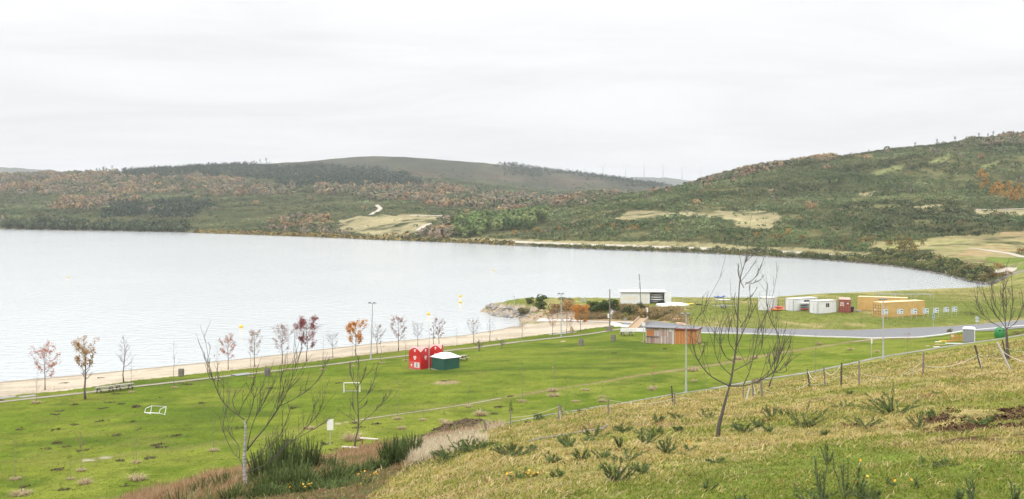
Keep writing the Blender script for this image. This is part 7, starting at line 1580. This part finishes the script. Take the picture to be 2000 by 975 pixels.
BR = [(553, 985, 838, 66, 420, 'tallest broom bush, dark green wands right beside the white birch trunk'), (515, 990, 868, 72, 420, 'broom bush around the foot of the white birch'), (604, 985, 850, 56, 360, 'narrow upright broom bush right of the tallest one'), (648, 975, 885, 70, 380, 'broad low broom bush below the notice board'), (700, 965, 900, 80, 360, 'low dark broom between the benches and the bottom edge'),
      (765, 940, 850, 62, 460, 'dense dark broom bush with a bushy dark base right of the slim bare tree'), (806, 925, 842, 44, 320, 'upright broom bush at the right end of the broom thicket'), (735, 950, 888, 54, 320, 'low broom filling the gap left of the dense dark bush'), (440, 985, 915, 70, 260, 'low olive broom left of the birch trunk'), (395, 990, 930, 70, 220, 'leftmost low broom in the brown grass'), (590, 1000, 905, 90, 420, 'low broom at the bottom edge in front of the upright ones'), (670, 1000, 925, 90, 360, 'low broom at the bottom edge below the broad one')]
BR += [(500, 1000, 930, 80, 320, 'low broom at the bottom edge left of the birch foot'), (545, 1010, 945, 90, 320, 'low broom cut by the bottom edge right of the birch foot'), (630, 1010, 935, 80, 320, 'low broom cut by the bottom edge under the broad one'), (700, 990, 940, 70, 280, 'last low broom at the bottom edge before the dry grass'), (460, 1000, 940, 80, 260, 'dark low broom in the corner under the birch'), (745, 960, 915, 60, 260, 'low broom at the foot of the dense dark bush'), (350, 1010, 950, 90, 220, 'low olive broom at the bottom edge far left in the brown grass'), (578, 985, 860, 30, 200, 'thin broom spike between the tallest and the narrow bush'), (782, 930, 846, 30, 200, 'thin tall broom spikes out of the dense dark bush')]
BR += [(u_, 1000, vt_, 100, 380, 'low broom in the dark thicket along the bottom edge') for u_, vt_ in ((535, 905), (572, 890), (655, 900), (640, 930), (600, 935), (520, 940), (690, 930))]
DBR = [33, 35, 35, 31, 30, 30, 34]
for k, (u, v, vt, wp, n, lb) in enumerate(BR):
    d = DBR[k - 21] if k > 20 else {0: 42, 1: 39, 2: 43, 3: 45, 4: 42, 5: 44, 6: 48, 7: 43, 8: 43, 9: 46, 10: 33, 11: 33, 12: 34, 13: 30, 14: 30, 15: 32, 16: 33, 17: 40, 18: 36, 19: 41, 20: 45}[k]; p = atd(u, d); s = F / d; h = (VH + F * (EYE - p[2]) / d - vt) / s
    broom('broom_bush', p, wp / s * 1.15, h * 1.03, int(n * 1.3), 800 + k, lb, 'bush', (.085, .115, .036) if k not in (8, 9, 18) else (.10, .115, .04), 'broom bushes at the foot of the slope', .17)
GSTEM = mat('gorse_stem', (.12, .15, .07), (.09, .09, .05), 9, .9)
def gorse(loc, w, h, ns, seed, lb, grp, fl=0, up=.5, nm='gorse_plant'):
    rg = np.random.default_rng(seed); r = root(nm, loc, lb, 'gorse', 0, grp); mb = MB(); P = []; T = []; tips = []; d = loc[1]
    for k in range(ns):
        a = rg.uniform(0, 2 * PI) if ns > 2 else rg.choice([0, PI]) + rg.normal() * .3; L = w * .62 * rg.uniform(.35, 1.1) * (1 - .65 * up * rg.uniform(0, 1)); H_ = h * rg.uniform(.5, 1.05) * (.45 + .55 * up)
        b = np.array([rg.normal() * w * .05, rg.normal() * w * .05, -.03]); e = b + np.array([math.cos(a) * L, math.sin(a) * L, H_]); droop = np.array([math.cos(a) * L * .12, math.sin(a) * L * .12, H_ * .28 * (1 - up)])
        cv = curve(b, e, droop, 6, rg, .012 * h); mb.tube(cv, [.009, .009, .008, .007, .006, .005, .004], 4, cap=False); tips.append(cv[-1])
        m = int(34 + 52 * h)
        for j in range(m):
            t = rg.uniform(.12, 1) * 6; i = min(int(t), 5); P.append(cv[i] * (1 - t + i) + cv[i + 1] * (t - i)); q = cv[i + 1] - cv[i]; T.append(q / (np.linalg.norm(q) + 1e-9))
    mb.build('stem', GSTEM, r)
    P = np.array(P); T = np.array(T); M = len(P); rd = rg.normal(0, 1, (M, 3)); rd -= (rd * T).sum(1, keepdims=True) * T; rd /= np.linalg.norm(rd, axis=1, keepdims=True) + 1e-9
    ln = rg.uniform(.035, .085, (M, 1)) * (1 + .25 * (d > 25)); e = P + (rd * .8 + T * .6) * ln; sd_ = np.cross(rd, T) * (.0028 + .00022 * d)
    V = np.stack([P - sd_, P + sd_, e], 1).reshape(-1, 3); C = np.repeat(np.array([(.12, .165, .052)]) * rg.uniform(.6, 1.5, (M, 1)), 3, 0)
    link('spines', np_mesh('spines', V, np.arange(3 * M).reshape(-1, 3), BROOM, col=C), r)
    fl = int(fl * .55)
    if fl:
        c = np.array([tips[i] for i in rg.integers(0, len(tips), fl)]) + rg.normal(0, .045, (fl, 3)); a = rg.normal(0, 1, (fl, 3)); a /= np.linalg.norm(a, axis=1, keepdims=True); b = np.cross(a, rg.normal(0, 1, (fl, 3))); b /= np.linalg.norm(b, axis=1, keepdims=True); s_ = .014 + .0005 * d
        link('flowers', np_mesh('flowers', np.stack([c + a * s_, c + b * s_, c - a * s_, c - b * s_], 1).reshape(-1, 3), np.arange(4 * fl).reshape(-1, 4), YFL), r)
    return r
GG = 'gorse sprigs on the near slope'; GEN = 'small dark green gorse sprig scattered on the dry slope'
GO = [  # u, v, width px, height px, stems, up, flowers, label
    (1747, 812, 135, 62, 22, .35, 0, 'broad gorse plant with one tall spike, in the middle of the right slope'), (1742, 813, 18, 78, 3, 1.0, 0, 'single tall gorse spike rising from the broad plant on the right slope'), (1650, 798, 70, 24, 9, .2, 0, 'low trailing gorse reaching left of the broad plant'), (1795, 838, 60, 45, 7, .5, 0, 'gorse sprigs just below the broad plant on the right slope'),
    (1690, 838, 70, 34, 10, .4, 0, 'gorse with arching fronds left below the broad plant'), (1568, 834, 86, 56, 12, .55, 0, 'airy gorse with long curved stems right of the big bare tree'), (1508, 818, 40, 34, 9, .5, 0, 'gorse sprig next to the airy long stemmed gorse'), (1503, 846, 34, 26, 8, .4, 0, 'low gorse below the pair right of the big bare tree'), (1450, 846, 50, 34, 9, .35, 0, 'spreading gorse just right of the big bare tree trunk'),
    (1918, 832, 86, 36, 10, .3, 0, 'gorse with fern like arching fronds beside the grubbed earth'), (1606, 985, 46, 108, 6, .9, 0, 'tall upright gorse spikes at the bottom edge, left of the flowering ones'), (1652, 975, 44, 90, 5, .95, 0, 'thick upright gorse spike at the bottom edge near yellow flowers'), (1676, 968, 40, 62, 6, .8, 9, 'gorse with a few yellow flowers at the bottom right'), (1616, 905, 36, 50, 5, .8, 0, 'slim gorse spikes behind the tall bottom edge spikes'),
    (1590, 978, 90, 46, 8, .4, 0, 'leaning gorse stems crossing the tall bottom edge spikes'), (1700, 975, 60, 32, 14, .5, 3, 'small round gorse cushion at the bottom edge'), (1792, 915, 110, 28, 4, .15, 0, 'one long arching gorse frond bowed over the green grass'), (1850, 912, 60, 22, 7, .2, 0, 'flat gorse frond right of the long arching one'), (1905, 990, 46, 74, 5, .9, 0, 'upright gorse at the bottom right corner, tallest there'), (1868, 985, 56, 48, 6, .5, 0, 'leaning gorse left of the corner spike'),
    (1982, 990, 30, 60, 4, .9, 0, 'gorse spike cut by the bottom right corner'), (1790, 955, 12, 42, 3, 1.0, 3, 'single thin gorse spike among green grass at the bottom right'), (1738, 950, 26, 26, 4, .6, 6, 'tiny gorse sprig with yellow flower at the bottom right'), (1380, 960, 44, 40, 3, .6, 0, 'thin gorse stems leaning in the green grass at bottom centre'), (1445, 985, 30, 34, 4, .6, 0, 'gorse tips peeping over the bottom edge at centre right'), (1205, 940, 90, 60, 18, .6, 0, 'grassy upright gorse clump at the lower centre with a pale stone'), (1000, 892, 80, 40, 22, .4, 4, 'dense dark gorse mound near the broom thicket'),
    (1012, 935, 76, 26, 14, .4, 60, 'gorse covered with yellow orange flowers at the lower centre'), (1350, 882, 36, 18, 7, .4, 10, 'small gorse with a yellow flower left of the big bare tree foot'), (920, 905, 95, 36, 26, .35, 0, 'wide dark gorse spread right of the broom thicket'), (880, 915, 70, 30, 20, .35, 0, 'dark low gorse at the right foot of the broom thicket'), (715, 955, 36, 40, 7, .7, 30, 'gorse with orange yellow flowers in front of the broom thicket'), (595, 985, 50, 34, 9, .6, 36, 'gorse with yellow flowers at the bottom edge under the broom'), (900, 880, 60, 44, 7, .7, 0, 'long bladed gorse in the pale straw right of the broom')]
GS = [(1160, 855, 50, 30), (1220, 845, 44, 22), (1285, 826, 26, 22), (1330, 822, 50, 22), (1385, 822, 60, 28), (1280, 848, 40, 22), (1265, 870, 70, 44), (1300, 885, 60, 36), (1210, 878, 34, 40), (1110, 872, 60, 24), (1135, 900, 30, 36), (1225, 900, 90, 28), (1180, 895, 50, 26), (1150, 862, 30, 18), (1440, 838, 22, 16), (1325, 845, 24, 18), (1075, 905, 40, 26), (1090, 930, 36, 18), (945, 920, 40, 30), (1530, 812, 24, 18), (1610, 850, 20, 14), (1820, 815, 26, 20), (860, 985, 60, 46), (1040, 880, 30, 18), (1255, 925, 40, 30), (1660, 770, 20, 10), (1830, 770, 26, 8), (1480, 835, 34, 20), (1400, 905, 40, 16)]
for k, (u, v, wp, hp, ns, up, fl, lb) in enumerate(GO):
    p = at(u, min(v, 990), 6) if not (u < 1000 and v > 870) else atd(u, 34 if v < 940 else 30); s = F / p[1]; gorse(p, wp / s, hp / s, ns, 900 + k, lb, GG, fl, up)
for k, (u, v, wp, hp) in enumerate(GS):
    p = at(u, min(v, 990), 6) if u > 1000 else atd(u, 33); s = F / p[1]; gorse(p, wp / s, hp / s, random.randint(8, 14), 960 + k, GEN, GG, 0, random.uniform(.3, .7))
p = at(1211, 926); o = link('boulder', RMO[0], None, (p[0], p[1], p[2] + .05), 1); o.scale = (.09, .07, .09); tag(o, 'small white stone in the grassy gorse clump at lower centre', 'boulder')
for k, (u, v, w_, lb) in enumerate(((1052, 823, 30, 'dark green bush at the rope fence by the concrete drain'), (1030, 830, 16, 'small olive bush left of the dark one by the rope fence'), (1132, 806, 14, 'brownish low bush on the concrete drain'), (1480, 752, 26, 'low brown brush under the small leaning tree'))): bush(u, v, w_, w_ * .55, ((.06, .085, .03), (.12, .12, .04), (.16, .13, .06), (.22, .17, .10))[k], lb, 'shrub', 40 + k, None, 40)
# ------------------------------------------------------------------ posts and ropes along the slope
ROPE = mat('rope', (.62, .58, .50), (.50, .46, .38), 20, .9); ROPED = mat('old_rope', (.26, .24, .21), (.18, .165, .145), 20, .9)
FP = [  # u, v base, u top, v top, radius, label
    (951, 846, 945.5, 819, .085, 'short leaning fence post at the right end of the bare soil'), (997, 834.5, 997, 800, .05, 'thin upright fence post below the small conifer'), (1090.6, 825, 1092.8, 790, .07, 'left post of the pair propped together at the drain'), (1101, 819, 1093.8, 790.5, .055, 'right post of the pair propped together at the drain'), (1188.5, 811, 1188, 777, .06, 'grey fence post alone between the propped pair and the middle lamp'),
    (1314.5, 788, 1311.7, 753.5, .06, 'taller dark fence post left of the middle lamp post'), (1318.5, 795, 1317, 766, .055, 'shorter fence post touching the dark one left of the middle lamp'), (1451.7, 777, 1451.7, 755, .05, 'leftmost post of the cluster behind the big bare tree'), (1457.8, 781, 1464.6, 756, .06, 'tilted pale post of the cluster behind the big bare tree'), (1471.4, 777, 1469, 741, .06, 'tall post of the cluster behind the big bare tree'), (1489, 774, 1486, 744, .07, 'rightmost post of the cluster behind the big bare tree'),
    (1581.3, 757, 1577.5, 721.5, .06, 'dark fence post where the hanging rope loops begin'), (1611.5, 756.5, 1608.5, 715, .05, 'grey fence post between the two hanging rope loops'), (1643, 753.6, 1643.8, 709, .06, 'dark fence post right of the hanging rope loops'), (1678, 751.5, 1678.7, 706.5, .055, 'grey fence post fourth in the straight row on the slope'), (1803, 731.5, 1803, 686.5, .065, 'stout fence post standing alone before the notice post lawn'), (1917, 719.6, 1904, 674, .07, 'dark fence post leaning left near the portable toilet'),
    (1972.5, 722, 1949, 669.5, .07, 'pale peeled fence post leaning left in front of the bare tree at right'), (1968, 712, 1957, 664, .055, 'dark post leaning behind the pale peeled one')]
tops = []
for k, (u, v, ut, vt, r_, lb) in enumerate(FP):
    p = at(u, v); s = F / p[1]; t = ((ut - u) / s, .06 * (k % 3 - 1), (v - vt) / s); mb = MB(); mb.tube([(-t[0] * .12, 0, -t[2] * .12), (t[0] * .5, t[1] * .5, t[2] * .5), t], [r_ * .88, r_ * .82, r_ * .76], 8)
    tag(mb.build('fence_post', (mat('pale_post', (.50, .48, .45), (.38, .36, .33), 9, .85, bump=.3) if k in (8, 17) else DWOOD if k in (5, 11, 13, 16, 18) else POSTW), None, p), lb, 'fence post', 'wooden posts of the rope fence')
    tops.append(np.array([p[0] + t[0], p[1] + t[1], p[2] + t[2]]))
RG = np.random.default_rng(41)
def rope(a, b, sag, lb, r=.018, m=None, n=14):
    a, b = np.array(a, float), np.array(b, float); pts = []
    for i in range(n + 1):
        t = i / n; q = a * (1 - t) + b * t; q[2] -= sag * 4 * t * (1 - t); q[2] = max(q[2], float(land(q[0], q[1])[0]) + .03); pts.append(q - a)
    mb = MB(); mb.tube(pts, r * .72, 5, cap=False); tag(mb.build('rope', m or ROPE, None, tuple(a), smooth=True), lb, 'rope')
dn = np.array([0, 0, -.12]); T_ = tops
def low(k, f): b = np.array(at(FP[k][0], FP[k][1])); return b + (tops[k] - b) * f
rope(T_[0] + dn, at(975, 838), .05, 'rope hanging from the short leaning post to the grass', .02)
rope(low(1, .55), T_[2] + dn, .15, 'rope sagging between the thin post and the propped pair', .016)
rope(T_[3] + dn, at(1120, 806), .2, 'rope drooping from the propped pair onto the drain', .018)
rope(low(2, .9), low(2, .1) + np.array([.1, -.1, 0]), .0, 'white rope end hanging down the propped pair', .024)
rope(low(4, .9), low(6, .6), .25, 'pale rope between the lone grey post and the posts left of the lamp', .012)
rope(low(6, .8), at(1405, 767), .3, 'rope lying from the posts left of the lamp towards the big bare tree', .014)
rope(low(9, .85), low(9, .1) + np.array([.15, -.1, 0]), 0, 'white rope hanging down the tall post of the cluster', .026)
rope(low(10, .95), low(9, .35), .35, 'white rope loop between two posts of the cluster', .024)
rope(low(10, .4), low(11, .25), .35, 'long low rope from the cluster to the dark post', .017)
rope(low(11, .92), low(12, .98), .62, 'first hanging rope loop, left of the grey post', .022)
rope(low(12, .80), low(13, .98), .40, 'second hanging rope loop, right of the grey post', .022)
rope(low(11, .15), low(13, .45), .15, 'low rope passing under the hanging loops', .014)
rope(low(13, .45), low(15, .6), .75, 'long sagging rope towards the stout lone post', .014)
rope(low(14, .5), low(15, .3), .4, 'lower rope between the straight row and the stout post', .014)
rope(low(15, .40), low(16, .58), .32, 'rope between the stout lone post and the dark leaning post', .020)
rope(low(16, .58), low(16, .02) + np.array([-.1, -.3, 0]), -.12, 'white rope dropping along the dark leaning post', .024)
rope(low(16, .62), low(17, .78), .25, 'rope between the dark leaning post and the pale peeled post', .014)
rope(low(17, .72), np.array(at(2040, 715)) + np.array([0, 0, .35]), .35, 'thick white rope from the pale peeled post out of the picture', .032)
rope(low(18, .7), np.array(at(2050, 700)) + np.array([0, 0, .5]), .2, 'thin rope behind the thick one at the right edge', .014)
rope(low(18, .55), at(1936, 718), -.05, 'dark slack rope from the posts by the bare tree to the ground', .018, ROPED)
pts = [at(u, v) for u, v in ((1033, 866), (1060, 860), (1090, 855), (1120, 850), (1150, 845), (1172, 842), (1186, 835))]; a = np.array(pts[0]); mb = MB(); mb.tube([np.array(p) - a + np.array([0, 0, .06]) for p in pts], .03, 5); tag(mb.build('hose', ROPED, None, tuple(a), smooth=True), 'dark hose lying across the slope among the gorse', 'hose')
pts = [at(u, v) for u, v in ((1240, 804), (1258, 798), (1276, 789), (1284, 784))]; a = np.array(pts[0]); mb = MB(); mb.tube([np.array(p) - a + np.array([0, 0, .05]) for p in pts], .018, 5); tag(mb.build('hose', ROPED, None, tuple(a), smooth=True), 'short dark cable in the grass near the concrete drain', 'hose')
HAZE = 0.00009
# ------------------------------------------------------------------ the air over the lake
mz = bpy.data.materials.new('haze_air'); mz.use_nodes = True; nz_ = mz.node_tree; nz_.nodes.clear()
oz = nz_.nodes.new('ShaderNodeOutputMaterial'); pv = nz_.nodes.new('ShaderNodeVolumePrincipled')
pv.inputs['Color'].default_value = (.93, .96, 1, 1); pv.inputs['Density'].default_value = HAZE; pv.inputs['Anisotropy'].default_value = 0.2
nz_.links.new(pv.outputs[0], oz.inputs['Volume'])
hb = MB(); hb.box(-6500, 6500, -60, 9600, -12, 330); tag(hb.build('haze', mz), kind='stuff')
